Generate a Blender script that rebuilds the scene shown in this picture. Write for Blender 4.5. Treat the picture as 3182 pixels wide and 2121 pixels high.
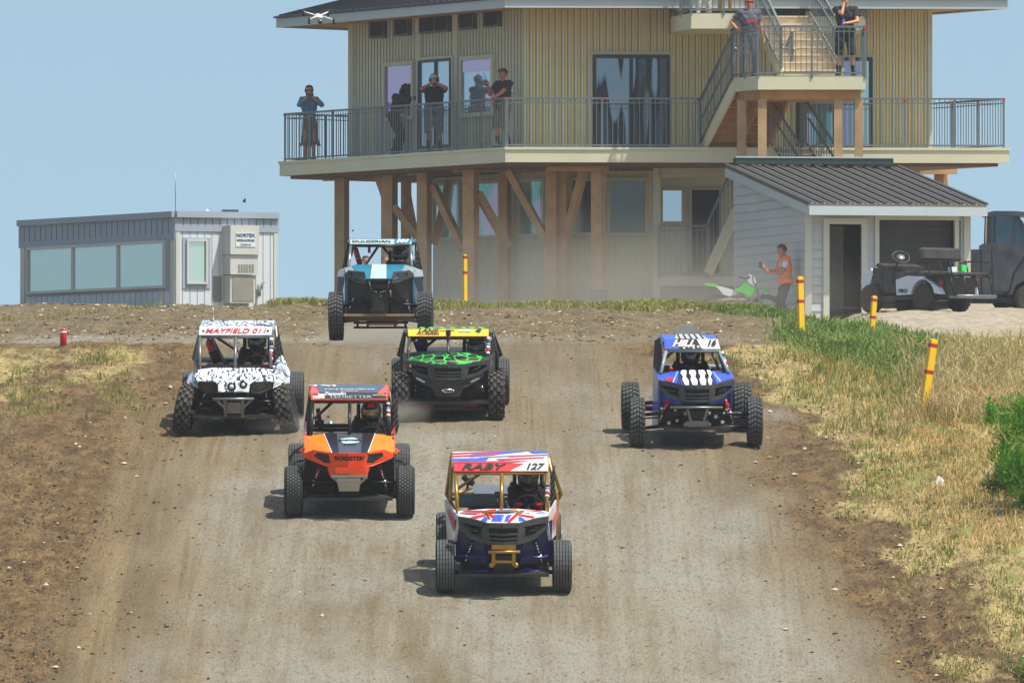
import bpy, math, random
import numpy as np
from mathutils import Vector, Matrix
R = math.radians
random.seed(7)
rng = np.random.default_rng(11)
S = bpy.context.scene
COL = S.collection
for o in list(bpy.data.objects):
    bpy.data.objects.remove(o)

# ------------------------------------------------------------------ camera, sky, sun, exposure
F = 35360.0                    # focal length in photo pixels (400 mm on a 36 mm sensor)
PITCH = math.atan((1670 - 1060.5) / F)
cd = bpy.data.cameras.new('camera'); cam = bpy.data.objects.new('camera', cd); COL.objects.link(cam)
cam.location = (0, 0, 0); cam.rotation_euler = (R(90) + PITCH, 0, 0)
cd.sensor_width = 36; cd.lens = F / 3182 * 36; cd.clip_start = 1; cd.clip_end = 20000
S.camera = cam

SUN = Vector((.40, -.25, .96)).normalized()
elev = math.asin(SUN.z); azim = math.atan2(SUN.x, SUN.y)
W = bpy.data.worlds.new('World'); S.world = W; W.use_nodes = True
nt = W.node_tree; nt.nodes.clear()
tc = nt.nodes.new('ShaderNodeTexCoord')
ad = nt.nodes.new('ShaderNodeVectorMath'); ad.operation = 'ADD'; ad.inputs[1].default_value = (0, 0, .20)
nm = nt.nodes.new('ShaderNodeVectorMath'); nm.operation = 'NORMALIZE'
sky = nt.nodes.new('ShaderNodeTexSky'); sky.sky_type = 'NISHITA'; sky.sun_disc = False
sky.sun_elevation = elev; sky.sun_rotation = azim; sky.air_density = 1.0; sky.dust_density = 1.5; sky.ozone_density = .6
bg = nt.nodes.new('ShaderNodeBackground'); bg.inputs['Strength'].default_value = .15
wo = nt.nodes.new('ShaderNodeOutputWorld')
nt.links.new(tc.outputs['Generated'], ad.inputs[0]); nt.links.new(ad.outputs[0], nm.inputs[0])
nt.links.new(nm.outputs[0], sky.inputs['Vector']); tn = nt.nodes.new('ShaderNodeMix'); tn.data_type = 'RGBA'; tn.blend_type = 'MULTIPLY'; tn.inputs[0].default_value = 1; tn.inputs[7].default_value = (1.04, 1.05, .91, 1); nt.links.new(sky.outputs[0], tn.inputs[6]); nt.links.new(tn.outputs[2], bg.inputs['Color']); nt.links.new(bg.outputs[0], wo.inputs['Surface'])

sl = bpy.data.lights.new('sun', 'SUN'); sl.energy = 4.4; sl.angle = R(.53); sl.color = (1, .965, .90)
so = bpy.data.objects.new('sun', sl); COL.objects.link(so)
so.rotation_euler = (-SUN).to_track_quat('-Z', 'Y').to_euler(); so.location = (0, 150, 60)
S.view_settings.view_transform = 'Standard'; S.view_settings.look = 'None'
S.view_settings.exposure = .26; S.view_settings.gamma = 1
S.cycles.max_bounces = 6; S.cycles.volume_bounces = 0; S.cycles.transparent_max_bounces = 12
S.cycles.caustics_reflective = False; S.cycles.caustics_refractive = False

# ------------------------------------------------------------------ layout helpers
def P(x, y, Y):                # photo pixel + distance -> point of the place (used to survey positions)
    dx = (x - 1591) / F; dv = (1060.5 - y) / F
    s = Y / (math.cos(PITCH) - dv * math.sin(PITCH))
    return Vector((dx * s, Y, (math.sin(PITCH) + dv * math.cos(PITCH)) * s))
def px_of(X, Y): return 1591 + X / Y * F
def srgb(r, g, b):
    f = lambda c: c / 12.92 if c <= .04045 else ((c + .055) / 1.055) ** 2.4
    return (f(r / 255), f(g / 255), f(b / 255))
def sm(a, b, x):
    t = np.clip((x - a) / (b - a), 0, 1); return t * t * (3 - 2 * t)

# ------------------------------------------------------------------ scene-graph helpers
def tag(o, label=None, cat=None, group=None, kind=None):
    if label: o['label'] = label
    if cat: o['category'] = cat
    if group: o['group'] = group
    if kind: o['kind'] = kind
    return o
def empty(name, loc=(0, 0, 0), rot=(0, 0, 0), label=None, cat=None, group=None, scale=1):
    o = bpy.data.objects.new(name, None); COL.objects.link(o)
    o.location = loc; o.rotation_euler = rot; o.scale = (scale,) * 3; o.empty_display_size = .2
    return tag(o, label, cat, group)
def copy_tree(o, parent=None):
    c = o.copy(); COL.objects.link(c)
    if parent is not None: c.parent = parent
    for ch in list(o.children): copy_tree(ch, c)
    return c

class MB:                      # collects shapes, links them as ONE mesh object
    def __init__(s): s.v = []; s.f = []; s.m = []; s.sm = []; s.cut = []
    def add(s, vs, fs, mi=0, smooth=False):
        b = len(s.v); s.cut.append((b, len(s.f))); s.v += [tuple(v) for v in vs]
        s.f += [tuple(b + i for i in f) for f in fs]; s.m += [mi] * len(fs); s.sm += [smooth] * len(fs)
    def box(s, c, d, rz=0, mi=0, rx=0, ry=0, bev=0):
        hx, hy, hz = d[0] / 2, d[1] / 2, d[2] / 2
        M = Matrix.Rotation(rz, 4, 'Z') @ Matrix.Rotation(ry, 4, 'Y') @ Matrix.Rotation(rx, 4, 'X')
        c = Vector(c)
        if bev <= 0:
            vs = [c + M @ Vector((x, y, z)) for x in (-hx, hx) for y in (-hy, hy) for z in (-hz, hz)]
            s.add(vs, [(0, 1, 3, 2), (4, 6, 7, 5), (0, 4, 5, 1), (2, 3, 7, 6), (0, 2, 6, 4), (1, 5, 7, 3)], mi)
        else:
            b = min(bev, hx * .9, hy * .9, hz * .9)
            rings = []
            for (z, k) in ((-hz, b), (-hz + b, 0), (hz - b, 0), (hz, b)):
                x1, y1 = hx - k, hy - k; q = b if k == 0 else b * .6
                rings.append([(-x1 + q, -y1, z), (x1 - q, -y1, z), (x1, -y1 + q, z), (x1, y1 - q, z), (x1 - q, y1, z), (-x1 + q, y1, z), (-x1, y1 - q, z), (-x1, -y1 + q, z)])
            vs = [c + M @ Vector(p) for r in rings for p in r]; fs = []
            for k in range(3):
                for i in range(8):
                    j = (i + 1) % 8; fs.append((k * 8 + i, k * 8 + j, k * 8 + 8 + j, k * 8 + 8 + i))
            fs.append(tuple(range(7, -1, -1))); fs.append(tuple(range(24, 32)))
            s.add(vs, fs, mi)
    def tube(s, pts, r, n=8, mi=0, closed=False, smooth=True):
        pts = [Vector(p) for p in pts]; N = len(pts); rs = r if isinstance(r, (list, tuple)) else [r] * N
        rings = []; up = None
        for i, p in enumerate(pts):
            a = pts[(i - 1) % N] if (closed or i > 0) else p; b = pts[(i + 1) % N] if (closed or i < N - 1) else p
            t = (b - a); t = t.normalized() if t.length > 1e-9 else Vector((0, 0, 1))
            if up is None: up = Vector((0, 0, 1)) if abs(t.z) < .9 else Vector((1, 0, 0))
            u = t.cross(up); u = u.normalized() if u.length > 1e-6 else t.orthogonal().normalized()
            w = u.cross(t).normalized(); up = w
            rings.append([p + (u * math.cos(2 * math.pi * k / n) + w * math.sin(2 * math.pi * k / n)) * rs[i] for k in range(n)])
        vs = [v for rr in rings for v in rr]; fs = []
        for i in range(N if closed else N - 1):
            j = (i + 1) % N
            for k in range(n):
                l = (k + 1) % n; fs.append((i * n + k, i * n + l, j * n + l, j * n + k))
        if not closed:
            fs.append(tuple(range(n - 1, -1, -1))); fs.append(tuple(range((N - 1) * n, N * n)))
        s.add(vs, fs, mi, smooth)
    def beam(s, a, b, w, h, mi=0, up=(0, 0, 1)):       # rectangular bar between two points
        a = Vector(a); b = Vector(b); t = (b - a).normalized(); up = Vector(up)
        if abs(t.dot(up)) > .98: up = Vector((0, 1, 0))
        u = t.cross(up).normalized(); v = u.cross(t).normalized()
        vs = [p + u * (i * w / 2) + v * (j * h / 2) for p in (a, b) for (i, j) in ((-1, -1), (1, -1), (1, 1), (-1, 1))]
        s.add(vs, [(3, 2, 1, 0), (4, 5, 6, 7), (0, 1, 5, 4), (1, 2, 6, 5), (2, 3, 7, 6), (3, 0, 4, 7)], mi)
    def panel(s, pts, th, mi=0, d=None):               # polygon with thickness
        pts = [Vector(p) for p in pts]
        if d is None:
            n = Vector()
            for i in range(len(pts)):
                a, b = pts[i], pts[(i + 1) % len(pts)]
                n += Vector(((a.y - b.y) * (a.z + b.z), (a.z - b.z) * (a.x + b.x), (a.x - b.x) * (a.y + b.y)))
            d = n.normalized()
        d = Vector(d) * th; N = len(pts)
        vs = pts + [p + d for p in pts]
        s.add(vs, [tuple(range(N - 1, -1, -1)), tuple(range(N, 2 * N))] + [(i, (i + 1) % N, N + (i + 1) % N, N + i) for i in range(N)], mi)
    def lathe(s, prof, n=24, axis='Z', c=(0, 0, 0), mi=0, M=None, smooth=True):     # prof: (r, h) along the axis
        c = Vector(c); vs = []
        for (r, h) in prof:
            for k in range(n):
                a = 2 * math.pi * k / n; x, y = r * math.cos(a), r * math.sin(a)
                p = Vector((x, y, h)) if axis == 'Z' else (Vector((h, x, y)) if axis == 'X' else Vector((x, h, y)))
                if M is not None: p = M @ p
                vs.append(c + p)
        fs = []
        for i in range(len(prof) - 1):
            for k in range(n):
                l = (k + 1) % n; fs.append((i * n + k, i * n + l, (i + 1) * n + l, (i + 1) * n + k))
        fs.append(tuple(range(n - 1, -1, -1))); fs.append(tuple(range((len(prof) - 1) * n, len(prof) * n)))
        s.add(vs, fs, mi, smooth)
    def ball(s, c, r, n=12, m=8, mi=0):
        rx, ry, rz = r if isinstance(r, (tuple, list)) else (r, r, r)
        vs = []; fs = []
        for i in range(m + 1):
            t = math.pi * (i + .001) / (m + .002)
            for k in range(n):
                a = 2 * math.pi * k / n
                vs.append((c[0] + rx * math.sin(t) * math.cos(a), c[1] + ry * math.sin(t) * math.sin(a), c[2] + rz * math.cos(t)))
        for i in range(m):
            for k in range(n):
                l = (k + 1) % n; fs.append((i * n + k, (i + 1) * n + k, (i + 1) * n + l, i * n + l))
        s.add(vs, fs, mi, True)
    def each(s, name, mats, parent=None, label=None):       # every shape added becomes an object of its own
        c = s.cut + [(len(s.v), len(s.f))]; out = []
        for (v0, f0), (v1, f1) in zip(c, c[1:]):
            q = MB(); q.v = s.v[v0:v1]; q.f = [tuple(i - v0 for i in f) for f in s.f[f0:f1]]; q.m = s.m[f0:f1]; q.sm = s.sm[f0:f1]; out.append(q.build(name, mats, parent, label))
        return out
    def build(s, name, mats, parent=None, label=None):
        me = bpy.data.meshes.new(name); me.from_pydata(s.v, [], s.f)
        for m in (mats if isinstance(mats, (list, tuple)) else [mats]): me.materials.append(m)
        me.polygons.foreach_set('material_index', s.m); me.polygons.foreach_set('use_smooth', s.sm)
        me.update()
        o = bpy.data.objects.new(name, me); COL.objects.link(o)
        if parent is not None: o.parent = parent
        if label: o['label'] = label
        return o
def rawmesh(name, V, Fc, mat, parent=None, smooth=False):
    me = bpy.data.meshes.new(name); me.from_pydata(V, [], Fc)
    if smooth: me.polygons.foreach_set('use_smooth', [True] * len(me.polygons))
    for m in (mat if isinstance(mat, (list, tuple)) else [mat]): me.materials.append(m)
    me.update(); o = bpy.data.objects.new(name, me); COL.objects.link(o)
    if parent is not None: o.parent = parent
    return o

# ------------------------------------------------------------------ materials
def N_(nt, t, **k):
    n = nt.nodes.new(t)
    for a, b in k.items(): setattr(n, a, b)
    return n
def newmat(name):
    m = bpy.data.materials.new(name); m.use_nodes = True
    return m, m.node_tree, m.node_tree.nodes['Principled BSDF']
def mix(nt, fac, a, b, mode='MIX'):
    n = N_(nt, 'ShaderNodeMix', data_type='RGBA', blend_type=mode)
    for sock, val in ((n.inputs[0], fac), (n.inputs[6], a), (n.inputs[7], b)):
        if hasattr(val, 'type') and not isinstance(val, (tuple, float, int)): nt.links.new(val, sock)
        elif isinstance(val, (tuple, list)): sock.default_value = (*val[:3], 1)
        else: sock.default_value = val
    return n.outputs[2]
def ramp(nt, src, stops, interp='LINEAR'):
    n = N_(nt, 'ShaderNodeValToRGB'); cr = n.color_ramp; cr.interpolation = interp
    while len(cr.elements) < len(stops): cr.elements.new(.5)
    for e, (p, c) in zip(cr.elements, stops):
        e.position = p; e.color = (c, c, c, 1) if isinstance(c, (int, float)) else (*c, 1)
    nt.links.new(src, n.inputs[0]); return n.outputs[0]
def noise(nt, vec, scale, detail=4, rough=.55, dist=0):
    n = N_(nt, 'ShaderNodeTexNoise'); n.inputs['Scale'].default_value = scale; n.inputs['Detail'].default_value = detail
    n.inputs['Roughness'].default_value = rough; n.inputs['Distortion'].default_value = dist
    if vec is not None: nt.links.new(vec, n.inputs['Vector'])
    return n.outputs[0]
def objco(nt, scale=None, out='Object'):
    t = N_(nt, 'ShaderNodeTexCoord')
    if scale is None: return t.outputs[out]
    m = N_(nt, 'ShaderNodeMapping'); m.inputs['Scale'].default_value = scale
    nt.links.new(t.outputs[out], m.inputs[0]); return m.outputs[0]
def bump(nt, bs, h, strength, dist=.02):
    b = N_(nt, 'ShaderNodeBump'); b.inputs['Strength'].default_value = strength; b.inputs['Distance'].default_value = dist
    nt.links.new(h, b.inputs['Height']); nt.links.new(b.outputs[0], bs.inputs['Normal'])
DUST = srgb(150, 134, 112)
def pm(name, col, rough=.5, metal=0, var=.12, scale=6, bmp=0, dust=0, coat=0, sheen=0):
    m, nt, bs = newmat(name)
    co = objco(nt); n1 = noise(nt, co, scale)
    c = mix(nt, ramp(nt, n1, [(.3, 0), (.7, 1)]), tuple(x * (1 - var) for x in col), tuple(min(1, x * (1 + var)) for x in col))
    if dust:
        n2 = noise(nt, co, scale * .7, 6, .65)
        c = mix(nt, ramp(nt, n2, [(.38, 0), (.75, dust)]), c, DUST)
    nt.links.new(c, bs.inputs['Base Color'])
    bs.inputs['Roughness'].default_value = rough; bs.inputs['Metallic'].default_value = metal
    if coat: bs.inputs['Coat Weight'].default_value = coat; bs.inputs['Coat Roughness'].default_value = .12
    if bmp: bump(nt, bs, noise(nt, co, scale * 5, 6, .6), bmp)
    return m
def text(name, body, size, loc, mat, parent, rot=(R(90), 0, 0), shear=0, bold=0, sx=1, ext=.002, align='CENTER'):
    cu = bpy.data.curves.new(name, 'FONT'); cu.body = body; cu.size = size; cu.extrude = ext; cu.shear = shear
    cu.offset = bold; cu.align_x = align; cu.align_y = 'CENTER'; cu.resolution_u = 3
    t = bpy.data.objects.new(name, cu); COL.objects.link(t)
    bpy.context.view_layer.update()
    me = bpy.data.meshes.new_from_object(t.evaluated_get(bpy.context.evaluated_depsgraph_get()))
    bpy.data.objects.remove(t)
    for v in me.vertices: v.co.x *= sx
    me.materials.clear(); me.materials.append(mat)
    o = bpy.data.objects.new(name, me); COL.objects.link(o); o.parent = parent; o.location = loc; o.rotation_euler = rot
    return o

M = {}
def mk(key, name, col, **k): M[key] = pm(name, srgb(*col), **k); return M[key]
# ------------------------------------------------------------------ ground
def prof_c(Y):
    d = np.asarray(Y, float) - 141
    hill = np.where(d < 0, -.69 + .18 * d, np.where(d < 13, -.69 + .18 * d - .00254 * d * d, 1.2207 + .114 * (d - 13)))
    ys = [0, 100, 122, 128, 132]; zs = [-3, -3, -2.95, -2.75, -2.31]
    low = np.interp(Y, ys, zs)
    ys2 = [168, 171, 182, 187, 192, 197, 200, 204, 210, 225, 239, 250, 280, 420, 700, 20000]
    zs2 = [2.817, 2.86, 2.99, 3.26, 3.66, 3.95, 4.06, 4.08, 4.0, 4.15, 4.42, 4.55, 4.5, -1, -8, -9]
    high = np.interp(Y, ys2, zs2)
    return np.where(np.asarray(Y) < 132, low, np.where(np.asarray(Y) < 168, hill, high))
def prof_r(Y):
    return np.interp(Y, [160, 168, 172, 200, 220, 239, 250, 266, 285, 420, 700, 20000], [1.904, 2.62, 2.76, 3.5, 4.10, 4.80, 5.12, 5.55, 5.4, -1, -8, -9])
def prof_l(Y):
    return np.interp(Y, [168, 171, 182, 187, 192, 197, 200, 204, 210, 225, 239, 250, 280, 420, 700, 20000],
                     [2.817, 2.86, 2.97, 3.16, 3.46, 3.72, 3.84, 3.86, 4.0, 4.4, 4.88, 5.05, 5.0, -1, -8, -9])
_ph = [(rng.uniform(.15, 1.6), rng.uniform(.1, .9), rng.uniform(0, 6.28), rng.uniform(.006, .02)) for _ in range(14)]
def g(X, Y, detail=True):
    X = np.asarray(X, float); Y = np.asarray(Y, float)
    c = prof_c(Y); sh = sm(214, 234, Y); k = sm(4.0 + 2.3 * sh, 6.6 + 1.2 * sh, X) * (Y > 160); kl = sm(-5.5, -8.5, X) * (Y > 168)
    z = c * (1 - k) + np.where(Y > 160, prof_r(Y), c) * k
    z = z * (1 - kl) + np.where(Y > 168, prof_l(Y), c) * kl
    # right verge swells up a little, left bank too
    z = z + .25 * sm(3.6, 6.5, X - (Y - 150) * .02) * sm(168, 150, Y) * sm(128, 140, Y) + .10 * sm(-4.5, -7.5, X) * sm(168, 155, Y) * sm(128, 140, Y)
    if detail:
        w = 1 - .6 * sm(-4, -2.5, X) * (1 - sm(2.5, 4, X)) * (Y < 168)
        for (a, b, p, h) in _ph: z = z + w * h * np.sin(a * X * 2 + p) * np.sin(b * Y * 2 + 1.7 * p)
    return z
def hit(x, y):                 # where the survey ray through a photo pixel meets the ground
    a = 125.0; prev = None
    while a < 262:
        p = P(x, y, a); h = p.z - float(g(p.x, a))
        if h <= 0: return Vector((p.x, a, float(g(p.x, a))))
        a += .1
    p = P(x, y, 240); return Vector((p.x, 240, float(g(p.x, 240))))

xs = np.concatenate([[-9000, -3000, -1000, -300, -100, -40, -22], np.arange(-14, 14.01, .11), [22, 40, 100, 300, 1000, 3000, 9000]])
ys = np.concatenate([[-9000, -2000, -500, -100, 0, 50, 90, 110, 122, 126], np.arange(128, 176, .22), np.arange(176, 212, .4), np.arange(212, 262, 1.2), [265, 275, 290, 330, 420, 550, 700, 1500, 4000, 15000]])
XX, YY = np.meshgrid(xs, ys)
ZZ = g(XX, YY); fine = (np.abs(XX) < 15) & (YY > 127) & (YY < 262)
ZZ = ZZ + np.where(fine, rng.normal(0, 1, XX.shape), 0) * .006
PX = 1591 + XX / np.maximum(YY, 1) * F
PY = 1670 - ZZ / np.maximum(YY, 1) * F
def wob(X, Y, a=1.0):
    return a * (np.sin(X * 1.7 + Y * .31) + .7 * np.sin(X * 3.9 - Y * .83 + 1) + .5 * np.sin(X * .8 + Y * 1.9 + 2) + .4 * np.sin(6.1 * X + 2.3 * Y))
def masks(PX, PY, XX, YY):
    w = wob(XX, YY, 22)
    # boundaries given along the slope, in photo rows
    rows = [1000, 1070, 1150, 1250, 1400, 1600, 1800, 2000, 2121, 3000]
    lt = np.interp(PY, rows, [700, 720, 690, 620, 520, 400, 340, 300, 260, 0])      # left edge of the packed track
    rt = np.interp(PY, rows, [1650, 1800, 1950, 2180, 2300, 2430, 2560, 2680, 2760, 3200])   # right edge
    gr = np.interp(PY, rows, [2330, 2300, 2310, 2430, 2570, 2680, 2800, 2900, 2960, 3400])   # where straw begins
    dirt = np.maximum(sm(80, -220, PX - lt + w * 1.5), sm(-80, 200, PX - rt + w * 2))
    straw = sm(-70, 90, PX - gr + w * 2.4)
    straw_l = sm(470, 300, PX + w * 2) * sm(1075, 1090, PY) * sm(1270, 1150, PY + w)
    straw = straw * (1 - .85 * sm(-.1, .5, wob(XX * .8, YY * .9)) * sm(420, 120, PX - gr) * sm(1290, 1360, PY))
    straw = np.maximum(straw, straw_l * (.45 + .4 * (wob(XX, YY * .8) > -.2)))
    far = sm(1078, 1062, PY)                     # beyond the lip
    dirt = np.where(far > .5, 1 - .75 * sm(1030, 1050, PY) * (PX < 2300), dirt)
    straw = np.where(far > .5, 0, straw)
    green = sm(2280, 2620, PX + w * 5) * sm(958, 975, PY) * sm(1085, 1040, PY)
    green = np.maximum(green, sm(2550, 2900, PX + w) * sm(1000, 1060, PY) * sm(1300, 1150, PY) * .8)
    green = green * np.maximum(sm(2430, 2640, PX + w * 3), sm(992, 975, PY))
    gravel = (YY > 203) * (PX > 2100) * sm(10, -25, PY - np.interp(PX, [2250, 2600, 2800, 3182], [975, 985, 1040, 1085]) + w * .3) * 1.0
    gravel = np.where((YY > 222) & (PX > 1900), 1, gravel)
    mid = np.maximum(sm(420, -20, PX - lt + w * 2.5) * .95, sm(1460, 1150, PY + w * 1.5) * .75) * (PY > 1066)
    mid = np.maximum(mid, sm(-330, 0, PX - rt + w * 2) * .6)
    return np.clip(dirt, 0, 1), np.clip(straw, 0, 1), np.clip(green, 0, 1), np.clip(gravel, 0, 1), np.clip(mid, 0, 1)
D_, S_, G_, V_, M_ = masks(PX, PY, XX, YY)
def vn(X, Y, sx, sy, seed):
    r = np.random.default_rng(seed); T = r.normal(0, 1, (257, 257)); u = X / sx + 1000; v = Y / sy + 1000; i = np.floor(u).astype(int); j = np.floor(v).astype(int); a = u - i; b = v - j; a = a * a * (3 - 2 * a); b = b * b * (3 - 2 * b)
    q = lambda p, k: T[p % 257, k % 257]
    return (q(i, j) * (1 - a) + q(i + 1, j) * a) * (1 - b) + (q(i, j + 1) * (1 - a) + q(i + 1, j + 1) * a) * b
rough = D_ * (1 - .5 * S_) * (YY > 128) * (YY < 215)
ZZ = ZZ + np.where(fine, rough * (.020 * vn(XX, YY, .34, 1.0, 1) + .014 * vn(XX, YY, .17, .5, 2)) + (.35 + .65 * M_) * (YY < 169) * (.011 * vn(XX, YY, .26, 9, 3) + .006 * vn(XX, YY, .5, 1.4, 4)), 0)
ny, nx = XX.shape
V = np.stack([XX, YY, ZZ], -1).reshape(-1, 3)
idx = np.arange(ny * nx).reshape(ny, nx)
Fq = np.stack([idx[:-1, :-1], idx[:-1, 1:], idx[1:, 1:], idx[1:, :-1]], -1).reshape(-1, 4)
def ground_material():
    m, nt, bs = newmat('track_dirt')
    at = N_(nt, 'ShaderNodeVertexColor'); at.layer_name = 'zones'
    sp = N_(nt, 'ShaderNodeSeparateColor'); nt.links.new(at.outputs[0], sp.inputs[0])
    co = objco(nt); st = objco(nt, (3.6, .07, 1)); st2 = objco(nt, (15, .16, 1)); dist = objco(nt, (1, .35, 1))
    an = objco(nt, (1, .22, 1)); an2 = objco(nt, (1, .30, 1))
    n_big = noise(nt, dist, .55, 5, .6); n_mid = noise(nt, an2, 4.5, 7, .7); n_fine = noise(nt, an, 22, 5, .75); n_vf = noise(nt, an, 60, 3, .8)
    n_str = noise(nt, st, .45, 5, .65); n_str2 = noise(nt, st2, .6, 4, .65)
    at2 = N_(nt, 'ShaderNodeVertexColor'); at2.layer_name = 'gravel'; sp2 = N_(nt, 'ShaderNodeSeparateColor'); nt.links.new(at2.outputs[0], sp2.inputs[0])
    track = mix(nt, ramp(nt, n_str, [(.40, 0), (.60, 1)]), srgb(110, 99, 76), srgb(136, 130, 113))
    track = mix(nt, ramp(nt, n_big, [(.42, 0), (.60, .8)]), track, srgb(140, 137, 125))
    track = mix(nt, ramp(nt, n_str2, [(.36, .32), (.50, 0)]), track, srgb(108, 92, 68))
    mdc = mix(nt, ramp(nt, n_str, [(.40, 0), (.60, 1)]), srgb(96, 79, 53), srgb(126, 109, 80))
    mdc = mix(nt, ramp(nt, n_str2, [(.42, .5), (.52, 0)]), mdc, srgb(88, 71, 50))
    ma = N_(nt, 'ShaderNodeMath', operation='MULTIPLY_ADD'); nt.links.new(n_str, ma.inputs[0]); ma.inputs[1].default_value = 2.6; ma.inputs[2].default_value = -1.3
    mb_ = N_(nt, 'ShaderNodeMath', operation='ADD', use_clamp=True); nt.links.new(sp2.outputs[1], mb_.inputs[0]); nt.links.new(ma.outputs[0], mb_.inputs[1])
    mm_ = N_(nt, 'ShaderNodeMath', operation='MULTIPLY', use_clamp=True); nt.links.new(mb_.outputs[0], mm_.inputs[0]); nt.links.new(ramp(nt, sp2.outputs[1], [(.0, 0), (.2, 1)]), mm_.inputs[1])
    track = mix(nt, mm_.outputs[0], track, mdc)
    track = mix(nt, ramp(nt, n_fine, [(.38, .7), (.47, 0)]), track, srgb(94, 80, 60)); track = mix(nt, ramp(nt, n_vf, [(.40, .45), (.47, 0)]), track, srgb(98, 85, 66)); track = mix(nt, ramp(nt, n_vf, [(.56, 0), (.66, .45)]), track, srgb(172, 160, 138))
    vc = N_(nt, 'ShaderNodeTexVoronoi', feature='DISTANCE_TO_EDGE'); vc.inputs['Scale'].default_value = 3.2; nt.links.new(objco(nt, (1, .4, 1)), vc.inputs['Vector'])
    ck = mix(nt, ramp(nt, noise(nt, co, .9, 3), [(.55, 0), (.66, .45)]), (0, 0, 0), ramp(nt, vc.outputs['Distance'], [(.008, 1), (.02, 0)]))
    track = mix(nt, ck, track, srgb(84, 74, 60))
    brown = mix(nt, ramp(nt, n_mid, [(.40, 0), (.60, 1)]), srgb(78, 60, 39), srgb(118, 95, 63))
    brown = mix(nt, ramp(nt, n_str, [(.52, 0), (.64, .4)]), brown, srgb(128, 110, 82))
    brown = mix(nt, ramp(nt, n_fine, [(.40, .75), (.49, 0)]), brown, srgb(54, 43, 30)); brown = mix(nt, ramp(nt, n_vf, [(.56, 0), (.66, .55)]), brown, srgb(168, 146, 108))
    far_ = mix(nt, ramp(nt, n_mid, [(.40, 0), (.60, 1)]), srgb(94, 82, 60), srgb(122, 108, 82)); far_ = mix(nt, ramp(nt, n_fine, [(.40, .6), (.48, 0)]), far_, srgb(70, 57, 43)); far_ = mix(nt, ramp(nt, n_fine, [(.58, 0), (.66, .5)]), far_, srgb(176, 156, 124))
    brown = mix(nt, sp2.outputs[2], brown, far_)
    straw = mix(nt, ramp(nt, n_mid, [(.35, 0), (.62, 1)]), srgb(104, 88, 56), srgb(166, 146, 98))
    straw = mix(nt, ramp(nt, n_fine, [(.38, .8), (.48, 0)]), straw, srgb(70, 56, 36)); straw = mix(nt, ramp(nt, n_vf, [(.54, 0), (.62, .7)]), straw, srgb(206, 186, 134)); straw = mix(nt, ramp(nt, noise(nt, an2, 1.6, 3), [(.56, 0), (.66, .7)]), straw, srgb(116, 128, 66))
    green = mix(nt, n_mid, srgb(66, 84, 36), srgb(118, 128, 66))
    grav = mix(nt, ramp(nt, n_mid, [(.35, 0), (.62, 1)]), srgb(140, 128, 108), srgb(178, 166, 146))
    grav = mix(nt, ramp(nt, n_fine, [(.36, .5), (.5, 0)]), grav, srgb(110, 100, 84))
    def edge(sock, a=.25, b=.75):
        k = N_(nt, 'ShaderNodeMath', operation='ADD'); nt.links.new(sock, k.inputs[0])
        h = N_(nt, 'ShaderNodeMath', operation='MULTIPLY_ADD'); nt.links.new(n_mid, h.inputs[0]); h.inputs[1].default_value = 1.3; h.inputs[2].default_value = -.65
        nt.links.new(h.outputs[0], k.inputs[1])
        return ramp(nt, k.outputs[0], [(a, 0), (b, 1)])
    c = mix(nt, edge(sp.outputs[0], .15, .85), track, brown)
    c = mix(nt, edge(sp.outputs[1]), c, straw)
    c = mix(nt, edge(sp.outputs[2]), c, green)
    c = mix(nt, edge(sp2.outputs[0]), c, grav)
    nt.links.new(c, bs.inputs['Base Color']); bs.inputs['Roughness'].default_value = .95
    bs.inputs['Specular IOR Level'].default_value = .15
    h = mix(nt, .5, n_mid, n_fine)
    bump(nt, bs, h, .75, .05)
    return m
ground = rawmesh('ground', V.tolist(), Fq.tolist(), ground_material(), smooth=True)
tag(ground, kind='structure')
def vcol(me, name, A):
    a = me.color_attributes.new(name, 'FLOAT_COLOR', 'POINT'); a.data.foreach_set('color', A.astype(np.float32).ravel())
one = np.ones(D_.size)
vcol(ground.data, 'zones', np.stack([D_.ravel(), S_.ravel(), G_.ravel(), one], -1))
vcol(ground.data, 'gravel', np.stack([V_.ravel(), M_.ravel(), (YY.ravel() > 168.5) * 1.0, one], -1))

# ---- scattered clods and stones
OCT = np.array([(1, 0, 0), (-1, 0, 0), (0, 1, 0), (0, -1, 0), (0, 0, 1), (0, 0, -1)], float)
OF = np.array([(0, 2, 4), (2, 1, 4), (1, 3, 4), (3, 0, 4), (2, 0, 5), (1, 2, 5), (3, 1, 5), (0, 3, 5)])
def sample(n, pxr, pyr, accept):
    """points on the visible ground, spread evenly over the surveyed rows"""
    out = []
    xs_ = rng.uniform(*pxr, n); ys_ = rng.uniform(*pyr, n)
    Yg = np.arange(131, 262, .25)
    # invert row -> distance per column band
    for band in range(24):
        lo, hi = pxr[0] + (pxr[1] - pxr[0]) * band / 24, pxr[0] + (pxr[1] - pxr[0]) * (band + 1) / 24
        s = (xs_ >= lo) & (xs_ < hi)
        if not s.any(): continue
        xm = (lo + hi) / 2; Xg = (xm - 1591) / F * Yg; py = 1670 - g(Xg, Yg, False) / Yg * F
        run = np.minimum.accumulate(py); vis = py <= run + 1e-6
        Yv = Yg[vis][::-1]; pv = py[vis][::-1]
        Ys = np.interp(ys_[s], pv, Yv)
        Xs = (xs_[s] - 1591) / F * Ys
        out.append(np.stack([Xs, Ys, xs_[s], ys_[s]], -1))
    A = np.concatenate(out)
    if accept is not None: A = A[accept(A)]
    return A
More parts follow.
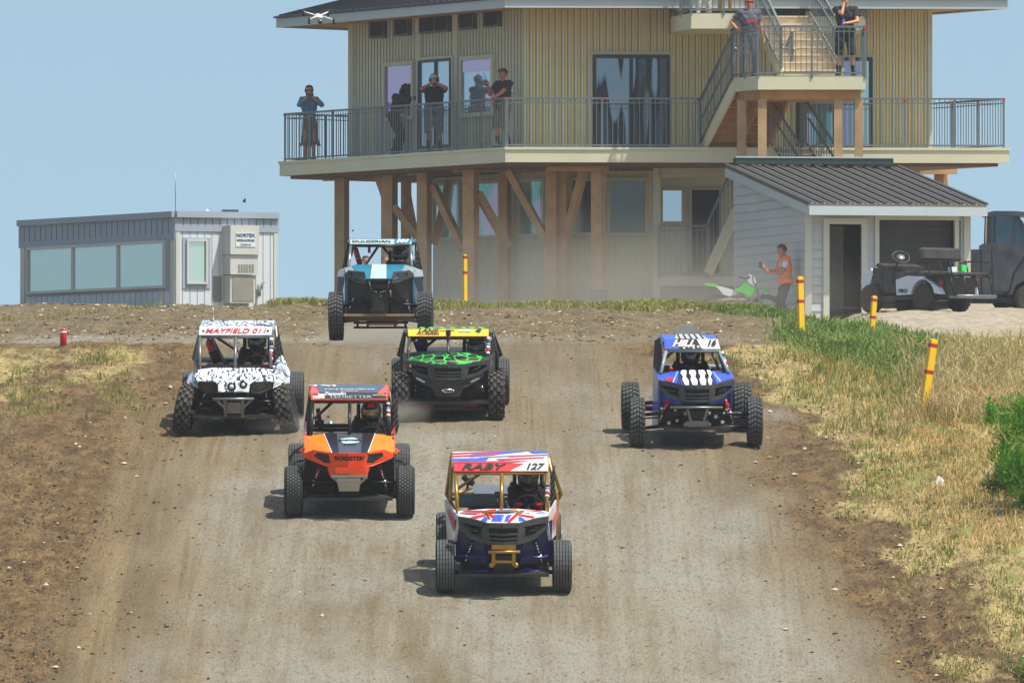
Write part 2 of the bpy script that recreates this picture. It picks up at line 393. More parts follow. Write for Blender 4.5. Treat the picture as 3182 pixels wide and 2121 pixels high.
def clods(name, A, size, mat, label, cat, flat=.55, jit=.45):
    n = len(A); sc = size[0] * (size[1] / size[0]) ** (rng.random(n) ** 2.2)
    z = g(A[:, 0], A[:, 1])
    Vs = OCT[None] * (1 + rng.uniform(-jit, jit, (n, 6, 3)) * .9) + rng.uniform(-.25, .25, (n, 6, 3))
    ang = rng.uniform(0, 6.28, n); ca, sa = np.cos(ang), np.sin(ang)
    st = rng.uniform(.7, 1.5, n)
    x = Vs[..., 0] * st[:, None]; y = Vs[..., 1]
    X = x * ca[:, None] - y * sa[:, None]; Y = x * sa[:, None] + y * ca[:, None]
    Vv = np.stack([X * sc[:, None] + A[:, 0:1], Y * sc[:, None] + A[:, 1:2], Vs[..., 2] * sc[:, None] * flat + z[:, None] + (sc * flat * .35)[:, None]], -1).reshape(-1, 3)
    Fv = (OF[None] + (np.arange(n) * 6)[:, None, None]).reshape(-1, 3)
    o = rawmesh(name, Vv.tolist(), Fv.tolist(), mat); return tag(o, label, cat, kind='stuff')
def md(A):
    z = g(A[:, 0], A[:, 1], False)
    return masks(A[:, 2], A[:, 3], A[:, 0], A[:, 1])
mk('clod', 'dry_clod', (104, 84, 62), rough=.95, var=.35, scale=1.3)
mk('clod_d', 'dark_clod', (66, 52, 39), rough=.95, var=.3, scale=1.3)
mk('stone', 'pale_stone', (196, 178, 150), rough=.9, var=.25, scale=1.3)
A = sample(30000, (-60, 3240), (1075, 2150), lambda A: rng.random(len(A)) < md(A)[0] * .7 + md(A)[4] * .12 + .03)
clods('dirt_clods', A[::2], (.008, .028), M['clod_d'], 'dark crumbled clods along both edges of the track', 'clods')
clods('dirt_clods', A[1::2], (.009, .03), M['clod'], 'tan crumbled clods along both edges of the track', 'clods')
A = sample(3800, (-60, 3240), (920, 1072), lambda A: A[:, 2] < 2300)
clods('dirt_clods', A, (.012, .05), M['clod'], 'brown clods on the mound behind the jump', 'clods')
A = np.concatenate([sample(2200, (-60, 3240), (920, 1060), lambda A: A[:, 2] < 2350), sample(2300, (-60, 3240), (1075, 2150), lambda A: rng.random(len(A)) < md(A)[0] * .6 + .05)])
clods('pebbles', A, (.007, .042), M['stone'], 'small pale stones strewn over the dirt', 'stones', .6)

# ---- grass: thin bent blades in tufts
def blades(name, A, hgt, mat, label, cat, per=5, spread=.06, lean=.6, wid=.006, flat=0):
    n = len(A) * per; B = np.repeat(A, per, 0)
    bx = B[:, 0] + rng.normal(0, spread, n); by = B[:, 1] + rng.normal(0, spread * 2, n)
    z = g(bx, by); h = rng.uniform(hgt[0], hgt[1], n); a = rng.uniform(0, 6.28, n)
    ln = np.abs(rng.normal(lean * .6, lean * .4, n)) * h; dx = np.cos(a) * ln; dy = np.sin(a) * ln
    w = wid * rng.uniform(.6, 1.5, n); f = rng.uniform(-.5, .5, n); wx = np.cos(f) * w; wy = np.sin(f) * w
    up = h * (1 - flat)
    p0 = np.stack([bx - wx, by - wy, z - .02], -1); p1 = np.stack([bx + wx, by + wy, z - .02], -1)
    p2 = np.stack([bx + dx * .45 + wx * .8, by + dy * .45 + wy * .8, z + up * .6], -1); p3 = np.stack([bx + dx * .45 - wx * .8, by + dy * .45 - wy * .8, z + up * .6], -1)
    p4 = np.stack([bx + dx, by + dy, z + up * (1 - .25 * lean)], -1)
    Vv = np.stack([p0, p1, p2, p3, p4], 1).reshape(-1, 3); b = (np.arange(n) * 5)[:, None]
    Fs = np.concatenate([b + np.array([0, 1, 2, 3])], 0).tolist() + (b + np.array([3, 2, 4])).tolist()
    o = rawmesh(name, Vv.tolist(), Fs, mat); return tag(o, label, cat, kind='stuff')
def leafmat(name, a, b, tr=.25, sc=2.5):
    m, nt, bs = newmat(name); n = noise(nt, objco(nt), sc, 5, .7)
    c = mix(nt, ramp(nt, n, [(.35, 0), (.65, 1)]), srgb(*a), srgb(*b)); nt.links.new(c, bs.inputs['Base Color'])
    bs.inputs['Roughness'].default_value = .7; bs.inputs['Specular IOR Level'].default_value = .2
    t = N_(nt, 'ShaderNodeBsdfTranslucent'); nt.links.new(c, t.inputs[0])
    ms = N_(nt, 'ShaderNodeMixShader'); ms.inputs[0].default_value = tr
    nt.links.new(bs.outputs[0], ms.inputs[1]); nt.links.new(t.outputs[0], ms.inputs[2])
    nt.links.new(ms.outputs[0], nt.nodes['Material Output'].inputs['Surface']); return m
M['straw'] = leafmat('dry_straw', (160, 136, 84), (214, 192, 138))
M['straw2'] = leafmat('orange_straw', (186, 152, 92), (220, 190, 130))
M['gg'] = leafmat('grass_green', (108, 118, 56), (172, 166, 98))
M['gb'] = leafmat('weed_green', (82, 108, 50), (132, 152, 80))
M['gbright'] = leafmat('bright_leaf', (74, 130, 34), (128, 180, 62), .4, 5)
lo_ = lambda A: np.interp(A[:, 3], [960, 1085, 1150, 1250, 1400, 1600, 1800, 2121], [2900, 2330, 2330, 2450, 2600, 2700, 2830, 2980])
A = sample(15000, (-60, 3260), (1000, 2160), lambda A: rng.random(len(A)) < md(A)[1] * .8 * (.4 + .6 * (wob(A[:, 0] * 1.1, A[:, 1] * 1.2) > -.4)) * np.where(A[:, 2] < 700, .4, 1))
blades('dry_grass', A, (.03, .13), M['straw'], 'dry yellow straw on the verges', 'dry grass', 4, .07, 1.5, .005, .35)
A = sample(4200, (2200, 3260), (1075, 1700), lambda A: (rng.random(len(A)) < md(A)[1] * np.interp(A[:, 3], [1075, 1300, 1700], [.5, .9, .5]) * sm(0, 350, A[:, 2] - lo_(A))))
blades('dry_grass', A, (.05, .19), M['straw2'], 'golden dead grass around the yellow posts', 'dry grass', 5, .06, .9, .005)
A = sample(4200, (2300, 3260), (985, 1330), lambda A: (A[:, 3] > np.interp(A[:, 2], [2300, 2600, 2800, 3182], [950, 985, 1035, 1085])) & (rng.random(len(A)) < (.35 + .65 * (wob(A[:, 0] * .9, A[:, 1]) > 0)) * sm(2330, 2750, A[:, 2] + (A[:, 3] - 1050) * -.3) * sm(1330, 1130, A[:, 3] - (A[:, 2] - 2600) * .35) * .8))
blades('grass', A, (.06, .26), M['gg'], 'tall green grass behind the yellow posts', 'grass', 6, .07, .8, .006)
A = sample(1700, (2420, 3260), (1020, 1240), lambda A: np.abs(A[:, 3] - (1020 + (A[:, 2] - 2500) * .30)) < 70)
blades('grass', A, (.10, .34), M['gb'], 'dark green weeds along the top of the right verge', 'weeds', 7, .09, .9, .009)
A = sample(900, (2540, 2990), (1030, 1230), lambda A: np.abs(A[:, 3] - (1035 + (A[:, 2] - 2540) * .33)) < 60)
blades('grass', A, (.05, .22), M['gb'], 'broad leaved weeds around the posts', 'weeds', 7, .10, 1.4, .017)
A = sample(1100, (2800, 3260), (1100, 1320), lambda A: rng.random(len(A)) < sm(2750, 3050, A[:, 2]))
blades('dry_grass', A, (.25, .6), M['straw'], 'tall pale seed grass at the right edge', 'dry grass', 6, .10, .9, .005)
A = np.concatenate([sample(320, (2200, 3240), (1090, 2121), lambda A: md(A)[1] > .3), sample(26, (0, 380), (1090, 1300), None)])
A = np.repeat(A, 9, 0); A[:, 0] += rng.normal(0, .16, len(A)); A[:, 1] += rng.normal(0, .5, len(A))
blades('grass', A, (.04, .13), M['gg'], 'small green tufts in the dry verge', 'grass', 5, .05, 1.0, .006)
# strip of grass along the crest in front of the buildings
def crest(n, x0, x1, ya, yb):
    Y = rng.uniform(ya, yb, n); px = rng.uniform(x0, x1, n); X = (px - 1591) / F * Y
    return np.stack([X, Y, px, np.full(n, 940.)], -1)
A = crest(6500, 1330, 2350, 197.5, 206); A = A[rng.random(len(A)) < .18 + .6 * (wob(A[:, 0] * .7, A[:, 1] * 1.3) > .1)]
blades('grass', A, (.04, .15), M['gg'], 'strip of thin grass along the crest below the tower', 'grass', 5, .1, .9, .007)
A = crest(2300, 2130, 2600, 194, 206); A = A[rng.random(len(A)) < sm(2120, 2330, A[:, 2]) * (.35 + .65 * (wob(A[:, 0] * 1.3, A[:, 1]) > -.2))]
blades('grass', A, (.03, .12), M['gb'], 'dense green grass on the crest in front of the shed door', 'grass', 6, .1, .8, .008)
A = np.concatenate([crest(500, 855, 1010, 200, 206), crest(60, 0, 500, 199, 204), crest(160, 1010, 1340, 200, 204)])
blades('grass', A, (.06, .20), M['gg'], 'sparse grass on the crest beside the grey trailer', 'grass', 5, .1, .9, .007)
# ------------------------------------------------------------------ people: one continuous remeshed body, clothing as fitted shells
mk('skin', 'skin', (190, 132, 100), rough=.55, var=.06, scale=20)
mk('skin2', 'tanned_skin', (172, 108, 78), rough=.55, var=.06, scale=20)
mk('hair', 'dark_hair', (38, 28, 22), rough=.7, var=.3, scale=60, bmp=.5)
mk('hair2', 'brown_hair', (110, 78, 46), rough=.7, var=.3, scale=60, bmp=.5)
mk('hair3', 'light_brown_hair', (150, 116, 78), rough=.7, var=.3, scale=60, bmp=.5)
mk('eye', 'dark_eye', (30, 24, 20), rough=.2)
mk('shades', 'sunglass_lens', (16, 18, 28), rough=.12)
for k_, n_, c_ in (('c_black', 'black_cotton', (24, 24, 28)), ('c_navy', 'navy_cotton', (40, 46, 64)), ('c_denim', 'blue_denim', (92, 126, 156)),
                   ('c_dshort', 'faded_denim', (86, 96, 112)), ('c_khaki', 'khaki_cloth', (108, 98, 78)), ('c_dress', 'brown_dress_cloth', (112, 88, 72)),
                   ('c_grey', 'grey_cotton', (82, 84, 94)), ('c_dgrey', 'dark_grey_cloth', (66, 66, 74)), ('c_white', 'white_cotton', (214, 214, 220)),
                   ('c_orange', 'safety_orange', (255, 118, 60)), ('c_silver', 'reflective_tape', (176, 172, 160)), ('c_lilac', 'lilac_cotton', (176, 170, 184)),
                   ('c_shadow', 'charcoal_cloth', (46, 44, 46)), ('c_shoe', 'black_shoe', (30, 30, 34)), ('c_wshoe', 'cream_shoe', (206, 196, 172)),
                   ('c_red', 'red_cloth', (190, 40, 40)), ('c_pat', 'patterned_cloth', (120, 126, 140)), ('c_cap', 'green_grey_cap', (52, 62, 58)), ('c_glove', 'race_glove', (60, 48, 44))):
    mk(k_, n_, c_, rough=.85, var=.14, scale=9, bmp=.3)

def caps(p, q, r1, r2, n=14, m=4):
    p = Vector(p); q = Vector(q); t = q - p; L = max(t.length, 1e-5); t = t / L
    u = t.orthogonal().normalized(); w = t.cross(u); rings = []
    for i in range(m, 0, -1):
        a = math.pi / 2 * i / m; rings.append((p - t * (r1 * math.sin(a)), r1 * math.cos(a) + 1e-4))
    rings.append((p, r1)); rings.append((q, r2))
    for i in range(1, m + 1):
        a = math.pi / 2 * i / m; rings.append((q + t * (r2 * math.sin(a)), r2 * math.cos(a) + 1e-4))
    vs = [c + (u * math.cos(2 * math.pi * k / n) + w * math.sin(2 * math.pi * k / n)) * r for c, r in rings for k in range(n)]
    fs = []
    for i in range(len(rings) - 1):
        for k in range(n):
            l = (k + 1) % n; fs.append((i * n + k, i * n + l, (i + 1) * n + l, (i + 1) * n + k))
    fs.append(tuple(range(n - 1, -1, -1))); fs.append(tuple(range((len(rings) - 1) * n, len(rings) * n)))
    return vs, fs
def ik(a, b, l1, l2, pole):
    a = Vector(a); b = Vector(b); d = b - a; L = d.length
    if L > (l1 + l2) * .998: b = a + d * ((l1 + l2) * .998 / L); d = b - a; L = d.length
    x = (l1 * l1 - l2 * l2 + L * L) / (2 * L); h = math.sqrt(max(0, l1 * l1 - x * x)); n = d / L
    p = Vector(pole); p = (p - n * p.dot(n)).normalized()
    return a + n * x + p * h, b
def hand_bones(w, d, pal, side, curl):
    """wrist w, pointing d, palm facing pal; thumb leaves the side of the palm"""
    d = Vector(d).normalized(); pal = Vector(pal); pal = (pal - d * pal.dot(d)).normalized(); s = d.cross(pal) * side
    B = [('hand', w, w + d * .045, .030, .032), ('hand', w + d * .03 + s * .018, w + d * .078 + s * .024, .020, .018), ('hand', w + d * .03 - s * .018, w + d * .074 - s * .024, .020, .017)]
    for i, (o, l) in enumerate(((.033, .066), (.011, .076), (-.011, .071), (-.032, .054))):
        b = w + d * .080 + s * o; c = curl * (1 + .15 * i)
        m1 = b + (d * math.cos(c * .6) + pal * math.sin(c * .6)) * l * .45
        m2 = m1 + (d * math.cos(c * 1.4) + pal * math.sin(c * 1.4)) * l * .33
        m3 = m2 + (d * math.cos(c * 2.1) + pal * math.sin(c * 2.1)) * l * .24
        B += [('hand', b, m1, .0095, .0088), ('hand', m1, m2, .0088, .008), ('hand', m2, m3, .008, .007)]
    t0 = w + d * .03 + s * .03; t1 = t0 + (d * .7 + s * .7 + pal * .25) * .036; t2 = t1 + (d * .9 + s * .15 + pal * .5) * .032
    return B + [('hand', t0, t1, .0125, .011), ('hand', t1, t2, .011, .0085)]
def body_mesh(po, key):
    """po: pose. Facing -y, x to the right of a viewer in front, z up, feet at z=0"""
    pel = Vector(po.get('pelvis', (0, 0, .95))); che = Vector(po.get('chest', (0, 0, 1.28))); nk = Vector(po.get('neck', (0, .01, 1.47)))
    hd = Vector(po.get('head', (0, -.015, 1.625))); face = Vector(po.get('face', (0, -1, 0))).normalized(); w = po.get('width', 1.0); fat = po.get('fat', 1.0)
    sd = Vector(po.get('side', (1, 0, 0))).normalized(); B = []
    B.append(('pelvis', pel + Vector((0, 0, .02)) - sd * .055 * w, pel + Vector((0, 0, .02)) + sd * .055 * w, .125 * fat, .125 * fat))
    mid = (pel + che) / 2 + Vector((0, -.01, 0))
    B.append(('torso', pel, mid, .125 * fat, .122 * fat)); B.append(('torso', mid - sd * .05, che - sd * .07 * w, .105 * fat, .12)); B.append(('torso', mid + sd * .05, che + sd * .07 * w, .105 * fat, .12))
    sh = {}
    for s in (-1, 1):
        sh[s] = Vector(po.get('sh%+d' % s, che + sd * (s * .185 * w) + Vector((0, .01, .135))))
        B.append(('torso', che + Vector((0, 0, .08)), sh[s], .105, .062)); B.append(('torso', nk - Vector((0, 0, .03)), sh[s], .052, .05))
    B.append(('neck', nk - Vector((0, 0, .06)), hd - Vector((0, 0, .06)) - face * .02, .056, .052))
    up = (hd - nk); up = (up - face * up.dot(face)).normalized(); rt = face.cross(up)
    B.append(('head', hd + up * .045 - face * .022, hd + up * .042 + face * .018, .083, .078)); B.append(('head', hd - face * .01, hd - up * .04 + face * .028, .074, .062))
    B.append(('head', hd - up * .06 + face * .03, hd - up * .085 + face * .058, .048, .026))
    B.append(('head', hd + up * .012 + face * .088, hd - up * .022 + face * .106, .009, .013))                       # nose
    B.append(('head', hd + up * .028 - rt * .03 + face * .072, hd + up * .028 + rt * .03 + face * .072, .018, .018))    # brow
    B.append(('head', hd - up * .052 - rt * .016 + face * .083, hd - up * .052 + rt * .016 + face * .083, .009, .009))  # mouth
    for s in (-1, 1): B.append(('ear', hd + rt * s * .080 + up * .018, hd + rt * s * .082 - up * .014, .014, .010))
    for s in (-1, 1):
        tgt = Vector(po['hand%+d' % s]); pole = po.get('elbow%+d' % s, (s * .6, .5, -.6))
        el, wr = ik(sh[s], tgt, .295, .265, pole)
        B.append(('uarm', sh[s], el, .054 * fat ** .5, .042)); B.append(('farm', el, wr, .042, .028))
        fd = (wr - el).normalized(); hdv = po.get('hdir%+d' % s, fd); pal = po.get('palm%+d' % s, (-s, 0, 0))
        B += hand_bones(wr + fd * .015, hdv, pal, -s, po.get('curl%+d' % s, .5))
        hp = pel + sd * s * .085 * w - Vector((0, 0, .03)); ft = Vector(po.get('foot%+d' % s, (s * .11, 0, .09)))
        kn, an = ik(hp, ft, .43, .425, po.get('knee%+d' % s, (s * .1, -1, 0)))
        B.append(('thigh', hp, kn, .088 * fat ** .5, .058)); B.append(('shin', kn, an, .057, .040))
        B.append(('shin', kn.lerp(an, .15) + Vector((0, .018, 0)), kn.lerp(an, .4) + Vector((0, .018, 0)), .045, .045))
        td = Vector(po.get('toe%+d' % s, (s * .15, -1, 0))).normalized(); hl = an - Vector((0, 0, .045))
        B.append(('foot', hl - td * .03, hl + td * .10 - Vector((0, 0, .008)), .042, .036)); B.append(('foot', hl + td * .10 - Vector((0, 0, .008)), hl + td * .165 - Vector((0, 0, .014)), .036, .026))
    mb = MB()
    for (_, p, q, r1, r2) in B: mb.add(*caps(p, q, r1, r2))
    me = bpy.data.meshes.new(key); me.from_pydata(mb.v, [], mb.f); o = bpy.data.objects.new(key, me); COL.objects.link(o)
    rm = o.modifiers.new('r', 'REMESH'); rm.mode = 'VOXEL'; rm.voxel_size = po.get('voxel', .0085); rm.use_smooth_shade = True
    smo = o.modifiers.new('s', 'SMOOTH'); smo.factor = .5; smo.iterations = 2
    bpy.context.view_layer.update(); ev = bpy.data.meshes.new_from_object(o.evaluated_get(bpy.context.evaluated_depsgraph_get())); bpy.data.objects.remove(o)
    n = len(ev.vertices); co = np.empty(n * 3); ev.vertices.foreach_get('co', co); co = co.reshape(-1, 3)
    no = np.empty(n * 3); ev.vertices.foreach_get('normal', no); no = no.reshape(-1, 3)
    best = np.full(n, 9.); tg = np.zeros(n, int); tt = np.zeros(n); names = []
    for (nm_, p, q, r1, r2) in B:
        if nm_ not in names: names.append(nm_)
        p = np.array(p); q = np.array(q); d = q - p; L2 = max((d * d).sum(), 1e-9); t = np.clip(((co - p) @ d) / L2, 0, 1)
        dd = np.linalg.norm(co - p - t[:, None] * d, axis=1) - (r1 + (r2 - r1) * t)
        k = dd < best; best[k] = dd[k]; tg[k] = names.index(nm_); tt[k] = t[k]
    fc = np.array([tuple(p.vertices) if len(p.vertices) == 4 else tuple(p.vertices) + (p.vertices[-1],) for p in ev.polygons])
    return dict(po=po, me=ev, co=co, no=no, tag=tg, t=tt, names=names, f=fc, hd=hd, up=up, face=face, rt=rt, B=B, pel=pel, che=che, nk=nk)
def shell(D, name, mat, sel, off, parent, noise_=0):
    """clothing: faces of the body chosen by limb, pushed outward"""
    vs = np.zeros(len(D['co']), bool)
    for k, (a, b) in sel.items():
        if k in D['names']: vs |= (D['tag'] == D['names'].index(k)) & (D['t'] >= a) & (D['t'] <= b)
    if name in ('glove', 'shoe', 'sock'):
        k = ('hand' if name == 'glove' else 'foot'); a, b = (np.array(Vector(D['po'].get('%s%+d' % (k, s), (s * .11, 0, .09)))) for s in (-1, 1))
        if name == 'sock': q = D['co'][:, 0] < (a[0] + b[0]) / 2
        else: q = np.linalg.norm(D['co'] - a, axis=1) < np.linalg.norm(D['co'] - b, axis=1)
        shell_v(D, name, mat, vs & q, off, parent, noise_); vs = vs & ~q
    return shell_v(D, name, mat, vs, off, parent, noise_)
def shell_v(D, name, mat, vs, off, parent, noise_=0):
    fk = vs[D['f']].sum(1) >= 3
    if not fk.any(): return None
    f = D['f'][fk]; used = np.unique(f); mp = -np.ones(len(D['co']), int); mp[used] = np.arange(len(used))
    co = D['co'][used] + D['no'][used] * off
    if noise_: co = co + D['no'][used] * (noise_ * (np.sin(co[:, 0:1] * 60 + co[:, 2:3] * 35) + np.sin(co[:, 1:2] * 70 - co[:, 2:3] * 50)))
    F2 = [tuple(dict.fromkeys(q)) for q in mp[f].tolist()]
    return rawmesh(name, co.tolist(), [q for q in F2 if len(q) > 2], mat, parent, True)
SHIRT = {'torso': (0, 1), 'pelvis': (0, 1), 'uarm': (0, .62)}
def person(label, loc, yaw, po, skin, wear, group=None, hair=None, eyes=True, scale=1.0, name='person'):
    D = body_mesh(po, name); root = empty(name, loc, (0, 0, yaw), label, 'person', group, scale)
    me = D['me']; me.materials.clear(); me.materials.append(skin); b = bpy.data.objects.new('body', me); COL.objects.link(b); b.parent = root
    for w in wear: shell(D, w[0], w[1], w[2], w[3], root, w[4] if len(w) > 4 else 0)
    rel = D['co'] - np.array(D['hd']); u = rel @ np.array(D['up']); f = rel @ np.array(D['face']); r = np.abs(rel @ np.array(D['rt']))
    isH = np.isin(D['tag'], [D['names'].index('head'), D['names'].index('ear')])
    if hair:
        hm, kind = hair
        if kind == 'short': v = isH & ((u > .075) | ((u > .0) & (f < .0)) | ((u > -.05) & (f < -.045))) & ~((f > .045) & (u < .085))
        else: v = isH & ((u > .065) | (f < .015)) & ~((f > .04) & (u < .08))
        shell_v(D, 'hair', hm, v, .014, root, .004)
        if kind == 'long':
            m = MB(); h = D['hd']; m.tube([h - D['face'] * .05 + D['up'] * .03, h - D['face'] * .085 - D['up'] * .06, h - D['face'] * .08 - D['up'] * .17, h - D['face'] * .07 - D['up'] * .27], [.07, .075, .06, .025], 10)
            m.build('hair', hm, root)
    if eyes:
        for s in (-1, 1):
            m = MB(); p = D['hd'] + D['rt'] * (s * .031) + D['up'] * .012 + D['face'] * .079; m.ball(p, (.011, .008, .007), 8, 6); m.build('eye', M['eye'], root)
    root.update_tag(); D['root'] = root
    return D
def sunglasses(D):
    m = MB(); h = D['hd'] + D['up'] * .014
    for s in (-1, 1):
        c = h + D['rt'] * s * .034 + D['face'] * .096
        m.panel([c + D['rt'] * a * .03 + D['up'] * b * .018 for a, b in ((-1, -.7), (-.6, -1), (.6, -1), (1, -.7), (1, 1), (-1, 1))], .006, d=D['face'])
        m.beam(h + D['rt'] * s * .066 + D['face'] * .094 + D['up'] * .012, h + D['rt'] * s * .086 - D['face'] * .01 + D['up'] * .006, .004, .008)
    m.build('sunglasses', M['shades'], D['root'])
def cap(D, mat, brim=True, name='cap'):
    m = MB(); h = D['hd']; U, Fc, Rt = D['up'], D['face'], D['rt']; vs = []; fs = []; n = 20; rows = [(0, .098), (.25, .099), (.55, .088), (.8, .06), (1, .004)]
    for (t, r) in rows:
        for k in range(n):
            a = 2 * math.pi * k / n; vs.append(h + U * (.055 + .085 * t) + (Rt * math.cos(a) * .93 + Fc * math.sin(a) * 1.08) * r)
    for i in range(len(rows) - 1):
        for k in range(n): l = (k + 1) % n; fs.append((i * n + k, i * n + l, (i + 1) * n + l, (i + 1) * n + k))
    m.add(vs, fs, 0, True)
    if brim: m.panel([h + U * (.058 + z) + Rt * x + Fc * y for x, y, z in ((-.075, .075, 0), (-.06, .135, -.008), (0, .165, -.012), (.06, .135, -.008), (.075, .075, 0))], .006, d=U)
    return m.build(name, mat, D['root'])
# ------------------------------------------------------------------ race buggies
mk('rubber', 'tyre_rubber', (30, 31, 32), rough=.85, var=.25, scale=5)
mk('tread', 'dusty_tread', (78, 80, 79), rough=.85, var=.3, scale=7)
mk('tread_b', 'brown_dusty_tread', (80, 75, 66), rough=.95, var=.35, scale=9)
mk('blk', 'black_plastic', (28, 29, 31), rough=.45, var=.2, scale=5, dust=.16)
mk('blk_m', 'black_steel', (22, 22, 24), rough=.35, var=.2, metal=.4, dust=.12)
mk('fgrey', 'dark_grey_plastic', (52, 58, 62), rough=.42, var=.12, scale=5, dust=.22)
mk('gold', 'gold_powdercoat', (176, 136, 62), rough=.32, metal=.7, var=.1)
mk('steel', 'grey_steel', (128, 130, 130), rough=.4, metal=.6, var=.15, dust=.2)
mk('silver', 'bare_aluminium', (176, 176, 172), rough=.3, metal=.8, var=.1, dust=.15)
mk('navy', 'navy_paint', (18, 20, 96), rough=.35, var=.12, coat=.4)
mk('blue', 'blue_paint', (44, 88, 206), rough=.35, var=.1, coat=.5, dust=.16)
mk('white', 'white_paint', (222, 224, 228), rough=.35, var=.05, coat=.4, dust=.16)
mk('red', 'red_paint', (206, 30, 38), rough=.35, var=.08, coat=.4)
mk('ora', 'orange_paint', (252, 76, 14), rough=.3, var=.05, coat=.5, dust=.10)
mk('ora2', 'sunlit_amber_orange', (255, 128, 14), rough=.3, var=.05, coat=.6)  # hood orange: the brighter, yellower look of sunlit tops put into the colour
mk('slate', 'slate_vinyl', (66, 78, 94), rough=.3, var=.08, coat=.5, dust=.1)
mk('dslate', 'dark_slate_vinyl', (28, 32, 42), rough=.3, var=.08, coat=.4)
mk('teal', 'teal_blue_paint', (14, 118, 146), rough=.32, var=.08, coat=.5, dust=.12)
mk('lgrey', 'light_grey_paint', (140, 152, 156), rough=.4, var=.08, coat=.3, dust=.15)
mk('pale', 'pale_blue_vinyl', (176, 200, 204), rough=.35, var=.05, coat=.3)
mk('dnavy', 'dark_navy_plastic', (16, 30, 56), rough=.45, var=.1)
mk('yel', 'yellow_vinyl', (240, 190, 24), rough=.4, var=.05, coat=.3, dust=.05)
mk('lime', 'lime_vinyl', (60, 220, 90), rough=.4, var=.05)
mk('tan', 'dusty_skid_plate', (138, 112, 84), rough=.8, var=.25, dust=.5)
mk('bsheet', 'blue_grey_sheet', (92, 104, 112), rough=.3, var=.15, dust=.3)
mk('chrome', 'chrome', (200, 200, 200), rough=.12, metal=1, var=.05)
mk('ltgrey', 'text_grey', (120, 160, 176), rough=.4)
mk('txtblk', 'black_lettering', (14, 14, 16), rough=.4, var=0)
mk('txtred', 'red_lettering', (200, 24, 48), rough=.4, var=0)
mk('txtwht', 'white_lettering', (228, 228, 232), rough=.4, var=0)
mk('fcarbon', 'visor_glass', (40, 42, 46), rough=.08, coat=1)
mk('mirrorv', 'mirrored_visor', (150, 130, 110), rough=.1, metal=.9)
mk('redfe', 'extinguisher_red', (190, 16, 30), rough=.25, coat=.5)
mk('bluec', 'blue_cloth', (44, 54, 130), rough=.8)
mk('lens', 'dark_lamp_lens', (18, 22, 28), rough=.1, coat=1)
mk('strap', 'webbing', (24, 24, 26), rough=.8)
def swirl_mat():
    m, nt, bs = newmat('black_white_sketch_vinyl'); co = objco(nt, (1, .42, .9))
    w = N_(nt, 'ShaderNodeTexWave'); w.inputs['Scale'].default_value = 4.0; w.inputs['Distortion'].default_value = 16; w.inputs['Detail'].default_value = 2.5; w.inputs['Detail Scale'].default_value = 1.7
    nt.links.new(co, w.inputs['Vector']); n = noise(nt, co, 9, 3, .6)
    c = mix(nt, ramp(nt, w.outputs['Color'], [(.26, 1), (.38, 0)]), srgb(222, 224, 230), srgb(40, 42, 50)); k = ramp(nt, n, [(.52, 0), (.56, 1)])
    c = mix(nt, k, c, srgb(214, 218, 226)); c = mix(nt, ramp(nt, noise(nt, co, 5, 2), [(.66, 0), (.70, 1)]), c, srgb(28, 28, 34))
    nt.links.new(c, bs.inputs['Base Color']); bs.inputs['Roughness'].default_value = .4; bs.inputs['Coat Weight'].default_value = .3; return m
def hex_mat():
    m, nt, bs = newmat('green_cell_line_vinyl'); v = N_(nt, 'ShaderNodeTexVoronoi', feature='DISTANCE_TO_EDGE'); v.inputs['Scale'].default_value = 6.2; v.inputs['Randomness'].default_value = .55
    nt.links.new(objco(nt, (1, .9, 0)), v.inputs['Vector'])
    c = mix(nt, ramp(nt, v.outputs['Distance'], [(.055, 1), (.075, 0)]), srgb(34, 40, 42), srgb(50, 214, 84))
    nt.links.new(c, bs.inputs['Base Color']); bs.inputs['Roughness'].default_value = .35; bs.inputs['Coat Weight'].default_value = .4; return m
M['swirl'] = swirl_mat(); M['hex'] = hex_mat()

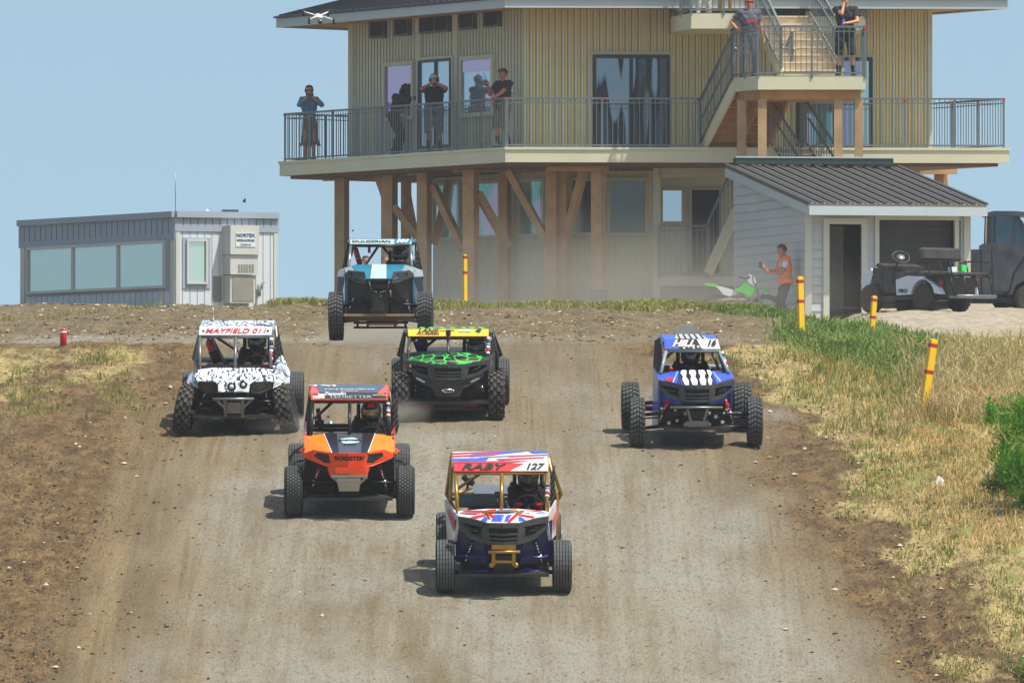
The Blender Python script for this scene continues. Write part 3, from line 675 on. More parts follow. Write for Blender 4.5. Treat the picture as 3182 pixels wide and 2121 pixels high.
TY = {}
def tyre_data(kind, w, r=.33):
    key = (kind, w)
    if key in TY: return TY[key]
    m = MB(); h = w / 2; c = .03
    m.lathe([(.165, -h * .80), (.20, -h * .96), (.265, -h), (.295, -h * .98), (r - .02, -h * .86), (r - .012, -h * .5), (r - .010, 0), (r - .012, h * .5), (r - .02, h * .86), (.295, h * .98), (.265, h), (.20, h * .96), (.165, h * .80)], 40, 'X')
    def blk(a, x, dx, da, hh, rr=None, sk=0):
        a0, a1 = a - da / 2, a + da / 2; rr = rr or (r - .012 - .010 * abs(x / h) ** 2); v = []
        for q in (rr - .012, rr + hh):
            for (aa, xx) in ((a0, x - dx / 2), (a0, x + dx / 2), (a1, x + dx / 2 + sk), (a1, x - dx / 2 + sk)): v.append((xx, q * math.cos(aa), q * math.sin(aa)))
        m.add(v, [(0, 3, 2, 1), (4, 5, 6, 7), (0, 1, 5, 4), (1, 2, 6, 5), (2, 3, 7, 6), (3, 0, 4, 7)], 1)
    if kind == 'rib':
        n, k = 34, 6
        for i in range(n):
            for j in range(k): blk(2 * math.pi * i / n, (j - 2.5) / k * w * .92, w / k * .66, 2 * math.pi / n * .93, .012)
    elif kind == 'block':
        n, k = 30, 5
        for i in range(n):
            for j in range(k): blk(2 * math.pi * (i + .25 * abs(j - 2)) / n, (j - 2) / k * w * .94, w / k * .72, 2 * math.pi / n * .66, .014, sk=.006 * (1 if j > 2 else -1))
    elif kind == 'fine':
        n, k = 44, 5
        for i in range(n):
            for j in range(k): blk(2 * math.pi * (i + .5 * (j % 2)) / n, (j - 2) / k * w * .72, w / k * .52, 2 * math.pi / n * .62, .010)
    else:
        n = 17
        for i in range(n):
            a = 2 * math.pi * i / n
            for s in (-1, 1):
                blk(a + (0 if s > 0 else math.pi / n), s * w * .12, w * .17, .17, .024); blk(a + math.pi / n * .8 + (0 if s > 0 else math.pi / n), s * w * .31, w * .15, .15, .026)
                blk(a + math.pi / n * .2, s * w * .46, w * .12, .17, .016, r - .04)
    t = m.build('tyre', [M['rubber'], M['tread_b'] if kind in ('knob',) else M['tread']]); TY[key] = t.data; bpy.data.objects.remove(t)
    return TY[key]
def rim_data():
    if 'rim' in TY: return TY['rim']
    m = MB(); m.lathe([(.168, -.08), (.172, -.09), (.15, -.085), (.14, -.02), (.06, .0), (.05, -.04), (.01, -.045)], 24, 'X')
    m.lathe([(.01, .05), (.05, .045), (.14, .03), (.15, .085), (.172, .09), (.168, .08)], 24, 'X')
    for i in range(5): a = i * 1.2566; m.box((-.05, .1 * math.cos(a), .1 * math.sin(a)), (.03, .03, .1), rx=a)
    t = m.build('rim', M['blk_m']); TY['rim'] = t.data; bpy.data.objects.remove(t); return TY['rim']
def wheel(root, x, y, kind, w=.235, z=.33, camber=0, steer=0):
    o = bpy.data.objects.new('wheel', None); COL.objects.link(o); o.parent = root; o.location = (x, y, z); o.rotation_euler = (random.uniform(0, 6) * 0, camber, steer); o.empty_display_size = .1
    sp = random.uniform(0, 6.28)
    for nm_, d in (('tyre', tyre_data(kind, w)), ('rim', rim_data())):
        c = bpy.data.objects.new(nm_, d); COL.objects.link(c); c.parent = o; c.rotation_euler = (sp, 0, 0)
        if x < 0 and nm_ == 'rim': c.scale = (1, 1, 1)
    return o

class Car:
    def __init__(s, crop, cx0, cyg, beta, label, group, Y=None, yaw=0, roll=0, mirror=None):
        (x0, y0, k) = crop; s.k_ = k; px, py = x0 + cx0 * k, y0 + cyg * k
        loc = hit(px, py) if Y is None else P(px, py, Y)
        s.Y = loc.y; s.s = F / loc.y * k; s.s = 1 / (k / (F / loc.y)); s.cx0 = cx0; s.cyg = cyg; s.b = R(beta); s.mc = mirror or cx0
        e = math.atan2(loc.z, loc.y); s.root = empty('race_buggy', loc, (s.b + e, R(roll), R(yaw)), label, 'race buggy', group)
        s.root.rotation_mode = 'XYZ'; bpy.context.view_layer.update(); s.MW = s.root.matrix_world.copy()
    def K(s, cx, cy, y): return Vector(((cx - s.cx0) / s.s, y, ((s.cyg - cy) / s.s - math.sin(s.b) * y) / math.cos(s.b)))
    def sym(s, mb, polys, yf, th, mi=0):
        for pl in polys:
            a = []; b = []
            for q in pl:
                cx, cy = q[0], q[1]; y = q[2] if len(q) > 2 else (yf(abs(cx - s.mc) / s.s) if callable(yf) else yf)
                a.append(s.K(cx, cy, y)); b.append(s.K(2 * s.mc - cx, cy, y))
            mb.panel(a, th, mi, d=(0, 1, 0)); mb.panel(b[::-1], th, mi, d=(0, 1, 0))
    def poly(s, mb, pl, y, th, mi=0): mb.panel([s.K(q[0], q[1], q[2] if len(q) > 2 else y) for q in pl], th, mi, d=(0, 1, 0))
def quad(Q, u, v): return (Q[0].lerp(Q[1], u)).lerp(Q[3].lerp(Q[2], u), v)      # Q: bottom-left, bottom-right, top-right, top-left
def decal(parent, Q, polys, mats, off=.004, name='livery'):
    m = MB(); n = (Q[1] - Q[0]).cross(Q[3] - Q[0]).normalized()
    for i, (mi, pl) in enumerate(polys):
        pts = [quad(Q, u, v) + n * (off + i * .0006) for u, v in pl]; m.panel(pts, .0012, mi, d=n)
    return m.build(name, mats, parent)
def plate(parent, name, Q, th, mat):
    m = MB(); n = (Q[1] - Q[0]).cross(Q[3] - Q[0]).normalized(); m.panel(Q, -th, 0, d=n); return m.build(name, mat, parent)
def surf_text(parent, Q, body, u, v, size, mat, shear=0, bold=0, sx=1, off=.010, name='lettering', rz=0):
    ex = (Q[1] - Q[0]).normalized(); n = ex.cross(Q[3] - Q[0]).normalized(); ey = n.cross(ex); p = quad(Q, u, v) + n * off
    Mx = Matrix(((ex.x, ey.x, n.x), (ex.y, ey.y, n.y), (ex.z, ey.z, n.z))); return text(name, body, size, p, mat, parent, Mx.to_euler(), shear, bold, sx)

def helmet(D, cols, visor):
    h = D['hd']; U, Fc, Rt = D['up'], D['face'], D['rt']; Bm = Matrix(((Rt.x, Fc.x, U.x), (Rt.y, Fc.y, U.y), (Rt.z, Fc.z, U.z))); m = MB(); vs = []; fs = []; n, k = 28, 16; mi = []
    for i in range(k + 1):
        t = math.pi * i / k
        for j in range(n):
            a = 2 * math.pi * j / n; x = .136 * math.sin(t) * math.cos(a); y = .16 * math.sin(t) * math.sin(a); z = .15 * math.cos(t)
            if y > 0 and z < -.02: y *= 1.12; x *= .95
            if z < -.125: z = -.125 + (z + .125) * -.1
            vs.append(h + Bm @ Vector((x, y - .005, z + .02)))
    for i in range(k):
        for j in range(n):
            l = (j + 1) % n; a = (j + .5) / n * 360; f = (i * n + j, (i + 1) * n + j, (i + 1) * n + l, i * n + l)
            v = 6 <= i <= 9 and 35 < a < 145; fs.append(f); mi.append(1 if v else (2 if (i in (3, 4) and 60 < a < 120) else 0))
    for f, q in zip(fs, mi): pass
    b = len(m.v); m.v += [tuple(v) for v in vs]; m.f += fs; m.m += mi; m.sm += [True] * len(fs)
    m.tube([h + Bm @ Vector((.125 * math.cos(a), .05 + .115 * math.sin(a), -.028)) for a in np.linspace(.2, 2.94, 12)], .011, 6, 0)
    return m.build('helmet', cols + [visor] if False else [cols[0], visor, cols[1]], D['root'])
DRV = None
def driver(car, cx, cy, y, label, suit, hcol, hacc, visor, glove):
    h = car.K(cx, cy, y); dz = h - Vector((0, 0, .70))
    po = dict(pelvis=(0, .16, .06), chest=(0, .12, .40), neck=(0, .08, .575), head=(0, .0, .70), face=(0, -1, -.12), foot_=0, voxel=.0105)
    po.update({'hand-1': (-.15, -.40, .40), 'hand+1': (.15, -.40, .40), 'elbow-1': (-.7, 0, -.7), 'elbow+1': (.7, 0, -.7), 'curl-1': 1.1, 'curl+1': 1.1, 'hdir-1': (.25, -.5, .8), 'hdir+1': (-.25, -.5, .8), 'palm-1': (.2, -.9, -.3), 'palm+1': (-.2, -.9, -.3),
               'foot-1': (-.10, -.62, -.02), 'foot+1': (.10, -.62, -.02), 'knee-1': (-.2, -.2, 1), 'knee+1': (.2, -.2, 1), 'toe-1': (0, -.6, .6), 'toe+1': (0, -.6, .6)})
    D = person(label, (0, 0, 0), 0, po, M['skin2'], [('race_suit', suit, {'torso': (0, 1), 'pelvis': (0, 1), 'uarm': (0, 1), 'farm': (0, .95), 'thigh': (0, 1), 'shin': (0, 1), 'neck': (0, .4)}, .014, .002), ('glove', glove, {'hand': (0, 1)}, .003), ('shoe', M['c_shoe'], {'foot': (0, 1)}, .008)], group='drivers in the race buggies', eyes=True)
    helmet(D, [hcol, hacc], visor)
    D['root'].matrix_world = car.MW @ Matrix.Translation(Vector((h.x, h.y, h.z - .70)))
    return D

def common(car, c):
    """frame, floor, seats, suspension and wheels shared by all the buggies; c holds measured sizes and colours"""
    r = car.root; K = car.K
    vy0, vy1, ry = c.get('vy0', .50), c.get('vy1', .58), c.get('ry', 1.45)
    vb, vt, rt = c['vis_b'], c['vis_t'], c['roof_r']            # (cx_left, cx_right, cy)
    Vb = [K(vb[0], vb[2], vy0), K(vb[1], vb[2], vy0)]; Vt = [K(vt[0], vt[2], vy1), K(vt[1], vt[2], vy1)]; Rr = [K(rt[0], rt[2], ry), K(rt[1], rt[2], ry)]
    QV = [Vb[0], Vb[1], Vt[1], Vt[0]]; QR = [Vt[0], Vt[1], Rr[1], Rr[0]]
    m = MB(); nV = (QV[1] - QV[0]).cross(QV[3] - QV[0]).normalized(); nR = (QR[1] - QR[0]).cross(QR[3] - QR[0]).normalized()
    cr = Vector((0, 0, .012)); mid = [a.lerp(b, .5) + cr for a, b in ((Vt[0], Rr[0]), (Vt[1], Rr[1]))]
    m.panel(QV, -.015, 0, d=nV); m.panel(QR, -.015, 1, d=nR)
    for sgn, a, b in ((-1, Vt[0], Rr[0]), (1, Vt[1], Rr[1])): m.panel([a, b, b + Vector((sgn * .015, 0, -.05)), a + Vector((sgn * .015, 0, -.05))], .012, 1, d=(-sgn, 0, 0))
    for sgn, a, b in ((-1, Vb[0], Vt[0]), (1, Vb[1], Vt[1])): m.panel([a, b, b + Vector((0, .06, -.02)), a + Vector((0, .06, 0))], .01, 0, d=(-sgn, 0, 0))
    m.build('roof', [c['visor'], c['roof']], r)
    # cage
    m = MB(); t = .024; pb = c['pil']; PL = K(pb[0], pb[1], c.get('py', .22)); PR = K(pb[2], pb[3], c.get('py', .22)); dn = Vector((0, .02, -.03))
    tl, tr, bl, br = Vb[0] + dn + Vector((.02, 0, 0)), Vb[1] + dn - Vector((.02, 0, 0)), Rr[0] - Vector((0, 0, .035)), Rr[1] - Vector((0, 0, .035))
    hw = c.get('rear_w', .70); zb = c.get('belt', .90)
    m.tube([PL, tl], t); m.tube([PR, tr], t); m2 = MB()
    m2.tube([tl, bl, Vector((-hw, 1.8, zb)), Vector((-hw * .8, 2.1, .62))], t); m2.tube([tr, br, Vector((hw, 1.8, zb)), Vector((hw * .8, 2.1, .62))], t)
    m2.tube([bl, br], t); m2.tube([tl, tr], t * .9); m2.tube([Vector((-hw * .93, 1.45, zb)), Vector((hw * .93, 1.45, zb))], t); m2.tube([bl, Vector((-hw * .93, 1.40, zb)), Vector((-hw * .9, 1.3, .3))], t); m2.tube([br, Vector((hw * .93, 1.40, zb)), Vector((hw * .9, 1.3, .3))], t)
    for a, b in c.get('braces', []): m2.tube([K(*a), K(*b)], t * .85)
    m2.tube([Vector((-hw, 1.8, zb)), Vector((hw, 1.8, zb))], t); m2.tube([Vector((-hw * .85, 2.1, .62)), Vector((hw * .85, 2.1, .62))], t)
    if c.get('cpost'):
        x, yb_ = c['cpost']; m.tube([K(x, yb_, .20), (tl + tr) / 2 + Vector((K(x, 0, 0).x - (tl + tr).x / 2, 0, 0))], t * .92)
    m.each('cage_post', c.get('pmat', c['cage']), r); m2.build('roll_cage', c['cage'], r)
    # floor, tub, seats
    m = MB(); fw = c.get('floor_w', .56); fl_ = c.get('floor_l', 2.3); m.box((0, fl_ / 2 - .33, .27), (2 * fw, fl_, .035)); m.box((0, .8, .38), (.24, 1.9, .2)); m.build('floor_pan', c.get('floor', M['blk']), r)
    hwf = (c['hood_b'][1] - c['hood_b'][0]) / 2 / car.s
    m = MB(); m.box((0, .28, .60), (2 * min(hwf, .6) * .97, .04, .62)); m.build('bulkhead', c['bulk'], r); m = MB(); m.box((0, .12, .40), (.36, .4, .24), bev=.03); m.build('gearbox', M['blk_m'], r)
    m = MB(); z = c.get('belt', .9); m.box((0, 1.78, .60), (.9, .5, .42), bev=.04); m.box((0, 1.85, .35), (.5, .6, .2)); m.tube([(.1, 1.9, .5), (.25, 2.1, .5), (.3, 2.25, .55)], .04); m.build('engine', M['blk_m'], r)
    hx = K(*c['helm'][:2], 1.08); sx = hx.x; sz = hx.z
    m = MB(); m.box((sx, 1.28, sz - .42), (.44, .10, .62), rx=R(-12), bev=.04); m.box((sx, 1.02, sz - .70), (.46, .42, .12), bev=.04)
    for q in (-1, 1): m.box((sx + q * .20, 1.20, sz - .30), (.06, .16, .46), bev=.02); m.box((sx + q * .17, 1.22, sz - .02), (.05, .13, .22), bev=.02)
    m.build('seat', M['blk'], r)
    m = MB(); wx = sx; wc = Vector((wx, .62, min(sz - .26, sz - .26))); a = [wc + Vector((.155 * math.cos(i), .155 * math.sin(i) * -.45, .155 * math.sin(i) * .88)) for i in np.linspace(0, 2 * math.pi, 20, endpoint=False)]
    m.tube(a, .016, 6, closed=True); m.tube([wc, wc + Vector((0, -.3, -.12))], .02); [m.tube([wc, a[i]], .010, 5) for i in (0, 6, 14)]; m.build('steering_wheel', c.get('swm', M['blk']), r)
    m = MB(); m.box((0, .30, K(pb[0], pb[1], .22).z - .05), (2 * abs(PL.x) * .94, .14, .10), bev=.02); m.build('dashboard', M['blk'], r)
    if c.get('net', True):
        m = MB(); zt = tr.z - .06; xr = max(tr.x, PR.x)
        for i in range(7): y = .66 + i * .12; m.box((xr + .04 + (y - .6) * .07, y, (zt + zb) / 2), (.008, .03, zt - zb))
        for i in range(6): z = zb + (zt - zb) * i / 5; m.beam((xr + .04, .62, z), (xr + .10, 1.42, z), .008, .03)
        m.build('window_net', M['strap'], r)
    # suspension
    tw = c.get('tw', .835) - .13; am = c['arm']
    for s in (-1, 1):
        for (zi, zo, nm_) in ((.30, .24, 0), (.48, .42, 1)):
            m = MB(); e = Vector((s * tw, 0, zo + c.get('dz', 0))); m.tube([(s * .20, -.16, zi), e], .020, 7); m.tube([(s * .20, .18, zi), e], .020, 7); m.ball(e, .03, 8, 6)
            if nm_ == 0: m.panel([(s * .22, -.13, zi + .012), (s * tw * .6, -.05, (zi + zo) / 2 + .012), (s * tw * .6, .06, (zi + zo) / 2 + .012), (s * .22, .15, zi + .012)], .006, d=(0, 0, 1))
            m.build('suspension_arm', am, r)
        sh = MB(); a, b = Vector((s * .34, .06, .76)), Vector((s * .50, -.04, .33)); sh.tube([a, b], .018, 8); sh.tube([a.lerp(b, .62), a.lerp(b, .92)], .028, 8); so_ = sh.build('shock', c.get('shock', M['chrome']), r)
        co_ = MB(); hl = []
        d = (b - a).normalized(); u = d.orthogonal().normalized(); w = d.cross(u)
        for i in range(56): tt = i / 55; hl.append(a.lerp(b, .06 + .58 * tt) + (u * math.cos(i * .8) + w * math.sin(i * .8)) * .034)
        co_.tube(hl, .006, 5); co_.build('spring', c.get('spring', M['blk_m']), so_)
        m = MB(); m.tube([(s * .12, .12, .40), (s * tw, .12, .36)], .012, 6); m.build('tie_rod', M['blk_m'], r)
        m = MB(); m.tube([(s * .2, 2.1, .42), (s * (tw + .02), 2.1, .34)], .028, 8); m.tube([(s * .25, 1.5, .32), (s * tw, 2.05, .30)], .03, 8); m.build('trailing_arm', am, r)
    for q in c['wheels']: wheel(r, **q)
    return QV, QR
def hood_quads(car, c):
    K = car.K; hb, hf, ho = c['hood_b'], c['hood_f'], c['hood_o']; a = c['hood_a']
    yb, yf, yo = c.get('hby', .22), c.get('hfy', -.40), c.get('hoy', -.12)
    B0, B1, A0, A1 = K(hb[0], hb[2], yb), K(hb[1], hb[2], yb), K(a[0], hb[3], yb), K(a[1], hb[3], yb)
    F0, F1, O0, O1 = K(hf[0], hf[2], yf), K(hf[1], hf[2], yf), K(ho[0], ho[2], yo), K(ho[1], ho[3], yo)
    return [F0, F1, A1, A0], [O0, F0, A0, B0], [F1, O1, B1, A1]
def build_hood(car, Qs, mats, parent):
    m = MB()
    for i, Q in enumerate(Qs): n = (Q[1] - Q[0]).cross(Q[3] - Q[0]).normalized(); m.panel(Q, -.02, i % len(mats), d=n if n.z > 0 else -n)
    return m.build('hood', mats, parent)
def side_panels(car, L, Rr, mat, th=.03, label=None):
    for pts, s in ((L, 1), (Rr, -1)):
        if pts: m = MB(); m.panel([car.K(*q) for q in pts], th, 0, d=(s, 0, 0)); m.build('side_panel', mat, car.root, label)
def fascia_A(car, C, mat, slat=True):
    """grey angular nose frame measured on the front buggy; C = (centre, pixel origin y, scale) for re-use"""
    cx, cy0, k, kz = C; T = lambda pl: [(cx + (x - 797) * k, cy0 + (y - 812) * kz) for x, y in pl]
    yf = lambda x: -.46 + .55 * x * x + .10 * x
    m = MB(); P_ = [[(375, 745), (500, 765), (645, 806), (640, 848), (500, 820), (385, 800)], [(372, 748), (398, 752), (402, 862), (382, 868)], [(380, 850), (404, 830), (520, 915), (640, 960), (650, 1006), (505, 955)],
          [(590, 862), (645, 806), (672, 812), (662, 850), (668, 985), (650, 1006), (604, 952)], [(643, 806), (797, 812), (797, 852), (660, 850)], [(650, 972), (797, 980), (797, 1012), (650, 1006)]]
    if slat: P_ += [[(663, 896), (797, 906), (797, 926), (663, 916)], [(663, 938), (797, 948), (797, 966), (663, 956)]]
    mc = car.mc; car.mc = cx; car.sym(m, [T(p) for p in P_], yf, .07); m.build('nose_frame', mat, car.root)
    m = MB(); car.sym(m, [T([(655, 845), (797, 850), (797, 985), (655, 985)])], -.33, .02); m.build('grille', M['blk'], car.root)
    for s in (-1, 1):
        m = MB(); c1 = car.K(*T([(797 + s * 250, 875)])[0], -.22); m.ball(c1, (.085, .05, .042), 12, 8); c2 = car.K(*T([(797 + s * 305, 850)])[0], -.16); m.ball(c2, (.03, .03, .03), 10, 6); m.build('headlight', M['lens'], car.root)
    car.mc = mc
GRP = 'race buggies coming down the track'
def flagstripe(n, a, b, sk): return [(i, [(a + (b - a) * k / n, 0), (a + (b - a) * (k + 1) / n, 0), (a + (b - a) * (k + 1) / n + sk, 1), (a + (b - a) * k / n + sk, 1)]) for k, i in enumerate([0, 1] * n)][:n]
def stickers(car, A, B, n=5):
    """small sponsor stickers wrapped round the driver-side front post"""
    m = MB(); cols = [M['txtwht'], M['txtred'], M['txtwht'], M['ltgrey'], M['fgrey']]
    for i in range(n): t = (i + .5) / n; m.tube([A.lerp(B, t - .35 / n), A.lerp(B, t + .25 / n)], .027, 8, i % 5)
    m.build('sticker_band', cols, car.root)

# ---- front buggy, white red and blue, gold cage
def car_front():
    car = Car((1300, 1360, 520 / 1568), 800, 1450, 10, 'white, red and blue buggy with gold roll cage and 127 on its roof', GRP, mirror=797); r = car.root
    c = dict(vis_b=(330, 1215, 315), vis_t=(322, 1218, 240), roof_r=(312, 1214, 122), visor=M['red'], roof=M['white'], cage=M['gold'], pil=(368, 700, 1207, 690), cpost=(780, 668), belt=.93,
             hood_b=(368, 1207, 690, 668), hood_f=(650, 945, 806), hood_o=(378, 1205, 750, 744), hood_a=(640, 930), bulk=M['navy'], arm=M['navy'], helm=(1030, 375), rear_w=.72, swm=M['blk'],
             braces=[((365, 470, 1.5), (600, 315, 1.3)), ((355, 520, 1.5), (490, 465, 1.8))],
             wheels=[dict(x=-.726, y=0, kind='rib', steer=.02), dict(x=.722, y=0, kind='rib', steer=.02), dict(x=-.735, y=2.05, kind='rib'), dict(x=.60, y=2.05, kind='rib')])
    QV, QR = common(car, c); Qs = hood_quads(car, c); build_hood(car, Qs, [M['white']], r)
    decal(r, QV, [(0, [(.60, 0), (1, 0), (1, 1), (.76, 1)])], [M['white']])
    decal(r, QR, [(0, [(0, .0), (.62, .0), (.8, .2), (0, .12)]), (1, [(0, .18), (.34, .12), (.38, .42), (.0, .38)]), (1, [(.2, .5), (.8, 1), (.45, 1), (.12, .62)]), (0, [(0, .5), (.4, .62), (.52, .78), (0, .62)]), (0, [(0, .72), (.5, .9), (.6, 1), (0, .84)]),
                  (0, [(.5, .2), (.95, .42), (.98, .5), (.45, .32)]), (0, [(.6, .5), (1, .66), (1, .72), (.55, .58)]), (1, [(.84, .82), (1, .86), (1, 1), (.8, 1)]), (2, [(.3, .40), (.72, .62), (.6, .62), (.26, .45)])], [M['red'], M['blue'], M['lgrey']])
    surf_text(r, QV, 'RABY', .30, .5, .120, M['txtblk'], .3, .003, 1.75); surf_text(r, QV, '127', .845, .5, .125, M['txtblk'], .3, .005, 1.15)
    for Q, fl in ((Qs[1], 0), (Qs[2], 1)):
        m_ = (lambda u: 1 - u) if fl else (lambda u: u)
        decal(r, Q, [(0, [(m_(.15), .86), (m_(.95), .70), (m_(1), .86), (m_(.3), .97)]), (0, [(m_(.5), .12), (m_(1), .50), (m_(1), .62), (m_(.42), .28)]), (1, [(m_(.75), .05), (m_(1), .12), (m_(1), .42), (m_(.9), .38)]), (1 if fl else 0, [(m_(.05), .60), (m_(.6), .55), (m_(.8), .66), (m_(.1), .72)])], [M['red'], M['blue']])
    decal(r, Qs[0], [(0, [(.12, .1), (.62, .1), (.95, .95), (.35, .9), (.2, .6)]), (1, [(0, .25), (.24, .45), (.3, .95), (.0, .9)]), (2, [(.42, .0), (.5, .0), (.62, .5), (.9, .62), (.9, .7), (.56, .56)]), (1, [(.70, 0), (1, .55), (1, .75), (.62, .1)])], [M['blue'], M['red'], M['white']])
    m = MB(); y = .02; m.tube([car.K(600, 715, y), car.K(640, 700, y), car.K(930, 690, y), car.K(975, 705, y)], .016); m.tube([car.K(640, 700, y), car.K(672, 765, -.25)], .012); m.build('hood_bar', M['gold'], r)
    fascia_A(car, (797, 812, 1, 1), M['fgrey'])
    m = MB(); car.sym(m, [[(340, 770, .05), (600, 900, .0), (680, 1040, -.05), (640, 1190, 0), (350, 1165, .08)]], .05, .03); m.each('front_bulkhead', M['navy'], r)
    side_panels(car, [(375, 745, -.10), (335, 975, .05), (262, 985, 1.5), (240, 575, 1.5)], [(1207, 742, -.10), (1240, 965, .05), (1300, 900, 1.5), (1305, 565, 1.5)], M['white'])
    m = MB()
    for s, L in ((1, [(300, 660), (372, 790), (355, 880), (290, 690)]), (-1, [(1296, 620), (1240, 760), (1244, 900), (1290, 720)])): pl = [car.K(x, y, yy) for (x, y), yy in zip(L, (.9, .05, .1, .9))]; pl = [p - Vector((s * .034, 0, 0)) for p in pl]; m.panel(pl, .003, 0, d=(s, 0, 0))
    m.build('livery', M['red'], r)
    m = MB(); y = -.52; K = car.K; m.tube([K(655, 1077, y), K(955, 1073, y)], .020); 
    for x in (705, 895): m.beam(K(x, 1085, y + .03), K(x, 1200, y + .05), .045, .03); m.ball(K(x + (-20 if x < 800 else 20), 1197, y + .04), .035, 10, 8)
    m.box(K(800, 1165, y + .05), (.22, .03, .03)); m.box(K(800, 1030, y + .06), (.30, .03, .05)); m.build('bumper', M['gold'], r)
    m = MB(); m.panel([K(360, 655, .62), K(830, 655, .62), K(800, 535, 1.05), K(385, 540, 1.05)], .02); m.build('cockpit_cover', M['blk'], r)
    m = MB(); m.panel([K(520, 535, 1.5), K(880, 535, 1.5), K(880, 440, 2.0), K(500, 445, 2.0)], .02); m.build('rear_deck', M['bsheet'], r)
    m = MB(); m.tube([K(420, 345, 1.7), K(480, 400, 1.7), K(515, 430, 1.7)], [.05, .055, .03], 10); m.tube([K(470, 400, 1.7), K(450, 470, 1.8)], .018); m.build('air_intake', M['blk'], r)
    m = MB(); m.box(K(738, 530, .55), (.07, .04, .07), bev=.01); m.tube([K(738, 555, .55), K(740, 640, .50)], .012); m.build('action_camera', M['blk'], r)
    stickers(car, car.K(1205, 560, .32), car.K(1212, 440, .42)); surf_text(r, Qs[0], 'RACING', .45, .55, .05, M['txtwht'], .2, .002, 1.2)
    driver(car, 1030, 378, 1.08, 'driver in black suit and black helmet behind the 127 windshield opening', M['c_black'], M['blk'], M['fgrey'], M['fcarbon'], M['c_red'])
car_front()

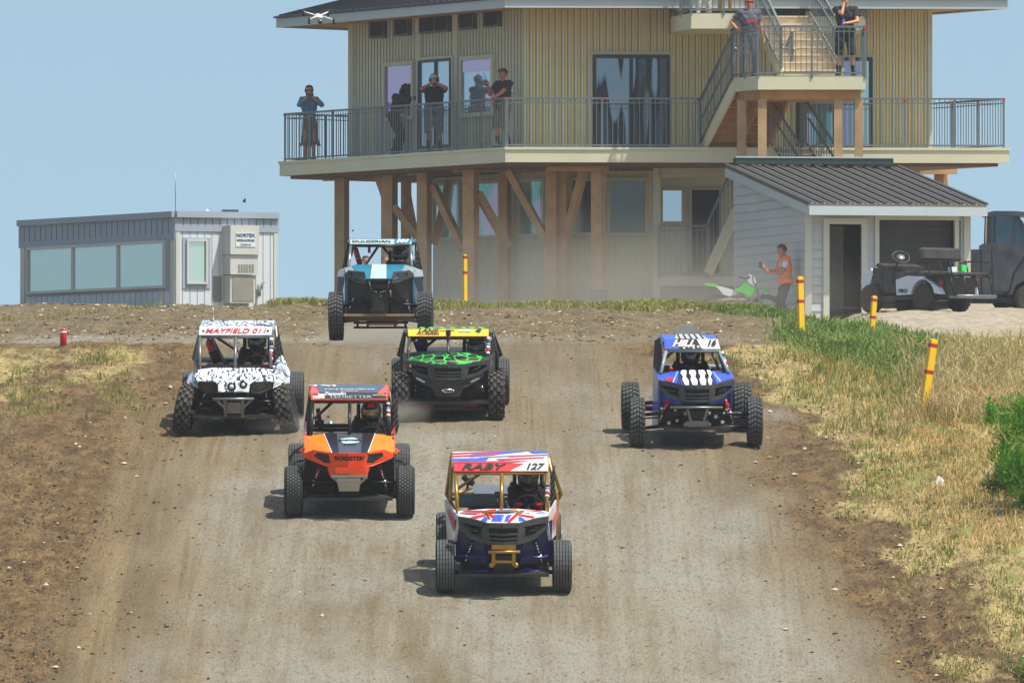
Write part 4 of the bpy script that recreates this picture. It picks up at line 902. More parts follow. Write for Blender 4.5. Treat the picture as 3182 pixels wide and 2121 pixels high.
# ---- orange buggy
def car_orange():
    car = Car((840, 1160, 500 / 1633), 805, 1450, 8.5, 'bright orange buggy with slate hood stripe and ROOSTER across its nose', GRP, mirror=800); r = car.root; K = car.K
    c = dict(vis_b=(410, 1190, 268), vis_t=(398, 1196, 195), roof_r=(398, 1192, 108), visor=M['ora'], roof=M['ora'], cage=M['blk_m'], pil=(412, 622, 1205, 615), cpost=(802, 612), belt=.92,
             hood_b=(345, 1255, 640, 615), hood_f=(628, 1000, 812), hood_o=(350, 1265, 815, 800), hood_a=(540, 1068), bulk=M['blk'], arm=M['blk_m'], helm=(1018, 385), rear_w=.60, spring=M['txtred'], shock=M['chrome'],
             braces=[((435, 450, 1.45), (630, 280, .9)), ((440, 520, 1.5), (790, 520, 1.5)), ((440, 575, 1.5), (790, 572, 1.5))],
             wheels=[dict(x=-.722, y=0, kind='fine', w=.24), dict(x=.722, y=0, kind='fine', w=.24), dict(x=-.71, y=2.05, kind='rib', w=.235), dict(x=.65, y=2.05, kind='rib', w=.22)])
    QV, QR = common(car, c); Qs = hood_quads(car, c); build_hood(car, Qs, [M['slate'], M['ora2'], M['ora2']], r)
    decal(r, QV, [(0, [(.12, .12), (.98, .12), (.97, .95), (.12, .95)]), (1, [(.03, .2), (.18, .2), (.18, .8), (.03, .8)]), (2, [(.03, .55), (.10, .55), (.10, .8), (.03, .8)]), (1, [(.80, .6), (.985, .6), (.985, .66), (.80, .66)])], [M['dslate'], M['white'], M['navy']])
    decal(r, QR, [(0, [(.12, 0), (.86, 0), (.96, 1), (.05, 1)])], [M['slate']])
    surf_text(r, QV, 'LEDBETTER', .52, .32, .060, M['ltgrey'], 0, .001, 1.75, .012); surf_text(r, QV, 'Zeppelin', .31, .76, .065, M['txtwht'], .3, .001, 1.25, .012); surf_text(r, QV, '747', .90, .80, .05, M['ora2'], .2, .002, 1.2, .012)
    surf_text(r, QR, '747', .2, .8, .16, M['txtwht'], -.4, .006, 1.5); surf_text(r, QR, 'HUTCHENS', .5, .35, .09, M['txtwht'], 0, .002, 1.4); surf_text(r, QR, 'RACING', .5, .12, .045, M['txtwht'], 0, .002, 1.3)
    decal(r, Qs[0], [(0, [(.05, 0), (.2, 0), (.25, 1), (.02, 1)]), (0, [(.80, 0), (.95, 0), (.98, 1), (.75, 1)]), (1, [(0, 0), (.02, 0), (.012, 1), (0, 1)]), (1, [(.98, 0), (1, 0), (1, 1), (.985, 1)])], [M['dslate'], M['white']])
    m = MB(); n = (Qs[0][1] - Qs[0][0]).cross(Qs[0][3] - Qs[0][0]).normalized(); ce = quad(Qs[0], .5, .62); pl = []
    for i in range(20): a = i / 20 * 6.283; k = 1 + .08 * math.sin(i * 5); pl.append(ce + Vector((.125 * k * math.cos(a), .10 * k * math.sin(a), .10 * k * math.sin(a) * (Qs[0][3] - Qs[0][0]).z / (Qs[0][3] - Qs[0][0]).y)) + n * .006)
    m.panel(pl, .001, d=n); m.build('round_emblem', M['pale'], r); surf_text(r, Qs[0], 'BROTHER', .5, .62, .052, M['dslate'], 0, .003, 1.25, .012); surf_text(r, Qs[0], 'RACING', .5, .42, .035, M['dslate'], 0, .002, 1.2, .012)
    yf = lambda x: -.46 + .6 * x * x + .12 * x
    m = MB(); car.sym(m, [[(628, 812), (800, 815), (800, 922), (652, 920)], [(652, 920), (800, 922), (800, 1030), (612, 1052), (585, 955), (640, 950)], [(350, 815), (440, 780), (628, 812), (628, 830), (460, 805), (448, 850), (385, 870), (345, 850)],
                          [(345, 850), (448, 845), (560, 915), (652, 915), (652, 950), (560, 945), (380, 872)], [(628, 812), (652, 860), (652, 920), (620, 918), (600, 830)]], yf, .05)
    for s in (-1, 1):
        f = lambda x, y, yy: K(800 + s * (x - 800) * -1 if s > 0 else x, y, yy)
        pl = [f(290, 790, .1), f(345, 745, -.02), f(370, 800, -.1), f(385, 860, -.12), f(330, 822, .05)]; m.panel(pl, .04, d=(0, 1, 0))
    m.build('nose', M['ora'], r)
    for s in (-1, 1):
        m = MB(); pts = [(468, 806), (585, 824), (628, 905), (520, 905), (458, 850)]; m.panel([K(x if s < 0 else 1600 - x, y, yf(abs(x - 800) / car.s) + .012) for x, y in pts], .03, d=(0, 1, 0)); m.build('headlight', M['lens'], r)
    m = MB(); m.panel([K(665, 958, -.475), K(948, 955, -.475), K(940, 1022, -.475), K(668, 1022, -.475)], .01, d=(0, 1, 0)); m.build('chin_panel', M['ora'], r)
    QN = [K(640, 920, -.475), K(975, 920, -.475), K(985, 815, -.475), K(630, 815, -.475)]; surf_text(r, QN, "'ROOSTER'", .5, .48, .075, M['txtblk'], .0, .004, 1.12, .006)
    m = MB(); y = -.50; m.box(K(810, 1048, y), (.47, .05, .03)); m.panel([K(680, 1078, y), K(925, 1075, y), K(905, 1198, y + .04), K(705, 1200, y + .04)], .02, d=(0, 1, 0)); m.beam(K(640, 1055, y + .02), K(712, 1120, y + .04), .03, .03); m.beam(K(985, 1055, y + .02), K(912, 1120, y + .04), .03, .03)
    bo = m.build('bumper', M['silver'], r); m = MB(); m.box(K(802, 1080, y - .015), (.30, .02, .032)); m.build('bright_strip', M['silver'], bo)
    side_panels(car, [(345, 640, .22), (350, 815, -.08), (340, 1190, .12), (335, 1100, 1.5), (325, 510, 1.5)], [(1255, 630, .22), (1262, 805, -.08), (1255, 1190, .12), (1262, 1100, 1.5), (1262, 500, 1.5)], M['blk'])
    m = MB(); m.panel([K(330, 480, 1.4), K(345, 640, .2), K(350, 800, -.02), K(332, 700, 1.2)], .03, d=(1, 0, 0)); m.panel([K(1255, 480, 1.4), K(1258, 640, .2), K(1262, 800, -.02), K(1268, 700, 1.2)], .03, d=(-1, 0, 0)); m.each('door_panel', M['ora'], r)
    m = MB(); m.tube([K(595, 620, 1.9), K(600, 560, 1.9), K(580, 480, 1.9)], [.035, .035, .04], 12); m.build('exhaust_pipe', M['chrome'], r)
    m = MB(); m.tube([K(500, 560, 1.4), K(480, 450, 1.5), K(465, 350, 1.5)], .03, 8); m.box(K(480, 500, 1.5), (.12, .08, .09)); m.build('rear_strut', M['blk_m'], r)
    for s in (-1, 1): m = MB(); x = (lambda v: v if s < 0 else 1605 - v); m.tube([K(x(335), 885, .1), K(x(255), 900, .05), K(x(235), 940, .02)], .012); m.build('brake_hose', M['blk_m'], r)
    stickers(car, K(1197, 440, .36), K(1193, 300, .5), 6)
    driver(car, 1015, 395, 1.08, 'driver in orange and black suit with red striped helmet in the orange buggy', M['c_black'], M['blk'], M['ora'], M['mirrorv'], M['ora'])
car_orange()

# ---- white sketched buggy
def car_white():
    car = Car((500, 960, 460 / 1717), 862, 1447, 6, 'white buggy covered in black sketch pattern with red MAYFIELD 011 on its visor', GRP, mirror=860); r = car.root; K = car.K
    c = dict(vis_b=(428, 1280, 300), vis_t=(436, 1290, 205), roof_r=(450, 1300, 122), visor=M['white'], roof=M['swirl'], cage=M['steel'], pil=(448, 690, 1275, 680), cpost=(858, 680), belt=.86, pmat=M['steel'],
             hood_b=(400, 1330, 705, 682), hood_f=(670, 1045, 862), hood_o=(400, 1330, 850, 835), hood_a=(600, 1130), bulk=M['blk'], arm=M['blk_m'], helm=(1095, 385), rear_w=.62,
             braces=[((590, 300, .9), (860, 480, 1.5)), ((640, 690, 1.2), (800, 580, 1.5)), ((480, 590, 1.4), (800, 585, 1.4)), ((560, 320, 1.4), (750, 680, 1.2))],
             wheels=[dict(x=-.685, y=0, kind='knob', w=.22, camber=.15, steer=-.12), dict(x=.70, y=0, kind='knob', w=.22, camber=-.21, steer=-.10), dict(x=-.66, y=2.05, kind='rib', w=.23), dict(x=.79, y=2.05, kind='rib', w=.23)])
    QV, QR = common(car, c); Qs = hood_quads(car, c); build_hood(car, Qs, [M['swirl']], r)
    surf_text(r, QV, 'MAYFIELD 011', .50, .45, .102, M['txtred'], .3, .0015, 1.32)
    for u in (.06, .94): m = MB(); q = quad(QV, u, .5); m.lathe([(.016, -.014), (.016, 0), (.001, 0)], 12, 'Y', q); m.build('bolt', M['txtblk'], r)
    m = MB(); q = quad(QR, .16, .7); m.tube([q, q + Vector((0, 0, .05))], .018); m.tube([q, q + Vector((.0, 0, .12)), q + Vector((0, 0, .20))], [.014, .012, .004]); m.build('antenna', M['silver'], r)
    yf = lambda x: -.44 + .6 * x * x + .10 * x
    m = MB(); car.sym(m, [[(440, 840), (650, 850), (665, 900), (670, 975), (540, 975), (432, 925)], [(520, 965), (860, 960), (860, 988), (560, 985)]], yf, .05); m.each('nose_frame', M['dslate'], r)
    m = MB(); car.poly(m, [(668, 858, -.40), (1045, 858, -.40), (1030, 965, -.46), (680, 965, -.46)], 0, .03); m.build('nose_panel', M['swirl'], r)
    # monster wheel drawing on the nose panel
    m = MB()
    for cx, cy, rr in ((830, 905, .058), (965, 885, .050)):
        q = K(cx, cy, -.475); m.lathe([(rr, -.004), (rr, .004), (.001, .004)], 18, 'Y', q, 0); q2 = q + Vector((0, -.006, 0)); m.lathe([(rr * .55, -.003), (rr * .55, .002), (.001, .002)], 14, 'Y', q2, 1)
        for i in range(12): a = i * .5236; m.box(q + Vector((rr * math.cos(a), -.002, rr * math.sin(a))), (.016, .008, .016), mi=0, ry=a)
    m.build('livery', [M['txtblk'], M['white']], r)
    for s in (-1, 1):
        m = MB(); pts = [(462, 850), (630, 862), (655, 925), (560, 945), (470, 915)]; m.panel([K(x if s < 0 else 1720 - x, y, yf(abs(x - 860) / car.s) - .008) for x, y in pts], .02, d=(0, 1, 0)); m.build('headlight', M['lens'], r)
    m = MB()
    for s in (-1, 1):
        f = lambda x, y, yy: K(x if s < 0 else 1735 - x, y, yy); Q = [f(432, 925, -.1), f(305, 855, .15), f(310, 760, .5), f(372, 720, .3), f(400, 790, -.05), f(425, 850, -.1)]; m.panel(Q, .02, d=(0, 1, 0))
    m.each('fender', M['swirl'], r)
    m = MB(); y = -.5; m.tube([K(612, 1047, y), K(1090, 1045, y)], .019); 
    for s in (-1, 1): g_ = lambda v: v if s < 0 else 1712 - v; m.tube([K(g_(640), 1050, y + .02), K(g_(752), 1150, y + .05), K(g_(755), 1250, y + .08)], .017); m.beam(K(g_(752), 1060, y + .03), K(g_(757), 1255, y + .08), .04, .02)
    m.panel([K(778, 1090, y + .03), K(935, 1090, y + .03), K(935, 1212, y + .06), K(778, 1212, y + .06)], .015, d=(0, 1, 0)); m.build('bumper', M['steel'], r)
    m = MB(); m.panel([K(740, 1270, -.35), K(985, 1270, -.35), K(985, 1335, -.1), K(745, 1335, -.1)], .03, d=(0, 1, 0)); m.build('skid_plate', M['blk'], r)
    side_panels(car, [(400, 640, .3), (405, 860, -.05), (385, 1290, .12), (372, 1250, 1.5), (378, 630, 1.4)], [(1330, 640, .3), (1325, 850, -.05), (1340, 1290, .12), (1400, 1250, 1.5), (1400, 560, 1.5)], M['blk'])
    m = MB(); m.panel([K(380, 625, 1.2), K(445, 700, .25), K(420, 850, -.02), K(370, 790, .8)], .03, d=(1, 0, 0)); m.panel([K(1390, 530, 1.4), K(1320, 660, .25), K(1345, 850, .0), K(1475, 860, 1.0), K(1480, 730, 1.3)], .03, d=(-1, 0, 0)); m.each('door_panel', M['swirl'], r)
    # fire extinguisher strapped to the cage
    e = empty('fire_extinguisher', label='red fire extinguisher strapped inside the white sketched buggy', cat='extinguisher'); m = MB(); a, b = Vector((0, 0, 0)), Vector((.12, .03, -.30))
    m.tube([a, a.lerp(b, .1), b.lerp(a, .05), b], [.03, .06, .062, .05], 14); m.build('cylinder', M['redfe'], e); m = MB(); m.tube([a + Vector((-.01, 0, .06)), a], .02); m.box(a + Vector((-.02, 0, .065)), (.09, .02, .02)); m.build('valve', M['blk_m'], e)
    m = MB(); m.tube([a.lerp(b, .5), b.lerp(a, -.05)], .068, 14); m.build('strap', M['strap'], e); e.matrix_world = car.MW @ Matrix.Translation(K(525, 350, 1.3))
    for s in (-1, 1):
        m = MB(); g_ = lambda v: v if s < 0 else 1720 - v; m.tube([K(g_(600), 1190, .0), K(g_(510), 1145, -.02), K(g_(430), 1170, 0), K(g_(385), 1230, 0)], .008, 6); m.build('brake_hose', M['tan'], r)
        m = MB(); m.box(K(g_(370), 1215, 0), (.05, .06, .10)); m.build('brake_caliper', M['gold'], r)
    stickers(car, K(1274, 600, .3), K(1274, 330, .48), 6)
    driver(car, 1095, 385, 1.08, 'driver in black gripping the wheel of the white sketched buggy', M['c_black'], M['blk'], M['blk'], M['fcarbon'], M['skin'])
car_white()

# ---- teal buggy in the air
def car_teal():
    car = Car((980, 720, 400 / 1651), 822, 1300, -3.3, 'teal and grey buggy in mid air above the jump with DULGERIAN on its roof', GRP, Y=180, mirror=822, yaw=-.6); r = car.root; K = car.K
    c = dict(vis_b=(428, 1228, 152), vis_t=(432, 1224, 92), roof_r=(400, 1262, 80), visor=M['pale'], roof=M['teal'], cage=M['blk_m'], pil=(420, 440, 1232, 435), belt=1.0, pmat=M['silver'], vy1=.56,
             hood_b=(365, 1290, 460, 418), hood_f=(640, 1010, 603), hood_o=(395, 1255, 520, 515), hood_a=(520, 1140), bulk=M['blk'], arm=M['blk_m'], helm=(1075, 295), rear_w=.64, floor=M['tan'], floor_w=.56, floor_l=1.35, spring=M['blk_m'], net=True,
             braces=[((805, 165, .6), (615, 415, 1.5)), ((835, 165, .6), (960, 330, 1.5)), ((440, 300, .9), (470, 170, .6))],
             wheels=[dict(x=-.69, y=0, kind='block', w=.235, z=.33), dict(x=.72, y=0, kind='block', w=.235, z=.33), dict(x=-.735, y=2.05, kind='block', w=.235, z=.33), dict(x=.70, y=2.05, kind='block', w=.235, z=.33)])
    QV, QR = common(car, c); Qs = hood_quads(car, c); build_hood(car, Qs, [M['teal'], M['lgrey'], M['lgrey']], r)
    decal(r, Qs[0], [(0, [(.2, 0), (.74, 0), (.62, 1), (.33, 1)]), (1, [(.24, 0), (.70, 0), (.60, 1), (.35, 1)])], [M['txtwht'], M['pale']])
    decal(r, Qs[1], [(0, [(1, 0), (1, 1), (.55, 1), (.8, .1)])], [M['teal']]); decal(r, Qs[2], [(0, [(0, 0), (0, 1), (.45, 1), (.2, .1)])], [M['teal']])
    surf_text(r, QV, 'DULGERIAN', .35, .48, .066, M['txtblk'], 0, .001, 1.70); decal(r, QV, [(0, [(.72, .08), (.97, .08), (.99, .95), (.72, .95)])], [M['teal']]); surf_text(r, QV, '101', .84, .5, .088, M['txtwht'], .3, .006, 1.5, .014)
    yf = lambda x: -.42 + .6 * x * x
    NF = 1; m = MB(); car.sym(m, [[(430, 492), (635, 515), (640, 535), (452, 520)], [(600, 520), (640, 515), (665, 660), (625, 655), (600, 600)], [(430, 492), (455, 520), (465, 575), (380, 580), (372, 555), (385, 535)], [(380, 575), (465, 572), (560, 615), (650, 618), (665, 662), (560, 650)]], yf, .05); (m.each if NF else m.build)('nose_frame', M['fgrey'], r)
    for s in (-1, 1): m = MB(); pts = [(455, 522), (600, 525), (610, 610), (560, 612), (465, 572)]; m.panel([K(x if s < 0 else 1644 - x, y, yf(abs(x - 822) / car.s) + .03) for x, y in pts], .02, d=(0, 1, 0)); m.build('headlight', M['lens'], r)
    m = MB(); car.poly(m, [(665, 605), (1005, 605), (985, 632), (680, 632)], -.43, .05)
    for s in (-1, 1):
        g_ = lambda v: v if s < 0 else 1644 - v; m.tube([K(g_(690), 630, -.42), K(g_(720), 750, -.42), K(g_(740), 900, -.40), K(g_(725), 1020, -.38)], .018); m.tube([K(g_(720), 760, -.42), K(g_(790), 780, -.44)], .015)
    m.box(K(822, 900, -.3), (.26, .2, .3)); m.box(K(822, 1000, -.36), (.27, .04, .06)); m.box(K(822, 700, -.3), (.3, .05, .06)); m.build('bumper', M['blk_m'], r)
    for x, y in ((785, 770), (845, 775), (878, 768), (845, 825), (965, 760)): m = MB(); m.ball(K(x, y, -.46), .010, 8, 6); m.build('bolt', M['silver'], r)
    m = MB(); m.tube([K(968, 745, -.3), K(968, 840, -.3)], [.018, .012]); m.build('oil_fitting', M['silver'], r)
    side_panels(car, [(395, 580, -.05), (375, 1075, .0), (355, 1085, 1.6), (300, 480, 1.4)], [(1265, 575, -.05), (1285, 1075, .0), (1300, 1085, 1.6), (1345, 480, 1.4)], M['teal'])
    m = MB()
    for s in (-1, 1):
        g_ = lambda v: v if s < 0 else 1650 - v; m.panel([K(g_(285), 575, .25), K(g_(375), 580, -.05), K(g_(372), 640, -.0), K(g_(335), 790, .12), K(g_(268), 755, .35)], .03, d=(0, 1, 0))
    m.each('fender_flare', M['dnavy'], r)
    m = MB()
    for s in (-1, 1): g_ = lambda v: v if s < 0 else 1650 - v; m.panel([K(g_(270), 572, .3), K(g_(285), 490, .5), K(g_(400), 450, .25), K(g_(410), 520, -.1), K(g_(380), 580, -.1)], .02, d=(0, 1, 0))
    m.each('fender', M['lgrey'], r)
    m = MB(); m.panel([K(380, 560, .0), K(680, 640, -.1), K(980, 640, -.1), K(1270, 560, .0), K(1285, 1070, .05), K(375, 1070, .05)], .02, d=(0, 1, 0)); m.each('front_bulkhead', M['blk'], r)
    m = MB(); y = 2.0; m.tube([K(450, 1165, y), K(1160, 1160, y)], .02); m.tube([K(450, 1225, y), K(1150, 1225, y)], .018)
    for x in (500, 630, 985, 1120): m.tube([K(x, 1120, y - .05), K(x + 5, 1235, y)], .018)
    m.build('rear_frame', M['blk_m'], r)
    e = empty('fire_extinguisher', label='long red fire extinguisher slanting inside the teal buggy', cat='extinguisher'); m = MB(); a, b = Vector((0, 0, 0)), Vector((.09, .05, -.30)); m.tube([a + Vector((-.008, 0, .03)), a, b], [.02, .045, .045], 14); m.build('cylinder', M['redfe'], e); m = MB(); m.tube([a.lerp(b, .45), a.lerp(b, .52)], .049, 14); m.build('strap', M['silver'], e)
    e.matrix_world = car.MW @ Matrix.Translation(K(490, 215, 1.1))
    m = MB(); m.box(K(678, 215, .6), (.045, .03, .13), bev=.008); m.build('mirror', M['blk'], r)
    driver(car, 1072, 292, 1.08, 'driver in large black helmet in the airborne teal buggy', M['c_black'], M['blk'], M['silver'], M['fcarbon'], M['c_black'])
car_teal()

# ---- black and green buggy
def car_green():
    car = Car((1180, 980, 440 / 1916), 938, 1415, 6, 'black buggy with lime cell lines on its hood and a yellow LANE PLUMMER visor', GRP, mirror=925); r = car.root; K = car.K
    c = dict(vis_b=(378, 1476, 285), vis_t=(370, 1480, 190), roof_r=(330, 1520, 172), visor=M['yel'], roof=M['hex'], cage=M['blk_m'], pil=(385, 575, 1465, 560), cpost=(925, 520), belt=.72, pmat=M['fgrey'], vy1=.58,
             hood_b=(395, 1455, 575, 515), hood_f=(715, 1130, 665), hood_o=(395, 1455, 615, 605), hood_a=(640, 1200), bulk=M['blk'], arm=M['blk_m'], helm=(1305, 440), rear_w=.72, dz=-.02,
             braces=[((520, 500, 1.3), (780, 300, .9)), ((395, 365, .5), (540, 285, .55)), ((440, 300, 1.0), (520, 520, 1.3)), ((1310, 285, .6), (1445, 345, .5)), ((1100, 290, 1), (1180, 370, 1.3))],
             wheels=[dict(x=-.655, y=0, kind='knob', w=.22), dict(x=.655, y=0, kind='knob', w=.22, steer=.03), dict(x=-.70, y=2.05, kind='rib', w=.235), dict(x=.72, y=2.05, kind='rib', w=.235)])
    QV, QR = common(car, c); Qs = hood_quads(car, c); build_hood(car, Qs, [M['hex']], r)
    m = MB(); mi = K(925, 500, -.1)                                    # raised hood scoop
    for s in (-1, 1): m.panel([K(925 + s * 30, 515, .1), K(925 + s * 150, 512, .1), K(925 + s * 330, 560, .12), K(925 + s * 240, 575, -.05), K(925 + s * 60, 560, -.1)], .03, d=(0, 0, -1))
    m.each('hood_scoop', M['hex'], r)
    m = MB(); [m.ball(quad(QR, u, .1) + Vector((0, 0, .012)), (.045, .06, .014), 12, 6) for u in (.18, .29, .42, .55, .68, .78, .9)]; m.each('roof_bump', M['lime'], r)
    surf_text(r, QV, 'LANE', .25, .72, .056, M['txtblk'], .2, .002, 2.0, .012); surf_text(r, QV, 'PLUMMER', .25, .30, .042, M['txtblk'], .1, .001, 1.7, .012); surf_text(r, QV, '4', .86, .74, .085, M['txtblk'], .3, .006, 1.5, .012); surf_text(r, QV, 'RACER', .70, .72, .045, M['txtwht'], .2, .002, 1.2, .012)
    decal(r, QV, [(0, [(.37, .66), (.48, .68), (.48, .8), (.38, .74)]), (0, [(.53, .68), (.58, .72), (.56, .86), (.52, .84)])], [M['txtred']])
    m = MB(); m.box(K(925, 240, .42), (.07, .05, .085), bev=.01); m.tube([K(925, 285, .44), K(922, 330, .40)], .022); m.build('action_camera', M['blk'], r)
    fascia_A(car, (925, 682, 1.36, 1.02), M['fgrey'])
    yf = lambda x: -.40 + .5 * x * x
    m = MB(); car.sym(m, [[(440, 775), (730, 865), (925, 868), (925, 980), (700, 985), (560, 930), (450, 840)], [(700, 980), (925, 975), (925, 1105), (760, 1105), (735, 1040)]], yf, .06); m.build('bumper', M['blk'], r)
    m = MB(); car.sym(m, [[(370, 745, .0), (440, 780, .0), (560, 935, -.1), (735, 1045, -.15), (770, 1200, -.1), (380, 1280, .05)]], 0, .02); m.each('front_bulkhead', M['blk'], r)
    m = MB(); m.box(K(925, 1180, -.15), (.6, .04, .1)); m.box(K(925, 1270, -.0), (1.0, .04, .05)); m.build('skid_plate', M['blk'], r)
    m = MB(); q = K(925, 1030, -.46); m.tube([q + Vector((-.065, 0, 0)), q + Vector((-.05, 0, .018)), q + Vector((.05, 0, .018)), q + Vector((.065, 0, 0)), q + Vector((.05, 0, -.018)), q + Vector((-.05, 0, -.018))], .011, 6, closed=True); [m.ball(q + Vector((s * .075, 0, 0)), .018, 8, 6) for s in (-1, 1)]; m.build('winch_fairlead', M['silver'], r)
    m = MB()
    for s in (-1, 1): g_ = lambda v: v if s < 0 else 1845 - v; m.panel([K(g_(492), 850, -.36), K(g_(520), 855, -.36), K(g_(622), 905, -.38), K(g_(600), 920, -.38), K(g_(498), 872, -.36)], .02, d=(0, 1, 0))
    m.each('reflector', M['silver'], r)
    side_panels(car, [(385, 570, .1), (370, 745, -.02), (350, 1270, .08), (300, 1270, 1.5), (300, 500, 1.2)], [(1470, 560, .1), (1480, 745, -.02), (1480, 1270, .08), (1500, 1270, 1.5), (1560, 500, 1.2)], M['blk'])
    m = MB()
    for s in (-1, 1): g_ = lambda v: v if s < 0 else 1848 - v; m.panel([K(g_(188), 710, 1.6), K(g_(290), 708, 1.5), K(g_(300), 830, 1.4), K(g_(195), 820, 1.6)], .03, d=(0, 1, 0))
    m.each('rear_fender', M['blk'], r)
    m = MB()
    for s in (-1, 1): g_ = lambda v: v if s < 0 else 1848 - v; m.panel([K(g_(340), 565, .05), K(g_(385), 590, -.05), K(g_(410), 650, -.1), K(g_(375), 745, -.05), K(g_(308), 655, .1)], .03, d=(0, 1, 0))
    m.each('fender', M['fgrey'], r)
    for s in (-1, 1): surf_text(r, [K(925 + s * 300 - 100, 1250, -.18), K(925 + s * 300 + 100, 1250, -.18), K(925 + s * 300 + 100, 1200, -.18), K(925 + s * 300 - 100, 1200, -.18)], 'RACING', .5, .5, .03, M['txtred'], .4, .002, 1.6)
    m = MB(); m.ball(K(560, 395, 1.3), (.095, .09, .085), 12, 10); m.box(K(560, 480, 1.3), (.15, .12, .12), bev=.03); m.build('headrest', M['bluec'], r)
    stickers(car, K(1462, 540, .25), K(1470, 300, .48), 6)
    driver(car, 1302, 445, 1.08, 'driver in black helmet lying low behind the lime lined hood', M['c_black'], M['blk'], M['silver'], M['fcarbon'], M['c_black'])
car_green()

# ---- blue stars buggy
def star(cx, cz, rr, rot=0): return [(cx + (rr if i % 2 == 0 else rr * .42) * math.sin(i * math.pi / 5 + rot), cz + (rr if i % 2 == 0 else rr * .42) * math.cos(i * math.pi / 5 + rot)) for i in range(10)]
def car_blue():
    car = Car((1920, 980, 480 / 1711), 868, 1445, 6.2, 'blue buggy with white stars, HILL 16 on its roof, at the right of the track', GRP, mirror=858, yaw=1.2); r = car.root; K = car.K
    c = dict(vis_b=(528, 1150, 368), vis_t=(525, 1122, 258), roof_r=(500, 1108, 200), visor=M['white'], roof=M['blue'], cage=M['lgrey'], pil=(478, 640, 1226, 628), belt=.90, pmat=M['lgrey'], tw=.88,
             hood_b=(448, 1268, 655, 608), hood_f=(710, 1020, 775), hood_o=(445, 1272, 715, 690), hood_a=(675, 1040), bulk=M['blue'], arm=M['blk_m'], helm=(835, 450), rear_w=.46, floor_w=.45, net=False, spring=M['txtred'],
             braces=[((520, 500, 1.4), (640, 390, 1.0)), ((1150, 600, 1.0), (1060, 380, 1.0)), ((1250, 1000, 2.05), (1320, 990, 2.05)), ((440, 1005, 2.05), (330, 1010, 2.05))],
             wheels=[dict(x=-.80, y=0, kind='block', w=.205), dict(x=.79, y=0, kind='block', w=.205), dict(x=-.83, y=2.05, kind='block', w=.24), dict(x=.70, y=2.05, kind='block', w=.24)])
    QV, QR = common(car, c); Qs = hood_quads(car, c); build_hood(car, Qs, [M['txtblk'], M['blue'], M['blue']], r)
    decal(r, QV, [(0, [(0, 0), (.26, 0), (.26, 1), (0, 1)]), (1, [(.26, 0), (.66, 0), (.60, 1), (.20, 1)])], [M['blue'], M['txtblk']])
    surf_text(r, QV, 'HILL', .34, .50, .135, M['txtwht'], .4, .006, 1.12, .013); surf_text(r, QV, '16', .85, .55, .120, M['txtblk'], .3, .005, 1.0, .013)
    L_ = (QV[1] - QV[0]).length; H_ = (QV[3] - QV[0]).length; decal(r, QV, [(0, [((.35 + .085 * i) + x / L_, .10 + .10 * (i % 2) + z / H_) for x, z in star(0, 0, .025)]) for i in range(5)], [M['txtwht']], .006)
    decal(r, QR, [(0, [(.2, 0), (.82, 0), (.72, 1), (.3, 1)])] + [(1, [(.27 + .11 * i, 0), (.31 + .11 * i, 0), (.34 + .10 * i, 1), (.31 + .10 * i, 1)]) for i in range(5)], [M['white'], M['txtblk']])
    Lh = (Qs[0][1] - Qs[0][0]).length; pol = []
    for i, (u0, u1) in enumerate(((.05, .20), (.32, .50), (.62, .80), (.9, 1.0))): pol.append((0, [(u0 + .1 * (.5 - u0), 1), (u0 - .02, .8), (u0 + .03, .6), (u0 - .02, .35), (u0 + .02, .0), (u1, .0), (u1 + .03, .3), (u1 - .03, .55), (u1 + .02, .8), (u1 + .1 * (.5 - u1), 1)]))
    decal(r, Qs[0], pol, [M['txtwht']])
    decal(r, Qs[1], [(0, [(.45, .05), (.7, .35), (.5, .5), (.25, .3)]), (1, [(.55, .0), (.6, .0), (.95, .9), (.9, .9)]), (2, [(.75, .0), (.95, .0), (1, .6), (.98, .8)])], [M['red'], M['pale'], M['navy']]); decal(r, Qs[2], [(0, [(.55, .05), (.3, .35), (.5, .5), (.75, .3)]), (1, [(.45, .0), (.4, .0), (.05, .9), (.1, .9)]), (2, [(.25, .0), (.05, .0), (0, .6), (.02, .8)])], [M['red'], M['pale'], M['navy']])
    fascia_A(car, (862, 782, 1.0, .93), M['fgrey'])
    side_panels(car, [(445, 650, .2), (442, 720, -.1), (448, 1215, .1), (415, 1215, 1.5), (425, 560, 1.4)], [(1268, 640, .2), (1270, 715, -.1), (1268, 1205, .1), (1275, 1205, 1.5), (1240, 560, 1.4)], M['blue'])
    m = MB(); car.sym(m, [[(448, 740, .02), (600, 880, -.05), (720, 990, -.1), (450, 960, .05)]], 0, .02); m.each('front_bulkhead', M['blue'], r)
    m = MB(); car.sym(m, [[(448, 965, .04), (858, 1010, -.1), (858, 1215, -.02), (450, 1215, .06)]], 0, .02); lp = m.build('star_panel', M['txtblk'], r)
    m = MB()
    for (x, y, rr) in ((560, 1190, .035), (1155, 1180, .035), (480, 1030, .03), (1080, 1120, .04), (650, 1165, .03), (1200, 1040, .03), (630, 1055, .028), (1170, 1080, .022)): q = K(x, y, -.13); m.panel([q + Vector((a, 0, b)) for a, b in star(0, 0, rr, x)], .004, d=(0, -1, 0))
    m.build('star', M['txtwht'], lp)
    m = MB(); y = -.5; m.tube([K(560, 1020, y), K(1145, 1022, y)], .017)
    for s in (-1, 1): g_ = lambda v: v if s < 0 else 1730 - v; m.beam(K(g_(755), 1045, y + .03), K(g_(790), 1180, y + .05), .035, .03); m.ball(K(g_(735), 1090, y + .05), .028, 10, 8); m.ball(K(g_(735), 1210, y + .05), .032, 10, 8)
    m.box(K(868, 1185, y + .05), (.30, .03, .035)); m.box(K(868, 1215, y + .05), (.32, .02, .04)); m.build('bumper', M['steel'], r)
